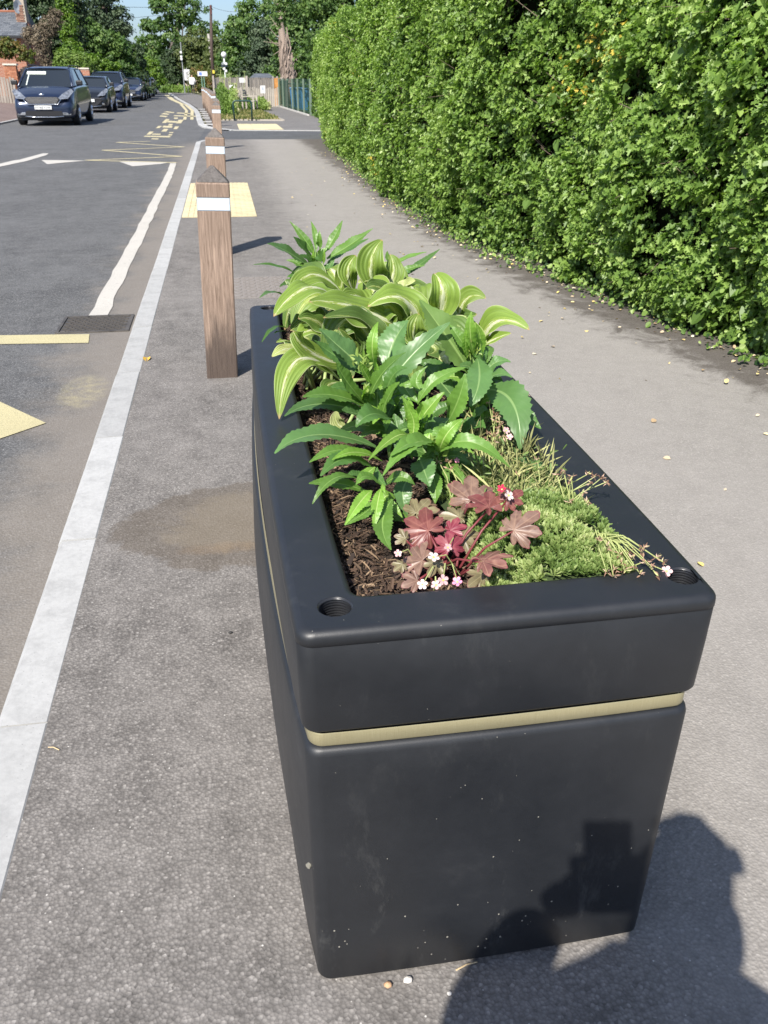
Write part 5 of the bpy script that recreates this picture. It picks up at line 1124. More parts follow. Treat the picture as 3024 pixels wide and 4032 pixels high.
CP = {'navy': carpaint('dark_blue_metallic', (.010, .019, .048)), 'black': carpaint('black_car_paint', (.010, .012, .016)), 'deep': carpaint('deep_blue_metallic', (.009, .014, .045)), 'blue': carpaint('mid_blue_metallic', (.018, .032, .08)),
      'grey': carpaint('dark_grey_metallic', (.03, .035, .045)), 'jet': carpaint('jet_black_metallic', (.012, .012, .014)), 'white': carpaint('white_car_paint', (.7, .71, .72))}
c1 = make_car('dark blue people carrier, nearest of the parked cars, pale sun visor behind windscreen', CP['navy'], 1.92, 4.85, 1.72, 'mpv', 'HV68 KHK', (-5.565, 31.6), rails=True)
q = MB(); q.box(-.30, .30, -.01, .01, -.065, .065); v_ = q.build('sun_visor', M_seat, c1, bevel=.03); v_.location = (-.33, 1.60, 1.535); v_.rotation_euler = (-.85, 0, 0)
q = MB(); q.tube([(-.56, 1.5, 1.47), (-.60, 1.02, 1.17)], .022, 6); q.build('pale_strap', M_seat, c1)
make_car('black hatchback with an oval badge, second of the parked cars', CP['black'], 1.72, 3.95, 1.47, 'hatch', 'GL11 OVT' if False else '', (-5.72, 43.6))
make_car('deep blue tall off-roader with roof rails, third of the parked cars', CP['deep'], 1.88, 4.5, 1.70, 'suv', '', (-5.74, 50), rails=True, badge=False)
make_car('mid blue low saloon, fourth of the parked cars', CP['blue'], 1.80, 4.4, 1.42, 'saloon', '', (-6.02, 66), badge=False)
make_car('dark grey estate car, fifth of the parked cars', CP['grey'], 1.82, 4.5, 1.55, 'suv', '', (-6.2, 73), badge=False)
make_car('jet black car mostly hidden, sixth of the parked cars', CP['jet'], 1.8, 4.4, 1.6, 'suv', '', (-6.36, 80.5), badge=False)
make_car('white hatchback, farthest of the parked cars', CP['white'], 1.75, 4.1, 1.5, 'hatch', '', (-6.9, 93), badge=False)

# ================================================================ poles, signs, wires
pole = thing('utility_pole', 'tall dark brown telegraph pole carrying the overhead wires', 'telegraph pole', (-.42, 92, 0))
b = MB(); b.tube([(0, 0, 0), (.02, 0, 3.5), (.25, 0, 7.35)], [.17, .15, .115], 12); b.build('shaft', wood('creosoted_pole', (.035, .022, .018), (.09, .06, .05), grain=(4, 4, .3)), pole, smooth=True)
b = MB(); b.tube([(.25, -.13, 7.35), (.25, -.13, 6.6)], .05, 8); b.build('pole_cap', plain('red_brown_cap', (.12, .03, .025), .6), pole)
b = MB(); b.box(-.1, .1, -.02, .02, -.14, .14); o = b.build('warning_plate', plain('yellow_plate', (.6, .5, .06), .5), pole); o.location = (.06, -.19, 1.92)
pole2 = thing('grey_pole', 'paler leaning grey post just left of the telegraph pole', 'pole', (-.46, 108, 0))
b = MB(); b.tube([(0, 0, 0), (-.1, 0, 2.9), (-.22, 0, 5.7)], [.17, .15, .13], 10); b.build('shaft', plain('pale_grey_post', (.3, .28, .25), .8), pole2, smooth=True)
M_wire = plain('overhead_wire', (.05, .05, .055), .6)
def wire(a, c_, sag, lb, r=.014):
    a, c_ = Vector(a), Vector(c_); P_ = [a.lerp(c_, i/14)-Vector((0, 0, sag*4*(i/14)*(1-i/14))) for i in range(15)]; b = MB(); b.tube(P_, r, 5); tag(b.build('overhead_wire', M_wire), lb, 'wire', 'overhead telephone wires')
top = (-.17, 92, 7.25)
wire(top, (7.5, 66, 8.6), 1.5, 'sagging wire from the telegraph pole up over the trees on the right')
wire(top, (-24, 60, 6.6), .7, 'wire from the telegraph pole across the sky to the left')
wire((-.16, 92, 7.05), (-22, 84, 5.4), .5, 'lower thin wire from the telegraph pole to the left')
wire((-.16, 92, 6.9), (-.69, 108, 5.75), .3, 'short wire down from the telegraph pole to the grey post')
wire((-15.5, 60, 6.9), (-1.2, 45, 7.4), .9, 'wire high across the gap between the trees at the left', .010)
M_signw = plain('white_sign_face', (.62, .62, .62), .5, var=.05); M_signg = plain('grey_sign_steel', (.35, .37, .37), .4, .5)
def sign(name, label, cat, x, y, h, w_, hh, z, mat=M_signw, face=None, rz=0, r=.035):
    t = thing(name, label, cat, (x, y, 0), rz); b = MB(); b.tube([(0, 0, 0), (0, 0, h)], r, 8); b.build('post', M_signg, t, smooth=True)
    b = MB(); b.box(-w_/2, w_/2, -r-.015, -r, z-hh/2, z+hh/2); p = b.build('sign_plate', mat, t, bevel=.004); return t, p
t, p = sign('warning_sign', 'white square road sign on a post left of the walker', 'road sign', -2.93, 95, 2.25, .55, .95, 1.65)
b = MB(); b.box(-.12, .12, -.058, -.052, 1.4, 1.95); b.build('sign_symbol', plain('faded_grey_print', (.4, .4, .42), .6), p)
t = thing('street_name_sign', 'white and blue street name sign on two green posts', 'street sign', (-1.14, 75, 0))
b = MB(); b.box(-.37, .37, -.02, .02, 1.52, 1.84); p = b.build('sign_plate', M_signw, t, bevel=.004); b = MB(); b.box(-.26, -.05, -.026, -.021, 1.58, 1.78); b.build('blue_panel', plain('sign_blue', (.12, .2, .6), .5), p)
for x in (-.09, .09): b = MB(); b.tube([(x, .03, 0), (x, .03, 1.6)], .03, 8); b.build('post', plain('green_post', (.16, .3, .24), .5), t)
t = thing('belisha_post', 'slim striped post with a white globe and lamp boxes above the fence', 'beacon', (.46, 60, 0))
b = MB(); b.tube([(0, 0, 0), (0, 0, 2.55)], .045, 8); b.build('post', plain('pale_striped_post', (.5, .52, .52), .5, var=.25, vs=2), t, smooth=True)
b = MB(); V = []
for i in range(9):
    a_ = -math.pi/2+math.pi*i/8; V += [(.17*math.cos(a_)*math.cos(k*math.pi/8), .17*math.cos(a_)*math.sin(k*math.pi/8), 2.66+.17*math.sin(a_)) for k in range(16)]
b.add(V, [(i*16+k, i*16+(k+1) % 16, (i+1)*16+(k+1) % 16, (i+1)*16+k) for i in range(8) for k in range(16)]); b.build('globe', M_signw, t, smooth=True)
for z, x in ((2.17, -.1), (2.17, .1), (1.9, -.04), (1.78, .06)): b = MB(); b.tube([(x, -.06, z), (x, -.2, z)], [.085, .07], 12); b.build('lamp', M_signw if z < 2 or x > 0 else M_signg, t)
b = MB(); b.box(-.2, .2, -.1, .05, 2.0, 2.1); b.build('bracket', plain('dark_bracket', (.03, .05, .07), .5), t)
t = thing('lamp_cluster', 'thin hanging string of white lamps on a grey post among the far trees', 'lamp', (-3.45, 100, 0))
b = MB(); b.tube([(0, 0, 0), (0, 0, 4.6)], .06, 6); b.build('post', M_signg, t)
for z in (3.7, 3.3, 3.1): b = MB(); b.tube([(-.05, -.1, z), (-.05, -.25, z)], .12, 10); b.build('lamp', M_signw, t)

# wooden fence of separate boards, with notices
fen = thing('wooden_fence', 'low silvery close boarded wooden fence beyond the grass plot', 'fence', (-.2, 52, 0))
def fy(x): return (x/3.5)*2
n = 26; x = 0
for i in range(n):
    w_ = .125; hh = 1.40+rnd.uniform(-.03, .03) - (.0 if i < 20 else 0); b = MB(); b.add([(q[0], q[1], z) for z in (0, hh) for q in ((0, 0), (w_, 0), (w_, .022), (0, .022))], [(3, 2, 1, 0), (4, 5, 6, 7), (0, 1, 5, 4), (1, 2, 6, 5), (2, 3, 7, 6), (3, 0, 4, 7)])
    o = b.build('fence_board', M_fence, fen); o.location = (x, fy(x)+(.012 if i % 2 else 0), .02); o.rotation_euler = (0, rnd.uniform(-.008, .008), math.atan2(2, 3.5)); x += .135
for x_ in (-.05, 1.75, 3.48): b = MB(); b.box(x_-.05, x_+.05, fy(x_)-.06, fy(x_)+.04, 0, 1.5); b.build('fence_post', M_fence, fen)
pk = thing('picket_fence', 'lower row of pale pickets in front of the wooden fence', 'fence', (.75, 50.5, 0))
for i in range(24):
    b = MB(); b.box(-.035, .035, -.01, .01, 0, .93+rnd.uniform(-.05, .05)); o = b.build('picket', M_greywood, pk); o.location = (i*.104, i*.05, 0)
op = thing('orange_panel', 'weathered orange stained board between the wooden fence and the green fence', 'panel', (3.0, 53.8, 0))
b = MB(); b.box(.08, .42, 0, .04, 0, 1.40); b.build('board', plain('orange_stained_board', (.42, .19, .05), .8, var=.4, vs=5), op); b = MB(); b.box(.44, .53, -.04, .06, 0, 1.44); b.build('post', M_greywood, op); b = MB(); b.box(0, .07, -.04, .06, 0, 1.5); b.build('post', M_greywood, op)
for nm, (x0, y0, x1, y1, Y_), lb in (('notice', (517, 168, 530, 178, 50), 'small white notice on the top edge of the fence'), ('notice', (495, 184, 508, 202, 47), 'white notice on a stake among the tall weeds'), ('notice', (562, 185, 573, 202, 49), 'white notice with grey picture on the picket fence')): pass
for (cx, cy, cz, w_, hh), lb in (((1.24, 50.0, 1.29, .30, .22), 'small white notice on the top edge of the fence'), ((.65, 47, .9, .26, .36), 'pale notice on a stake among the tall weeds'), ((2.26, 49.8, .87, .25, .36), 'white notice with a grey picture on the picket fence')):
    t = thing('notice', lb, 'notice', (cx, cy, 0)); b = MB(); b.box(-w_/2, w_/2, -.012, 0, cz-hh/2, cz+hh/2); p = b.build('board', M_signw, t); b = MB(); b.tube([(0, .02, 0), (0, .02, cz)], .02, 6); b.build('stake', M_greywood, t)
    if hh > .3: b = MB(); b.box(-w_*.25, w_*.2, -.017, -.013, cz-hh*.1, cz+hh*.3); b.build('printed_picture', plain('grey_print', (.38, .42, .48), .6), p)
# green metal fence with pales, bins behind
gf = thing('green_metal_fence', 'green metal fence of wide upright pales beside the blue bins', 'fence', (3.3, 53, 0))
M_green = plain('green_fence_steel', (.022, .06, .04), .5); M_pale = plain('pale_green_pale_edge', (.16, .21, .16), .5)
A_, B_ = Vector((3.30, 53)), Vector((3.72, 39.2)); n = 43
for i in range(n):
    p = A_.lerp(B_, i/(n-1))-A_; b = MB(); q_ = .042 if i % 7 == 0 else .008; b.box(-q_, q_, -q_*.6, q_*.6, .03, 1.38); o = b.build('pale', M_pale if i % 7 == 0 else M_green, gf); o.location = (p.x, p.y, 0); o.rotation_euler = (0, 0, .3)
for z in (.12, 1.15): b = MB(); b.tube([(0.06, 0, z), (B_.x-A_.x+.06, B_.y-A_.y, z)], .025, 6); b.build('rail', M_green, gf)
b = MB(); pA, pB = (0.12, 0), (B_.x-A_.x+.12, (B_.y-A_.y)*.35); b.box(.10, .12, (B_.y-A_.y)*.38, 0, .1, 1.3); b.build('mesh_panel', M_green, gf)
b = MB(); b.box(-.12, -.02, 0, .0, 0, .0) if False else b.add([(-.15, 0, .0), (-.07, 0, .0), (B_.x-A_.x-.07, B_.y-A_.y, 0), (B_.x-A_.x-.15, B_.y-A_.y, 0), (-.15, 0, .05), (-.07, 0, .05), (B_.x-A_.x-.07, B_.y-A_.y, .05), (B_.x-A_.x-.15, B_.y-A_.y, .05)], [(4, 5, 6, 7), (0, 3, 7, 4), (1, 5, 6, 2), (0, 4, 5, 1), (3, 2, 6, 7)]); b.build('base_kerb', M_kerb_far, gf)
def bin_(x, y, lb, mat):
    t = thing('wheelie_bin', lb, 'bin', (x, y, 0), -.2, 'blue bins behind the green fence'); b = MB(); b.add([(-.22, -.25, .06), (.22, -.25, .06), (.22, .25, .06), (-.22, .25, .06), (-.28, -.33, .93), (.28, -.33, .93), (.28, .33, .93), (-.28, .33, .93)], [(3, 2, 1, 0), (0, 1, 5, 4), (1, 2, 6, 5), (2, 3, 7, 6), (3, 0, 4, 7), (4, 5, 6, 7)]); b.build('body', mat, t, bevel=.03)
    b = MB(); b.box(-.3, .3, -.37, .36, .935, 1.0); b.build('lid', mat, t, bevel=.03); b = MB(); b.tube([(-.2, .4, .9), (.2, .4, .9)], .02, 6); b.build('handle', mat, t)
    for s_ in (-1, 1): b = MB(); b.tube([(s_*.2, .25, .1), (s_*.26, .25, .1)], .1, 14); b.build('wheel', M_tyre, t)
M_bin = plain('blue_bin_plastic', (.03, .13, .26), .5)
bin_(4.0, 44.2, 'blue wheelie bin nearer the hedge behind the green fence', M_bin); bin_(3.74, 46.6, 'blue wheelie bin further left behind the green fence', M_bin)
t = thing('thin_post', 'slim grey post at the far end of the hedge', 'post', (3.85, 38, 0)); b = MB(); b.tube([(0, 0, 0), (0, 0, 2.0)], .04, 8); b.build('shaft', M_signg, t, smooth=True); b = MB(); b.box(-.05, .05, -.06, -.045, .78, .9); b.build('small_plate', M_signw, t)
# cycle hoop and bench
t = thing('cycle_stand', 'dark green metal hoop cycle stand at the edge of the grass', 'cycle stand', (.8, 34.35, 0)); M_hoop = plain('dark_green_hoop', (.015, .045, .04), .35)
P_ = [(-.31, 0, 0), (-.33, 0, .5)]+[(-.33+.1-.1*math.cos(a), 0, .55+.1*math.sin(a)) for a in (i*math.pi/12 for i in range(7))]+[(.23+.1*math.sin(a), 0, .55+.1*math.cos(a)) for a in (i*math.pi/12 for i in range(7))]+[(.33, 0, .5), (.31, 0, 0)]
b = MB(); b.tube(P_, .032, 10); b.build('hoop', M_hoop, t, smooth=True)
t = thing('park_bench', 'weathered grey wooden bench side on among the tall weeds', 'bench', (1.38, 44.3, 0), 1.42)
for s_ in (-.7, .7):
    for y, hh in ((-.25, .42), (.25, .9)): b = MB(); b.box(s_-.035, s_+.035, y-.035, y+.035, 0, hh if y > 0 else .62); b.build('leg', M_greywood, t)
    b = MB(); b.box(s_-.04, s_+.04, -.3, .26, .62, .66); b.build('armrest', M_greywood, t)
for i in range(5): b = MB(); b.box(-.75, .75, -.25+i*.1, -.17+i*.1, .42, .45); b.build('seat_slat', M_greywood, t)
for i in range(4): b = MB(); b.box(-.75, .75, .26, .285, .5+i*.11, .58+i*.11); b.build('back_slat', M_greywood, t)

# ================================================================ trees and shrubs
def tree(name, label, cat, base, trunk_h, blobs, leaf, n, mat, seed, trunk_r=.2, limbs=7, clump=.26, tpl=RHO, group=None, trunk_mat=None):
    """blobs: (dx, dy, z, rx, ry, rz) leafy masses; leaves sit in clumps spread through them"""
    rs = np.random.RandomState(seed); t = thing(name, label, cat, base, 0, group); vol = np.array([b_[3]*b_[4]*b_[5] for b_ in blobs])**.8; cnt = np.maximum(50, (n*vol/vol.sum()).astype(int))
    Ps, Ns, Rv = [], [], []
    for (dx, dy, z, rx, ry, rz), c_ in zip(blobs, cnt):
        k = max(8, int(c_/ (60 if c_ > 3000 else 34))); d = rdir(k, rs); rad = rs.uniform(.35, 1.0, (k, 1))**.6; ctr = np.array([dx, dy, z])+d*rad*np.array([rx, ry, rz])
        m = rs.randint(0, k, c_); cs = clump*min(rx, rz)*rs.uniform(.6, 1.3, (k, 1)); off = rdir(c_, rs)*rs.rand(c_, 1)**.45*cs[m]*np.array([1.25, 1.25, .7])
        p = ctr[m]+off; Ps.append(p); o_ = nrm(p-np.array([dx, dy, z-rz*.2])); Ns.append(nrm(o_*.7+nrm(off)*.8+rs.normal(0, .5, (c_, 3))+np.array([0, 0, .35]))); cv = rs.rand(k); Rv.append(np.clip(.6*cv[m]+.4*rs.rand(c_), 0, 1))
    P_ = np.concatenate(Ps); N_ = np.concatenate(Ns); keep = P_[:, 2] > .05; P_, N_, Rv = P_[keep], N_[keep], np.concatenate(Rv)[keep]; c_ = len(P_)
    o = scatter('crown', tpl, P_, N_, rdir(c_, rs), leaf*rs.uniform(.6, 1.4, c_), mat, t, seed=seed, rndv=Rv)
    if trunk_h > 0:
        r_ = random.Random(seed); b = MB(); tp = (r_.uniform(-.2, .2), r_.uniform(-.2, .2), trunk_h); b.tube([(0, 0, -.1), (tp[0]*.3, 0, trunk_h*.3), (tp[0]*.8, tp[1]*.5, trunk_h*.7), tp], [trunk_r*1.25, trunk_r, trunk_r*.8, trunk_r*.5], 9)
        b.build('trunk', trunk_mat or M_bark, t, smooth=True)
        for i in range(limbs):
            bl_ = blobs[i % len(blobs)]; s0 = Vector((tp[0]*.5, tp[1]*.4, trunk_h*r_.uniform(.4, 1))); e = Vector((bl_[0]+r_.uniform(-.5, .5)*bl_[3], bl_[1]+r_.uniform(-.5, .5)*bl_[4], bl_[2]+r_.uniform(-.1, .6)*bl_[5])); md = s0.lerp(e, .5)+Vector((0, 0, .15*trunk_h*r_.random()))
            b = MB(); b.tube([s0, md, e], [trunk_r*.5, trunk_r*.3, trunk_r*.1], 6); b.build('limb', trunk_mat or M_bark, t, smooth=True)
    return t
def ctx(x0, x1, y0, y1): return (x0+x1)/2
# centre: the open spreading tree over the end of the road
tree('broadleaf_tree', 'tall open spreading tree over the far end of the road with sky showing through', 'tree', (-4.7, 130, 0), 7.2,
     [(0, 0, 11.2, 2.2, 2, 1.5), (-1.4, 0, 9.6, 2.2, 2, 1.1), (1.9, 0, 9.3, 2.1, 2, 1.2), (-2.8, 0, 7.6, 2.3, 2, 1.0), (0, .5, 7.9, 2, 2, 1.1), (3.2, 0, 7.1, 2.2, 2, 1.0), (-3.4, 0, 5.4, 2.2, 2, 1.1), (-.8, 0, 5.8, 1.9, 2, .9), (3.6, 0, 4.9, 2.0, 2, 1.2), (1.4, 0, 3.9, 2, 2, 1.3), (-3.0, 0, 3.2, 2.6, 2, 1.6), (0, 0, 2.2, 2.5, 2, 1.4), (3.5, 0, 2.6, 2, 2, 1.6)], .34, 15000, F_mid, 101, .28, 12, .42)
tree('broadleaf_tree', 'big rounded dark green tree right of the telegraph pole', 'tree', (3.2, 80, 0), 5, [(.3, 0, 5.6, 1.9, 2, 1.7), (-1.2, 0, 4.4, 1.5, 2, 1.5), (1.6, 0, 4.3, 1.6, 2, 1.7), (.4, 0, 3.0, 2.6, 2, 1.6), (-1.9, 0, 2.7, 1.2, 2, 1.2), (-1.4, 0, 5.3, .7, 1, .9), (1.9, 0, 2.0, 1.8, 2, 1.4), (-.5, 0, 1.4, 2.4, 2, 1.2)], .22, 26000, F_mid, 102, .3)
tree('conifer', 'dense blue green conifer behind the wooden fence', 'tree', (3.35, 70, 0), 4, [(0, 0, 3.9, 1.0, 1.2, 1.2), (.2, 0, 2.7, 1.5, 1.4, 1.4), (-.2, 0, 1.6, 1.8, 1.4, 1.3), (.5, 0, 1.0, 1.9, 1.4, 1.0)], .17, 16000, F_blue, 103, .2)
tree('broadleaf_tree', 'green tree behind the dead ivy clad trunk at the far end of the hedge', 'tree', (5.9, 64, 0), 4.5, [(-.6, 0, 5.9, 1.7, 1.5, 1.4), (.6, 0, 4.6, 2.0, 1.5, 1.6), (-.9, 0, 3.7, 1.6, 1.5, 1.3), (.4, 0, 2.6, 2.3, 1.5, 1.3), (-.6, 0, 1.5, 2.2, 1.5, 1.3), (1.7, 0, 6.4, 1.8, 1.5, 1.5)], .19, 22000, F_mid, 104, .2)
tree('broadleaf_tree', 'leafy tree rising above the far end of the hedge', 'tree', (5.6, 42, 0), 3.5, [(-.9, 0, 4.4, 1.4, 1.2, 1.0), (.4, 0, 5.1, 1.6, 1.2, 1.2), (-.5, 0, 3.3, 1.3, 1.2, .9), (.7, 0, 3.6, 1.6, 1.2, 1.4), (-.9, 1, 2.2, 1.2, 1.0, 1.0), (1.5, -3, 4.4, 1.6, 1.2, 1.4)], .14, 18000, F_mid, 105, .18)
tree('shrub', 'yellow green bush by the slim post at the end of the hedge', 'shrub', (4.35, 39.5, 0), 0, [(0, 0, .9, .55, .6, .9), (.3, -.4, 1.5, .5, .5, .7), (-.25, .3, .5, .35, .5, .5)], .075, 5200, F_bright, 106)
tree('broadleaf_tree', 'brownish olive tree left of the grey post', 'tree', (-2.1, 112, 0), 4, [(0, 0, 5.0, 1.6, 1.5, 1.3), (-1.3, 0, 3.6, 1.6, 1.5, 1.3), (1.2, 0, 3.7, 1.4, 1.5, 1.3), (0, 0, 2.1, 2.4, 1.5, 1.6)], .26, 9000, F_olive, 107, .2)
tree('broadleaf_tree', 'dark olive trees behind the white globed beacon', 'tree', (2.0, 100, 0), 3, [(-1.5, 0, 3.6, 1.8, 1.5, 1.6), (1.2, 0, 3.9, 2.2, 1.5, 1.7), (-.2, 0, 2.0, 3.2, 1.5, 1.8), (2.4, 0, 1.8, 2.2, 1.5, 1.5)], .26, 11000, F_olive, 108, .2)
tree('clipped_bush', 'rounded clipped hedge behind the walker', 'hedge', (-1.7, 95, 0), 0, [(0, 0, 1.25, 1.25, 1.0, 1.2), (.8, 0, 1.0, .8, 1, 1.0)], .12, 7000, F_rust, 109, clump=.3)
tree('shrub', 'bright yellow green bush beyond the end of the parked cars', 'shrub', (-6.7, 106, 0), 0, [(0, 0, 1.7, .95, 1, 1.5), (.35, 0, 1.0, .85, 1, .9), (-.5, 0, 2.5, .7, .8, .9)], .17, 6500, F_bright, 110)
tree('dark_tree', 'dark ivy covered trunk tree at the bend of the road', 'tree', (-4.9, 112, 0), 5, [(0, 0, 1.6, .9, 1, 1.7), (.3, 0, 3.6, .8, 1, 1.4), (-.4, 0, 3.0, 1.0, 1, 1.3)], .18, 7000, F_dark, 111, .25)
tree('broadleaf_tree', 'shaded green tree standing behind the last parked cars', 'tree', (-8.6, 101, 0), 3.5, [(0, 0, 3.3, 1.5, 1.4, 1.3), (-.9, 0, 2.2, 1.3, 1.2, 1.3), (.7, 0, 1.9, 1.0, 1.2, 1.4), (-1.2, 0, 4.2, 1.4, 1.2, 1.0)], .22, 9000, F_dark, 112, .2)
tree('broadleaf_tree', 'mid green tree behind the black hatchback', 'tree', (-8.8, 72, 0), 4, [(-.6, 0, 4.2, 1.6, 1.4, 1.1), (1.0, 0, 3.5, 1.5, 1.4, 1.1), (-1.9, 0, 3.3, 1.4, 1.4, 1.3), (2.0, 0, 2.8, 1.1, 1.4, 1.0), (0, 0, 2.4, 2.2, 1.4, 1.1), (2.3, 0, 1.7, 1.0, 1.2, 1.0)], .19, 17000, F_mid, 113, .22)
tree('tall_bare_tree', 'very tall grey barked tree with a wispy high crown on the left', 'tree', (-10.6, 84, 0), 9.5, [(-1.4, 0, 8.8, 2.0, 1.6, 1.2), (1.5, 0, 8.6, 2.1, 1.6, 1.1), (.4, 0, 9.9, 2.4, 1.6, 1.2), (-2.6, 0, 7.2, 1.5, 1.4, 1.2), (2.7, 0, 7.8, 1.2, 1.2, .6)], .2, 9500, F_blue, 114, .2, 9, .32)
tree('broadleaf_tree', 'green tree with open outline against the sky left of the gap', 'tree', (-10.4, 92, 0), 5.5, [(.2, 0, 6.3, 1.5, 1.2, .9), (1.4, 0, 5.3, 1.2, 1.2, .8), (-1.0, 0, 5.3, 1.5, 1.2, 1.0), (.5, 0, 4.2, 1.9, 1.2, .9)], .2, 6500, F_mid, 115, .14, 6, .36)
tree('ivy_column', 'bright green creeper covered trunk standing like a column', 'tree', (-8.35, 59, 0), 5.2, [(0, 0, 5.1, .42, .4, .6), (.06, 0, 4.3, .46, .4, .6), (-.05, 0, 3.5, .42, .4, .6), (.1, 0, 2.7, .52, .4, .6), (.1, 0, 2.0, .55, .4, .6), (.3, 0, 2.4, .5, .4, .4)], .12, 9000, F_bright, 116, .12, 0, .45)
tree('conifer', 'dark evergreen behind the brick chimney', 'tree', (-10.6, 66, 0), 8, [(-1.3, 0, 6.6, 1.6, 1.3, 1.4), (.6, 0, 6.2, 1.5, 1.3, 1.4), (-.2, 0, 4.7, 1.9, 1.3, 1.5), (1.0, 0, 3.6, 1.3, 1.2, 1.5), (-1.5, 0, 3.6, 1.6, 1.2, 1.6), (1.6, 0, 5.0, 1.0, 1.2, 1.1), (0, 0, 2.2, 2.2, 1.2, 1.5)], .19, 22000, F_dark, 117, .2)
tree('conifer', 'grey green evergreen behind the creeper column', 'tree', (-8.1, 78, 0), 7, [(0, 0, 6.6, 1.6, 1.3, 1.3), (.6, 0, 5.1, 1.4, 1.3, 1.3), (-1.0, 0, 5.0, 1.5, 1.3, 1.2)], .19, 9000, F_blue, 118, .16)
tree('dead_shrub', 'large dead brown climber hanging beside the brick house', 'shrub', (-9.2, 54.5, 0), 2.6, [(-.55, 0, 3.35, .42, .3, .45), (0, 0, 3.3, .55, .4, .6), (.5, 0, 3.8, .5, .4, .5), (.95, 0, 4.2, .35, .3, .5), (0, 0, 2.5, .4, .3, .8), (.2, 0, 1.7, .25, .3, .7)], .075, 9500, F_dead, 119, .07, 8, .4)
tree('shrub', 'rusty yellow leafed shrub over the garden wall on the left', 'shrub', (-9.95, 50.5, .55), 0, [(-.5, 0, 2.0, .7, .5, .42), (.35, 0, 1.9, .6, .5, .38), (-.1, 0, 2.25, .5, .5, .35), (.75, 0, 1.7, .3, .4, .3)], .10, 4200, F_rust, 120)
tree('clipped_bush', 'clipped bright green hedge behind the parked people carrier', 'hedge', (-7.5, 53, 0), 0, [(-.6, 0, 1.3, .6, .5, .95), (0, 0, 1.4, .7, .5, .95), (.8, .5, 1.2, .7, .5, .8), (1.4, 1.5, 1.0, .6, .5, .7), (-.3, 0, 2.1, .7, .5, .6), (.4, 0, 2.0, .8, .5, .5)], .10, 15000, F_weed, 121, clump=.28)
tree('shrub', 'bright spreading shrub leaning over the clipped hedge', 'shrub', (-7.4, 55, .35), 0, [(-.4, 0, 2.25, .8, .5, .35), (.6, 0, 1.9, .9, .5, .3), (1.5, 0, 1.55, .7, .5, .25)], .11, 5000, F_bright, 122)
tree('shrub', 'low dark hedge in the shade behind the second and third parked cars', 'hedge', (-8.0, 66, 0), 0, [(0, 0, .9, 1.6, .6, 1.0), (2.0, 4, .9, 1.6, .6, 1.0), (-1.6, -2, 1.0, 1.0, .6, 1.0)], .14, 6000, F_dark, 123)
tree('shrub', 'leafy fill of shrubs at the left edge beyond the house', 'shrub', (-12.6, 66, 0), 0, [(0, 0, 5.2, 1.6, 1, 2.2), (0, 0, 2.5, 1.8, 1, 2.5)], .18, 8000, F_dark, 124)
# far belt so that no bare horizon shows
n = 26000; P_ = np.stack([R.uniform(-60, 60, n), R.uniform(165, 190, n), np.zeros(n)], 1); hgt = 5+2*np.sin(P_[:, 0]*.35)+1.2*np.sin(P_[:, 0]*1.1+1)+(P_[:, 0] > 8)*2; P_[:, 2] = R.rand(n)*hgt
tag(scatter('distant_wood', RHO, P_, rdir(n, R)+np.array([0, -.6, .4]), rdir(n, R), R.uniform(.5, 1.1, n), F_olive, seed=130), 'far off belt of trees closing the view', 'wood', kind='stuff')
# dead ivy-clad trunk
dt = thing('dead_tree', 'pale dead trunk wrapped in dry ivy stems with bare crooked branches', 'tree', (4.0, 57, 0))
b = MB(); b.tube([(.1, 0, 0), (.12, 0, 1.4), (.0, 0, 2.6), (-.1, 0, 3.6), (-.3, 0, 5.4), (-.35, 0, 6.2)], [.36, .38, .31, .19, .08, .04], 14); b.build('trunk', M_deadbark, dt, smooth=True)
r_ = random.Random(5)
for i in range(60):
    a0 = r_.uniform(0, 6.28); z0 = r_.uniform(1.2, 2.6); z1 = z0+r_.uniform(.6, 1.8); P_ = []
    for k in range(5): z = z0+(z1-z0)*k/4; rr = max(.08, .40-.085*(z-1.3))+r_.uniform(-.02, .13); a = a0+k*.22; cx = .1-.06*(z-1.4); P_.append((cx+rr*math.cos(a), rr*math.sin(a), z))
    b = MB(); b.tube(P_, .032, 4); b.build('ivy_stem', M_deadbark, dt)
for i, (z, dx, dz, bend) in enumerate([(3.0, -1.0, .5, .2), (3.4, -.8, .6, .1), (3.9, -.7, .7, .2), (2.9, -.7, -.3, .1), (2.6, .95, -.35, .5), (2.1, .6, -.3, .5), (4.6, .5, .7, 0), (2.4, -.5, -.7, 0), (3.2, -1.2, .1, .1), (4.3, -.6, -.2, 0), (2.2, .9, .4, .2), (1.9, .5, -.5, .3), (5.0, -.5, .6, 0)]):
    cx = .1-.08*(z-1.4); b = MB(); b.tube([(cx, 0, z), (cx+dx*.5, -.05, z+dz*.5+bend*.15), (cx+dx, -.05, z+dz-bend*.3), (cx+dx*.75, -.05, z+dz-bend*1.1-.02)] if bend > .3 else [(cx, 0, z), (cx+dx*.5, 0, z+dz*.3), (cx+dx, 0, z+dz)], [.035, .025, .02, .012] if bend > .3 else [.035, .022, .010], 5); b.build('branch', M_deadbark, dt)
scatter_leaves = tree('broadleaf_tree', 'sparse green branches hanging in front of the top of the dead ivy trunk', 'tree', (3.75, 54.5, 0), 0, [(0, 0, 4.6, .55, .4, .8), (.4, 0, 5.6, .9, .4, .7), (-.3, 0, 5.7, .5, .4, .6)], .12, 2600, F_mid, 160)
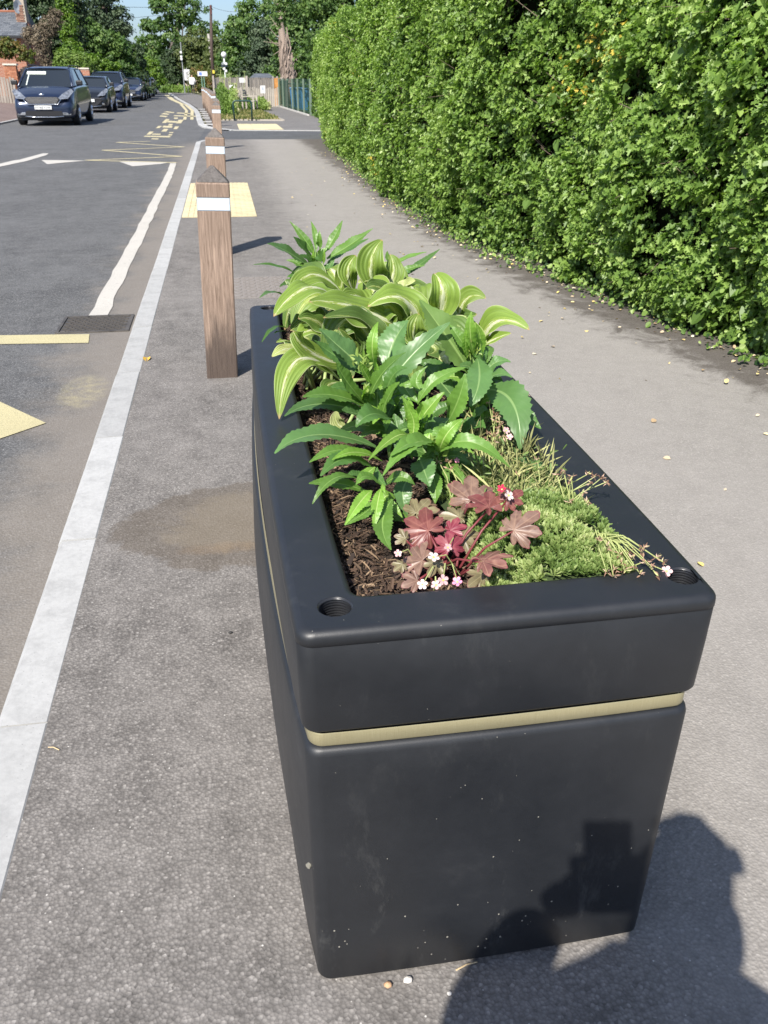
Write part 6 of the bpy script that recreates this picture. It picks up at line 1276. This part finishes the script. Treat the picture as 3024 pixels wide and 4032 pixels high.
# weeds round the fence and bench
def weeds(name, lb, x0, x1, y0, y1, h, n, seed, sz=(.05, .12)):
    rs = np.random.RandomState(seed); P_ = np.stack([rs.uniform(x0, x1, n), rs.uniform(y0, y1, n), np.zeros(n)], 1); k = .55+.45*np.sin(P_[:, 0]*5+1)*np.sin(P_[:, 1]*1.3); P_[:, 2] = rs.rand(n)**.8*h*k
    return tag(scatter(name, OVAL, P_, rdir(n, rs)+np.array([0, -.5, .5]), nrm(rs.normal(0, .5, (n, 3))+np.array([0, 0, .8])), rs.uniform(*sz, n), F_weed, seed=seed), lb, 'weeds', kind='stuff')
weeds('tall_weeds', 'tall green weeds between the bollards and the wooden fence', -.1, .75, 38, 50, 1.2, 7000, 140)
weeds('tall_weeds', 'tall weeds and dry grass round the bench in front of the fence', .9, 2.4, 45.5, 50, .6, 4000, 141)
weeds('tall_weeds', 'ivy and weeds at the foot of the green metal fence', 3.75, 4.9, 36, 41, .6, 3500, 142)
weeds('verge_weeds', 'scrubby verge at the far right bend of the road', -6, -2.5, 100, 112, .7, 2500, 143, (.12, .3))
hw_ = thing('hogweed', 'pale flowering hogweed heads standing above the wooden fence', 'plant', (.35, 49, 0)); r_ = random.Random(8)
for i in range(9):
    x, y, h = r_.uniform(-.35, 1.0), r_.uniform(-1, 1), r_.uniform(1.35, 1.85); b = MB(); b.tube([(x*.8, y, 0), (x, y, h)], .012, 5); b.build('stem', M_fst, hw_)
    n = 40; rs = np.random.RandomState(i); scatter('flower_head', RHO, np.array([x, y, h])+rs.normal(0, 1, (n, 3))*np.array([.09, .09, .015]), np.tile([0, -.4, 1.], (n, 1)), rdir(n, rs), rs.uniform(.03, .06, n), F_sax, hw_, seed=i)['kind'] = 'stuff'

# ================================================================ house, walls and gate on the left
def brickmat(name, lo, hi): return attrless(name, lo, hi)
def attrless(name, lo, hi):
    n = NM(name); oi = n.n('ShaderNodeObjectInfo'); c = n.ramp(oi.outputs['Random'], [(0, lo), (.5, tuple((a+b)/2 for a, b in zip(lo, hi))), (1, hi)]); c = n.mix(n.ramp(n.noise(14, 4), [(.4, 0.0), (.8, .5)]), c, tuple(x*.6 for x in lo)); n.base(c); n.set(Roughness=.9); return n.m
M_brick = attrless('red_brick', (.22, .085, .05), (.42, .19, .12)); M_brickd = attrless('sooty_brick', (.16, .08, .055), (.4, .24, .17)); M_mortar = plain('lime_mortar', (.36, .31, .25), .95)
def brickwall_mat():
    n = NM('distant_red_brickwork'); br = n.n('ShaderNodeTexBrick'); br.inputs['Scale'].default_value = 1; br.inputs['Brick Width'].default_value = .225; br.inputs['Row Height'].default_value = .075; br.inputs['Mortar Size'].default_value = .008
    v = n.n('ShaderNodeMapping'); v.inputs['Rotation'].default_value = (math.pi/2, 0, 0); n.l(n.co(), v.inputs[0]); n.l(v.outputs[0], br.inputs['Vector'])
    br.inputs['Color1'].default_value = (.34, .13, .075, 1); br.inputs['Color2'].default_value = (.24, .09, .055, 1); br.inputs['Mortar'].default_value = (.36, .28, .22, 1); n.base(br.outputs[0]); n.set(Roughness=.9); return n.m
M_bw = brickwall_mat(); M_slate = plain('grey_slate', (.085, .095, .11), .6, var=.25, vs=4); M_ridge = plain('terracotta_ridge', (.36, .15, .09), .8); M_wframe = plain('white_window_frame', (.75, .75, .73), .4); M_pane = plain('window_pane', (.03, .035, .04), .08)
hs = thing('brick_house', 'red brick cottage with grey slate roof and tall chimney at the left edge', 'house', (-10.95, 58.0, 0.0))
H0 = Vector((-10.95, 58.0, 0.0))
def rel(p): return tuple(Vector(p)-H0)
e0, e1 = Vector((-10.648, 58.0, 3.475)), Vector((-13.428, 58.0, 3.437)); ex = e0.x-H0.x; ez = e0.z; gy = 0
b = MB(); b.box(-8, ex-.12, 0, 6, 0, ez+.02); b.build('wall', M_bw, hs)
rz_ = (-11.306, 61.0, 4.752)[2]; rx_ = (-11.202, 61.0, 4.754)[0]-H0.x
rb = MB(); rb.add([(-8, -.18, ez-.04), (ex+.03, -.18, ez-.04), (rx_+.45, 3, rz_), (-8, 3, rz_), (-8, 6.2, ez-.04), (ex+.03, 6.2, ez-.04), (-8, -.18, ez-.10), (ex+.03, -.18, ez-.10)], [(0, 1, 2, 3), (3, 2, 5, 4), (1, 5, 2), (6, 7, 1, 0)]); roof = rb.build('roof', M_slate, hs)
# slates in courses on the near slope
sl = None; rows_ = 13; slope = Vector((0, 3.18, rz_-ez+.04)); sl_len = slope.length; ang = math.atan2(slope.z, slope.y); cnt = 0
for r2 in range(rows_):
    k = r2/rows_; yy = -.18+3.18*k; zz_ = ez-.04+(rz_-ez+.04)*k; xe = ex+.03+(rx_+.42-ex)*k
    for c2 in range(9):
        x = xe-.30-c2*.30-(.15 if r2 % 2 else 0)
        if cnt > 120: break
        if sl is None: q = MB(); q.box(0, .292, 0, sl_len/rows_*1.2, .004, .016); sl = q.build('slate', attrless('slate_tile', (.07, .08, .095), (.13, .14, .155)), hs); o = sl
        else: o = share(sl, hs)
        o.location = (x, yy, zz_+.01); o.rotation_euler = (ang-.035, 0, 0); cnt += 1
q = MB(); q.tube([(-8, 3, rz_+.03), (rx_+.45, 3, rz_+.03)], .09, 8); q.build('ridge_tiles', M_ridge, hs, smooth=True)
q = MB(); q.box(-8, ex+.02, -.26, -.18, ez-.16, ez-.06); q.build('gutter', M_trim, hs)
cx0, cx1 = (-11.252, 60.0, 4.391)[0]-H0.x, (-10.661, 60.0, 4.401)[0]-H0.x
q = MB(); q.box(cx0+.02, cx1-.02, 1.62, 2.5, ez-2.6, ez+3.4); q.build('chimney', M_mortar, hs); ch = C.objects[-1]
q = MB(); q.box(0, .215, 0, .1, 0, .065); bk = q.build('brick', M_brickd, ch); first = True; wch = cx1-cx0
for r2 in range(34):
    nb = max(2, int(wch/.225)); off = .11 if r2 % 2 else 0
    for c2 in range(nb):
        o = bk if first else share(bk, ch); first = False; o.location = (cx0+c2*.226+off*.5, 1.60-.02*(r2 % 3 == 0), ez-1.0+r2*.076)
q = MB(); q.add([(cx1-.04, 1.7, ez-3), (cx1+.18, 1.7, ez-3), (cx1+.06, 1.7, ez+.6), (cx1-.04, 1.7, ez+.8), (cx1-.04, 2.4, ez-3), (cx1+.18, 2.4, ez-3), (cx1+.06, 2.4, ez+.6), (cx1-.04, 2.4, ez+.8)], [(0, 1, 2, 3), (4, 7, 6, 5), (1, 5, 6, 2), (3, 2, 6, 7)]); q.build('chimney_shoulder', M_bw, hs)
dsh = MB(); V = [(0, .05, 0)]
for rr, yy in ((.15, .035), (.3, 0), (.31, 0)): V += [(rr*.8*math.cos(k*math.pi/9), yy, rr*1.15*math.sin(k*math.pi/9)) for k in range(18)]
dsh.add(V, [(0, 1+k, 1+(k+1) % 18) for k in range(18)]+[(1+r2*18+k, 1+(r2+1)*18+k, 1+(r2+1)*18+(k+1) % 18, 1+r2*18+(k+1) % 18) for r2 in range(2) for k in range(18)]); d_ = dsh.build('satellite_dish', plain('grey_dish', (.45, .48, .52), .5), hs, smooth=True); d_.location = rel((-11.026, 59.5, 4.967)); d_.rotation_euler = (.2, 0, .6)
al = rel((-11.203, 57.9, 3.189)); q = MB(); q.box(al[0]-.12, al[0]+.12, -.1, .0, al[2]-.18, al[2]+.18); q.build('alarm_box', M_signw, hs, bevel=.03)
wx = rel((-11.93, 58.0, 3.137)); wf = MB()
w0, w1, z0, z1 = wx[0]-.75, wx[0]+.12, rel((-12.012, 58.0, 2.698))[2], ez-.18
for a in ((w0, w0+.07, z0, z1), (w1-.07, w1, z0, z1), (w0, w1, z0, z0+.08), (w0, w1, z1-.06, z1), (w0, w1, (z0+z1)/2-.035, (z0+z1)/2+.035), ((w0+w1)/2-.02, (w0+w1)/2+.02, z0, z1)): wf.box(a[0], a[1], -.06, -.004, a[2], a[3])
fr = wf.build('window_frame', M_wframe, hs); q = MB(); q.box(w0+.03, w1-.03, -.02, -.002, z0+.03, z1-.03); q.build('pane', M_pane, fr)
# garden wall, brick pillar, arched gate, old fence
gw = thing('brick_pillar', 'orange brick gate pillar with flat stone cap left of the blue people carrier', 'pillar', (-9.72, 49, .2)); px = ((-10.171, 49.0, 1.681)[0]+9.72, (-9.616, 49.0, 1.686)[0]+9.72)
q = MB(); q.box(px[0]+.01, px[1]-.01, .01, .4, 0, 1.66); q.build('mortar_core', M_mortar, gw); q = MB(); q.box(0, .215, 0, .1, 0, .065); bk = q.build('brick', attrless('orange_brick', (.32, .12, .06), (.5, .23, .13)), gw); first = True; nb = 3; bwid = (px[1]-px[0])/nb
for r2 in range(22):
    for c2 in range(nb+1):
        x = px[0]+c2*bwid-(bwid/2 if r2 % 2 else 0); x0, x1 = max(px[0], x), min(px[1], x+bwid-.012)
        if x1-x0 < .03: continue
        o = bk if first else share(bk, gw); first = False; o.location = (x0, -.004, r2*.0755); o.scale = ((x1-x0)/.215, 1, 1)
for r2 in range(22): o = share(bk, gw); o.location = (px[1]-.002, .02+(.1 if r2 % 2 else 0), r2*.0755); o.rotation_euler = (0, 0, math.pi/2); o.scale = (1.3, 1, 1)
q = MB(); q.box(px[0]-.04, px[1]+.05, -.05, .45, 1.665, 1.74); q.build('stone_cap', M_stone, gw)
gt = thing('arched_gate', 'dark arched timber gate beside the brick pillar', 'gate', (-9.72+px[1]+.03, 49.2, .2)); wd_ = .8
for i in range(7): hh = 1.35+.28*math.sin(math.pi*(i+.5)/7); q = MB(); q.box(i*wd_/7+.003, (i+1)*wd_/7-.003, 0, .03, 0, hh); q.build('gate_board', plain('dark_gate_wood', (.045, .035, .032), .8), gt)
w2 = thing('garden_wall', 'low brick garden wall with stone coping behind the people carrier', 'wall', (-8.45, 49.3, .1)); q = MB(); q.box(0, 2.2, 0, .22, 0, 1.62); q.build('wall_body', M_bw, w2)
for i in range(5): q = MB(); q.box(i*.44+.005, i*.44+.43, -.03, .26, 1.625, 1.69); q.build('coping_stone', M_stone, w2)
of = thing('old_fence', 'grey weathered paling fence at the far left edge', 'fence', (-10.9, 48.8, .2))
for i in range(9): q = MB(); q.box(i*.13, i*.13+.10, 0, .02, 0, 1.12+rnd.uniform(-.05, .05)); q.build('paling', M_fence, of)
ow = thing('outbuilding', 'brick outhouse wall in the shade beside the dead climber', 'outbuilding', (-8.5, 56.5, 0)); q = MB(); q.box(0, .95, 0, 2, 0, 2.15); q.build('wall', M_bw, ow); q = MB(); q.box(-.05, 1.0, -.05, 2.05, 2.155, 2.22); q.build('roof_edge', M_slate, ow)
sh = thing('garden_shed', 'dark pitched shed roof peeping over the wooden fence', 'shed', (2.1, 60, 0)); q = MB(); q.box(0, 1.3, 0, 1.5, 0, 1.42); q.build('wall', M_fence, sh); q = MB(); q.add([(-.1, -.1, 1.425), (1.4, -.1, 1.425), (1.1, .7, 1.66), (.2, .7, 1.66), (-.1, 1.6, 1.425), (1.4, 1.6, 1.425)], [(0, 1, 2, 3), (3, 2, 5, 4), (0, 3, 4), (1, 5, 2)]); q.build('roof', M_slate, sh)
rf_ = thing('far_house', 'distant house with a red tiled roof glimpsed through the tall tree', 'house', (-3.8, 150, 0)); q = MB(); q.box(-3, 3, 0, 6, 0, 3.6); q.build('wall', plain('pink_render', (.55, .42, .36), .9), rf_); q = MB(); q.add([(-3.3, -.3, 3.61), (3.3, -.3, 3.61), (2.4, 3, 5.4), (-2.4, 3, 5.4), (-3.3, 6.3, 3.61), (3.3, 6.3, 3.61)], [(0, 1, 2, 3), (3, 2, 5, 4), (0, 3, 4), (1, 5, 2)]); q.build('roof', M_ridge, rf_)

# ================================================================ people
def skin_body(name, joints, edges, mats, pick, parent, rootv=0, sub=2):
    me = bpy.data.meshes.new(name); me.from_pydata([j[0] for j in joints], edges, []); o = bpy.data.objects.new(name, me); C.objects.link(o)
    s_ = o.modifiers.new('skin', 'SKIN'); s_.use_smooth_shade = True
    for i, j in enumerate(joints):
        r = j[1]; me.skin_vertices[0].data[i].radius = r if isinstance(r, tuple) else (r, r)
    me.skin_vertices[0].data[rootv].use_root = True; m = o.modifiers.new('sub', 'SUBSURF'); m.levels = m.render_levels = sub
    dg = bpy.context.evaluated_depsgraph_get(); me2 = bpy.data.meshes.new_from_object(o.evaluated_get(dg)); bpy.data.objects.remove(o); me2.name = name; me2.materials.clear()
    for x in mats: me2.materials.append(x)
    for p in me2.polygons: p.material_index = pick(p.center); p.use_smooth = True
    return link(bpy.data.objects.new(name, me2), parent)
M_skin = plain('skin', (.5, .3, .22), .5); M_hair = plain('dark_hair', (.05, .03, .02), .7); M_jacket = plain('white_jacket', (.72, .72, .72), .8); M_dark = plain('black_trousers', (.012, .012, .014), .8); M_shoe = plain('pale_shoe', (.45, .43, .4), .7); M_coat = plain('dark_blue_coat', (.03, .04, .07), .85)
wk = thing('person', 'person in a white jacket and black trousers walking away on the far pavement', 'person', (-2.38, 91, 0), .1)
J = [((0, 0, .92), .15), ((0, 0, 1.12), .15), ((0, 0, 1.34), (.19, .12)), ((0, 0, 1.46), .06), ((0, -.01, 1.56), (.085, .095)), ((0, -.01, 1.67), .07),
     ((-.19, 0, 1.36), .065), ((-.25, .04, 1.1), .05), ((-.22, -.1, .9), .04), ((-.21, -.13, .82), .03), ((.19, 0, 1.36), .065), ((.26, -.04, 1.1), .05), ((.22, .1, .9), .04), ((.21, .13, .82), .03),
     ((-.09, 0, .84), .10), ((-.09, .16, .48), .07), ((-.09, .02, .09), .045), ((-.09, .14, .03), .04), ((.09, 0, .84), .10), ((.09, -.1, .48), .07), ((.09, -.26, .14), .045), ((.09, -.16, .03), .04)]
E_ = [(0, 1), (1, 2), (2, 3), (3, 4), (4, 5), (2, 6), (6, 7), (7, 8), (8, 9), (2, 10), (10, 11), (11, 12), (12, 13), (0, 14), (14, 15), (15, 16), (16, 17), (0, 18), (18, 19), (19, 20), (20, 21)]
skin_body('body', J, E_, [M_jacket, M_dark, M_skin, M_shoe, M_hair], lambda c_: 3 if c_.z < .1 else (1 if c_.z < .86 and abs(c_.x) < .2 else (2 if c_.z < .84 else (0 if c_.z < 1.44 else (4 if (c_.z > 1.62 or c_.y > .02) else 2)))), wk)
# the photographer, whose shadow falls across the planter; stands just behind the lens, outside the picture
ph = thing('person', 'person in a dark coat holding up a phone just behind the viewpoint, casting the shadow on the planter', 'person', (0, 0, 0))
ph['label'] = 'person in dark coat behind the viewpoint holding up a phone, casting the planter shadow'
JP = [((.0,-.32,.80),.17), ((-.01,-.29,1.0),(.21,.16)), ((-.01,-.26,1.10),(.20,.14)), ((.025,-.235,1.27),.07), ((.025,-.21,1.38),(.08,.095)), ((.022,-.20,1.47),(.085,.1)), ((.022,-.20,1.53),.065),
      ((-.17,-.24,1.19),.105), ((-.32,-.16,1.10),.095), ((-.20,-.07,1.16),.07), ((-.125,-.03,1.225),.045), ((.17,-.26,1.11),.08), ((.27,-.20,1.0),.07), ((.13,-.12,1.10),.055), ((.05,-.085,1.19),.03),
      ((-.10,-.36,.72),.11), ((-.11,-.33,.42),.075), ((-.11,-.36,.08),.05), ((-.11,-.22,.03),.045), ((.14,-.36,.72),.11), ((.15,-.34,.42),.075), ((.15,-.36,.08),.05), ((.15,-.22,.03),.045)]
EP = [(0,1),(1,2),(2,3),(3,4),(4,5),(5,6),(2,7),(7,8),(8,9),(9,10),(2,11),(11,12),(12,13),(13,14),(0,15),(15,16),(16,17),(17,18),(0,19),(19,20),(20,21),(21,22)]
skin_body('body', JP, EP, [M_coat, M_dark, M_skin, M_shoe], lambda c_: 3 if c_.z < .09 else (1 if c_.z < .76 else (2 if (c_.z > 1.31 or (c_.y > -.075 and c_.z > 1.1)) else 0)), ph)
# hair: an uneven bob round the head
b = MB(); V = []; r_ = random.Random(3)
for i in range(9):
    a_ = -math.pi*.38+math.pi*.88*i/8
    for k in range(18):
        an = k*math.pi/9; front = math.sin(an) > .55 and i < 6; rr = (.094+r_.uniform(-.009, .013))*(.62 if front else 1); V.append((.022+rr*math.cos(a_)*math.cos(an), -.20+rr*math.cos(a_)*math.sin(an), 1.455+.125*math.sin(a_)))
b.add(V, [(i*18+k, i*18+(k+1) % 18, (i+1)*18+(k+1) % 18, (i+1)*18+k) for i in range(8) for k in range(18)]+[tuple(range(18))[::-1], tuple(range(144, 162))]); b.build('hair', M_hair, ph, smooth=True)
# face details
for s_ in (-1, 1):
    b = MB(); b.disc((.04+s_*.032, -.093, 1.468), .012, (0, 1, 0), .008, 10); b.build('eye', M_ink, ph); b = MB(); b.disc((.04+s_*.095, -.19, 1.45), .026, (s_, 0, 0), .015, 10); b.build('ear', M_skin, ph)
b = MB(); b.tube([(.04, -.095, 1.465), (.04, -.072, 1.435), (.04, -.092, 1.425)], [.008, .014, .008], 8); b.build('nose', M_skin, ph, smooth=True); b = MB(); b.tube([(.018, -.095, 1.403), (.04, -.087, 1.400), (.062, -.095, 1.403)], .006, 6); b.build('mouth', plain('lips', (.4, .15, .13), .5), ph)
# fingers folded round the phone
Fv, Rv_, Uv = Vector(FX), Vector(RX), Vector(UX); Lp = Vector((0, 0, 1.36))
def pp(r, u, f_): return Lp+Rv_*r+Uv*u+Fv*f_
for hand, sgn, wrist in ((0, -1, (-.125, -.03, 1.235)), (1, 1, (.05, -.085, 1.19))):
    edge_ = -.066 if sgn < 0 else .012; base_u = -.075
    pm = MB(); wv = Vector(wrist); pc_ = pp(edge_+sgn*.018, base_u-.03, -.02); pm.tube([wv, wv.lerp(pc_, .5), pc_, pp(edge_+sgn*.012, base_u+.0, -.016)], [.026, .032, .034, .02], 10); pm.build('palm', M_skin, ph, smooth=True)
    for k in range(4):
        u0 = base_u-.045+k*.021; fm = MB(); ln = (.9, 1.05, 1.0, .8)[k]; fm.tube([pp(edge_+sgn*.018, u0, -.014), pp(edge_+sgn*.015, u0+.003, -.001*ln), pp(edge_-sgn*.006, u0+.006, .0035), pp(edge_-sgn*.020*ln, u0+.008, .0035)], [.0095, .009, .0085, .0065], 7); fm.build('finger', M_skin, ph, smooth=True)
    fm = MB(); fm.tube([pp(edge_+sgn*.02, base_u-.04, -.018), pp(edge_+sgn*.004, base_u-.02, -.024), pp(edge_-sgn*.012, base_u+.0, -.020)], [.012, .011, .008], 7); fm.build('thumb', M_skin, ph, smooth=True)
phn = thing('phone', 'dark phone held up by the person behind the viewpoint', 'phone', (0, 0, 0))
b = MB(); b.add([pp(r, u, f_) for f_ in (-.012, -.004) for r, u in ((-.066, -.145), (.012, -.145), (.012, .015), (-.066, .015))], [(3, 2, 1, 0), (4, 5, 6, 7), (0, 1, 5, 4), (1, 2, 6, 5), (2, 3, 7, 6), (3, 0, 4, 7)]); b.build('case', M_trim, phn, bevel=.004)
b = MB(); b.add([pp(r, u, f_) for f_ in (-.0135, -.0124) for r, u in ((-.063, -.142), (.009, -.142), (.009, .012), (-.063, .012))], [(3, 2, 1, 0), (4, 5, 6, 7), (0, 1, 5, 4), (1, 2, 6, 5), (2, 3, 7, 6), (3, 0, 4, 7)]); b.build('screen', M_glass, phn)


# small stones and a twig on the tarmac at the foot of the planter
for i, (p, s_, lb, c_) in enumerate([((0.173, 0.902, 0.0), .0075, 'small orange brown pebble just in front of the planter foot', (.45, .28, .16)), ((0.208, 0.904, 0.0), .0085, 'small whitish pebble just in front of the planter foot', (.6, .57, .52)), ((0.271, 0.871, 0.0), .005, 'tiny pale pebble right of the two pebbles before the planter', (.55, .52, .48)), ((-0.075, 1.981, 0.0), .006, 'tiny dark hole like stone in the tarmac left of the planter', (.03, .03, .03))]):
    t = thing('pebble', lb, 'pebble', p); r2 = random.Random(i+3); b = MB(); V = []
    for a in range(5):
        el = -math.pi/2+math.pi*a/4
        for k in range(7): an = k*2*math.pi/7; rr = s_*r2.uniform(.8, 1.2); V.append((rr*math.cos(el)*math.cos(an), rr*math.cos(el)*math.sin(an)*.8, s_*.55+s_*.6*math.sin(el)))
    b.add(V, [(a*7+k, a*7+(k+1) % 7, (a+1)*7+(k+1) % 7, (a+1)*7+k) for a in range(4) for k in range(7)]); b.build('stone', plain('pebble_stone', c_, .8), t, smooth=True)
for i, (a, b_, lb) in enumerate([((0.292, 0.909, 0.0), (0.332, 0.918, 0.0), 'thin straw lying against the foot of the planter'), ((-0.488, 1.592, 0.0), (-0.462, 1.579, 0.0), 'short pale twig on the tarmac beside the kerb')]):
    t = thing('straw', lb, 'straw', a); v = Vector(b_)-Vector(a); b = MB(); b.tube([(0, 0, .003), tuple(v*.5+Vector((0, 0, .007))), tuple(v+Vector((0, 0, .003)))], .0013, 5); b.build('stalk', plain('dry_straw', (.5, .38, .22), .8), t)
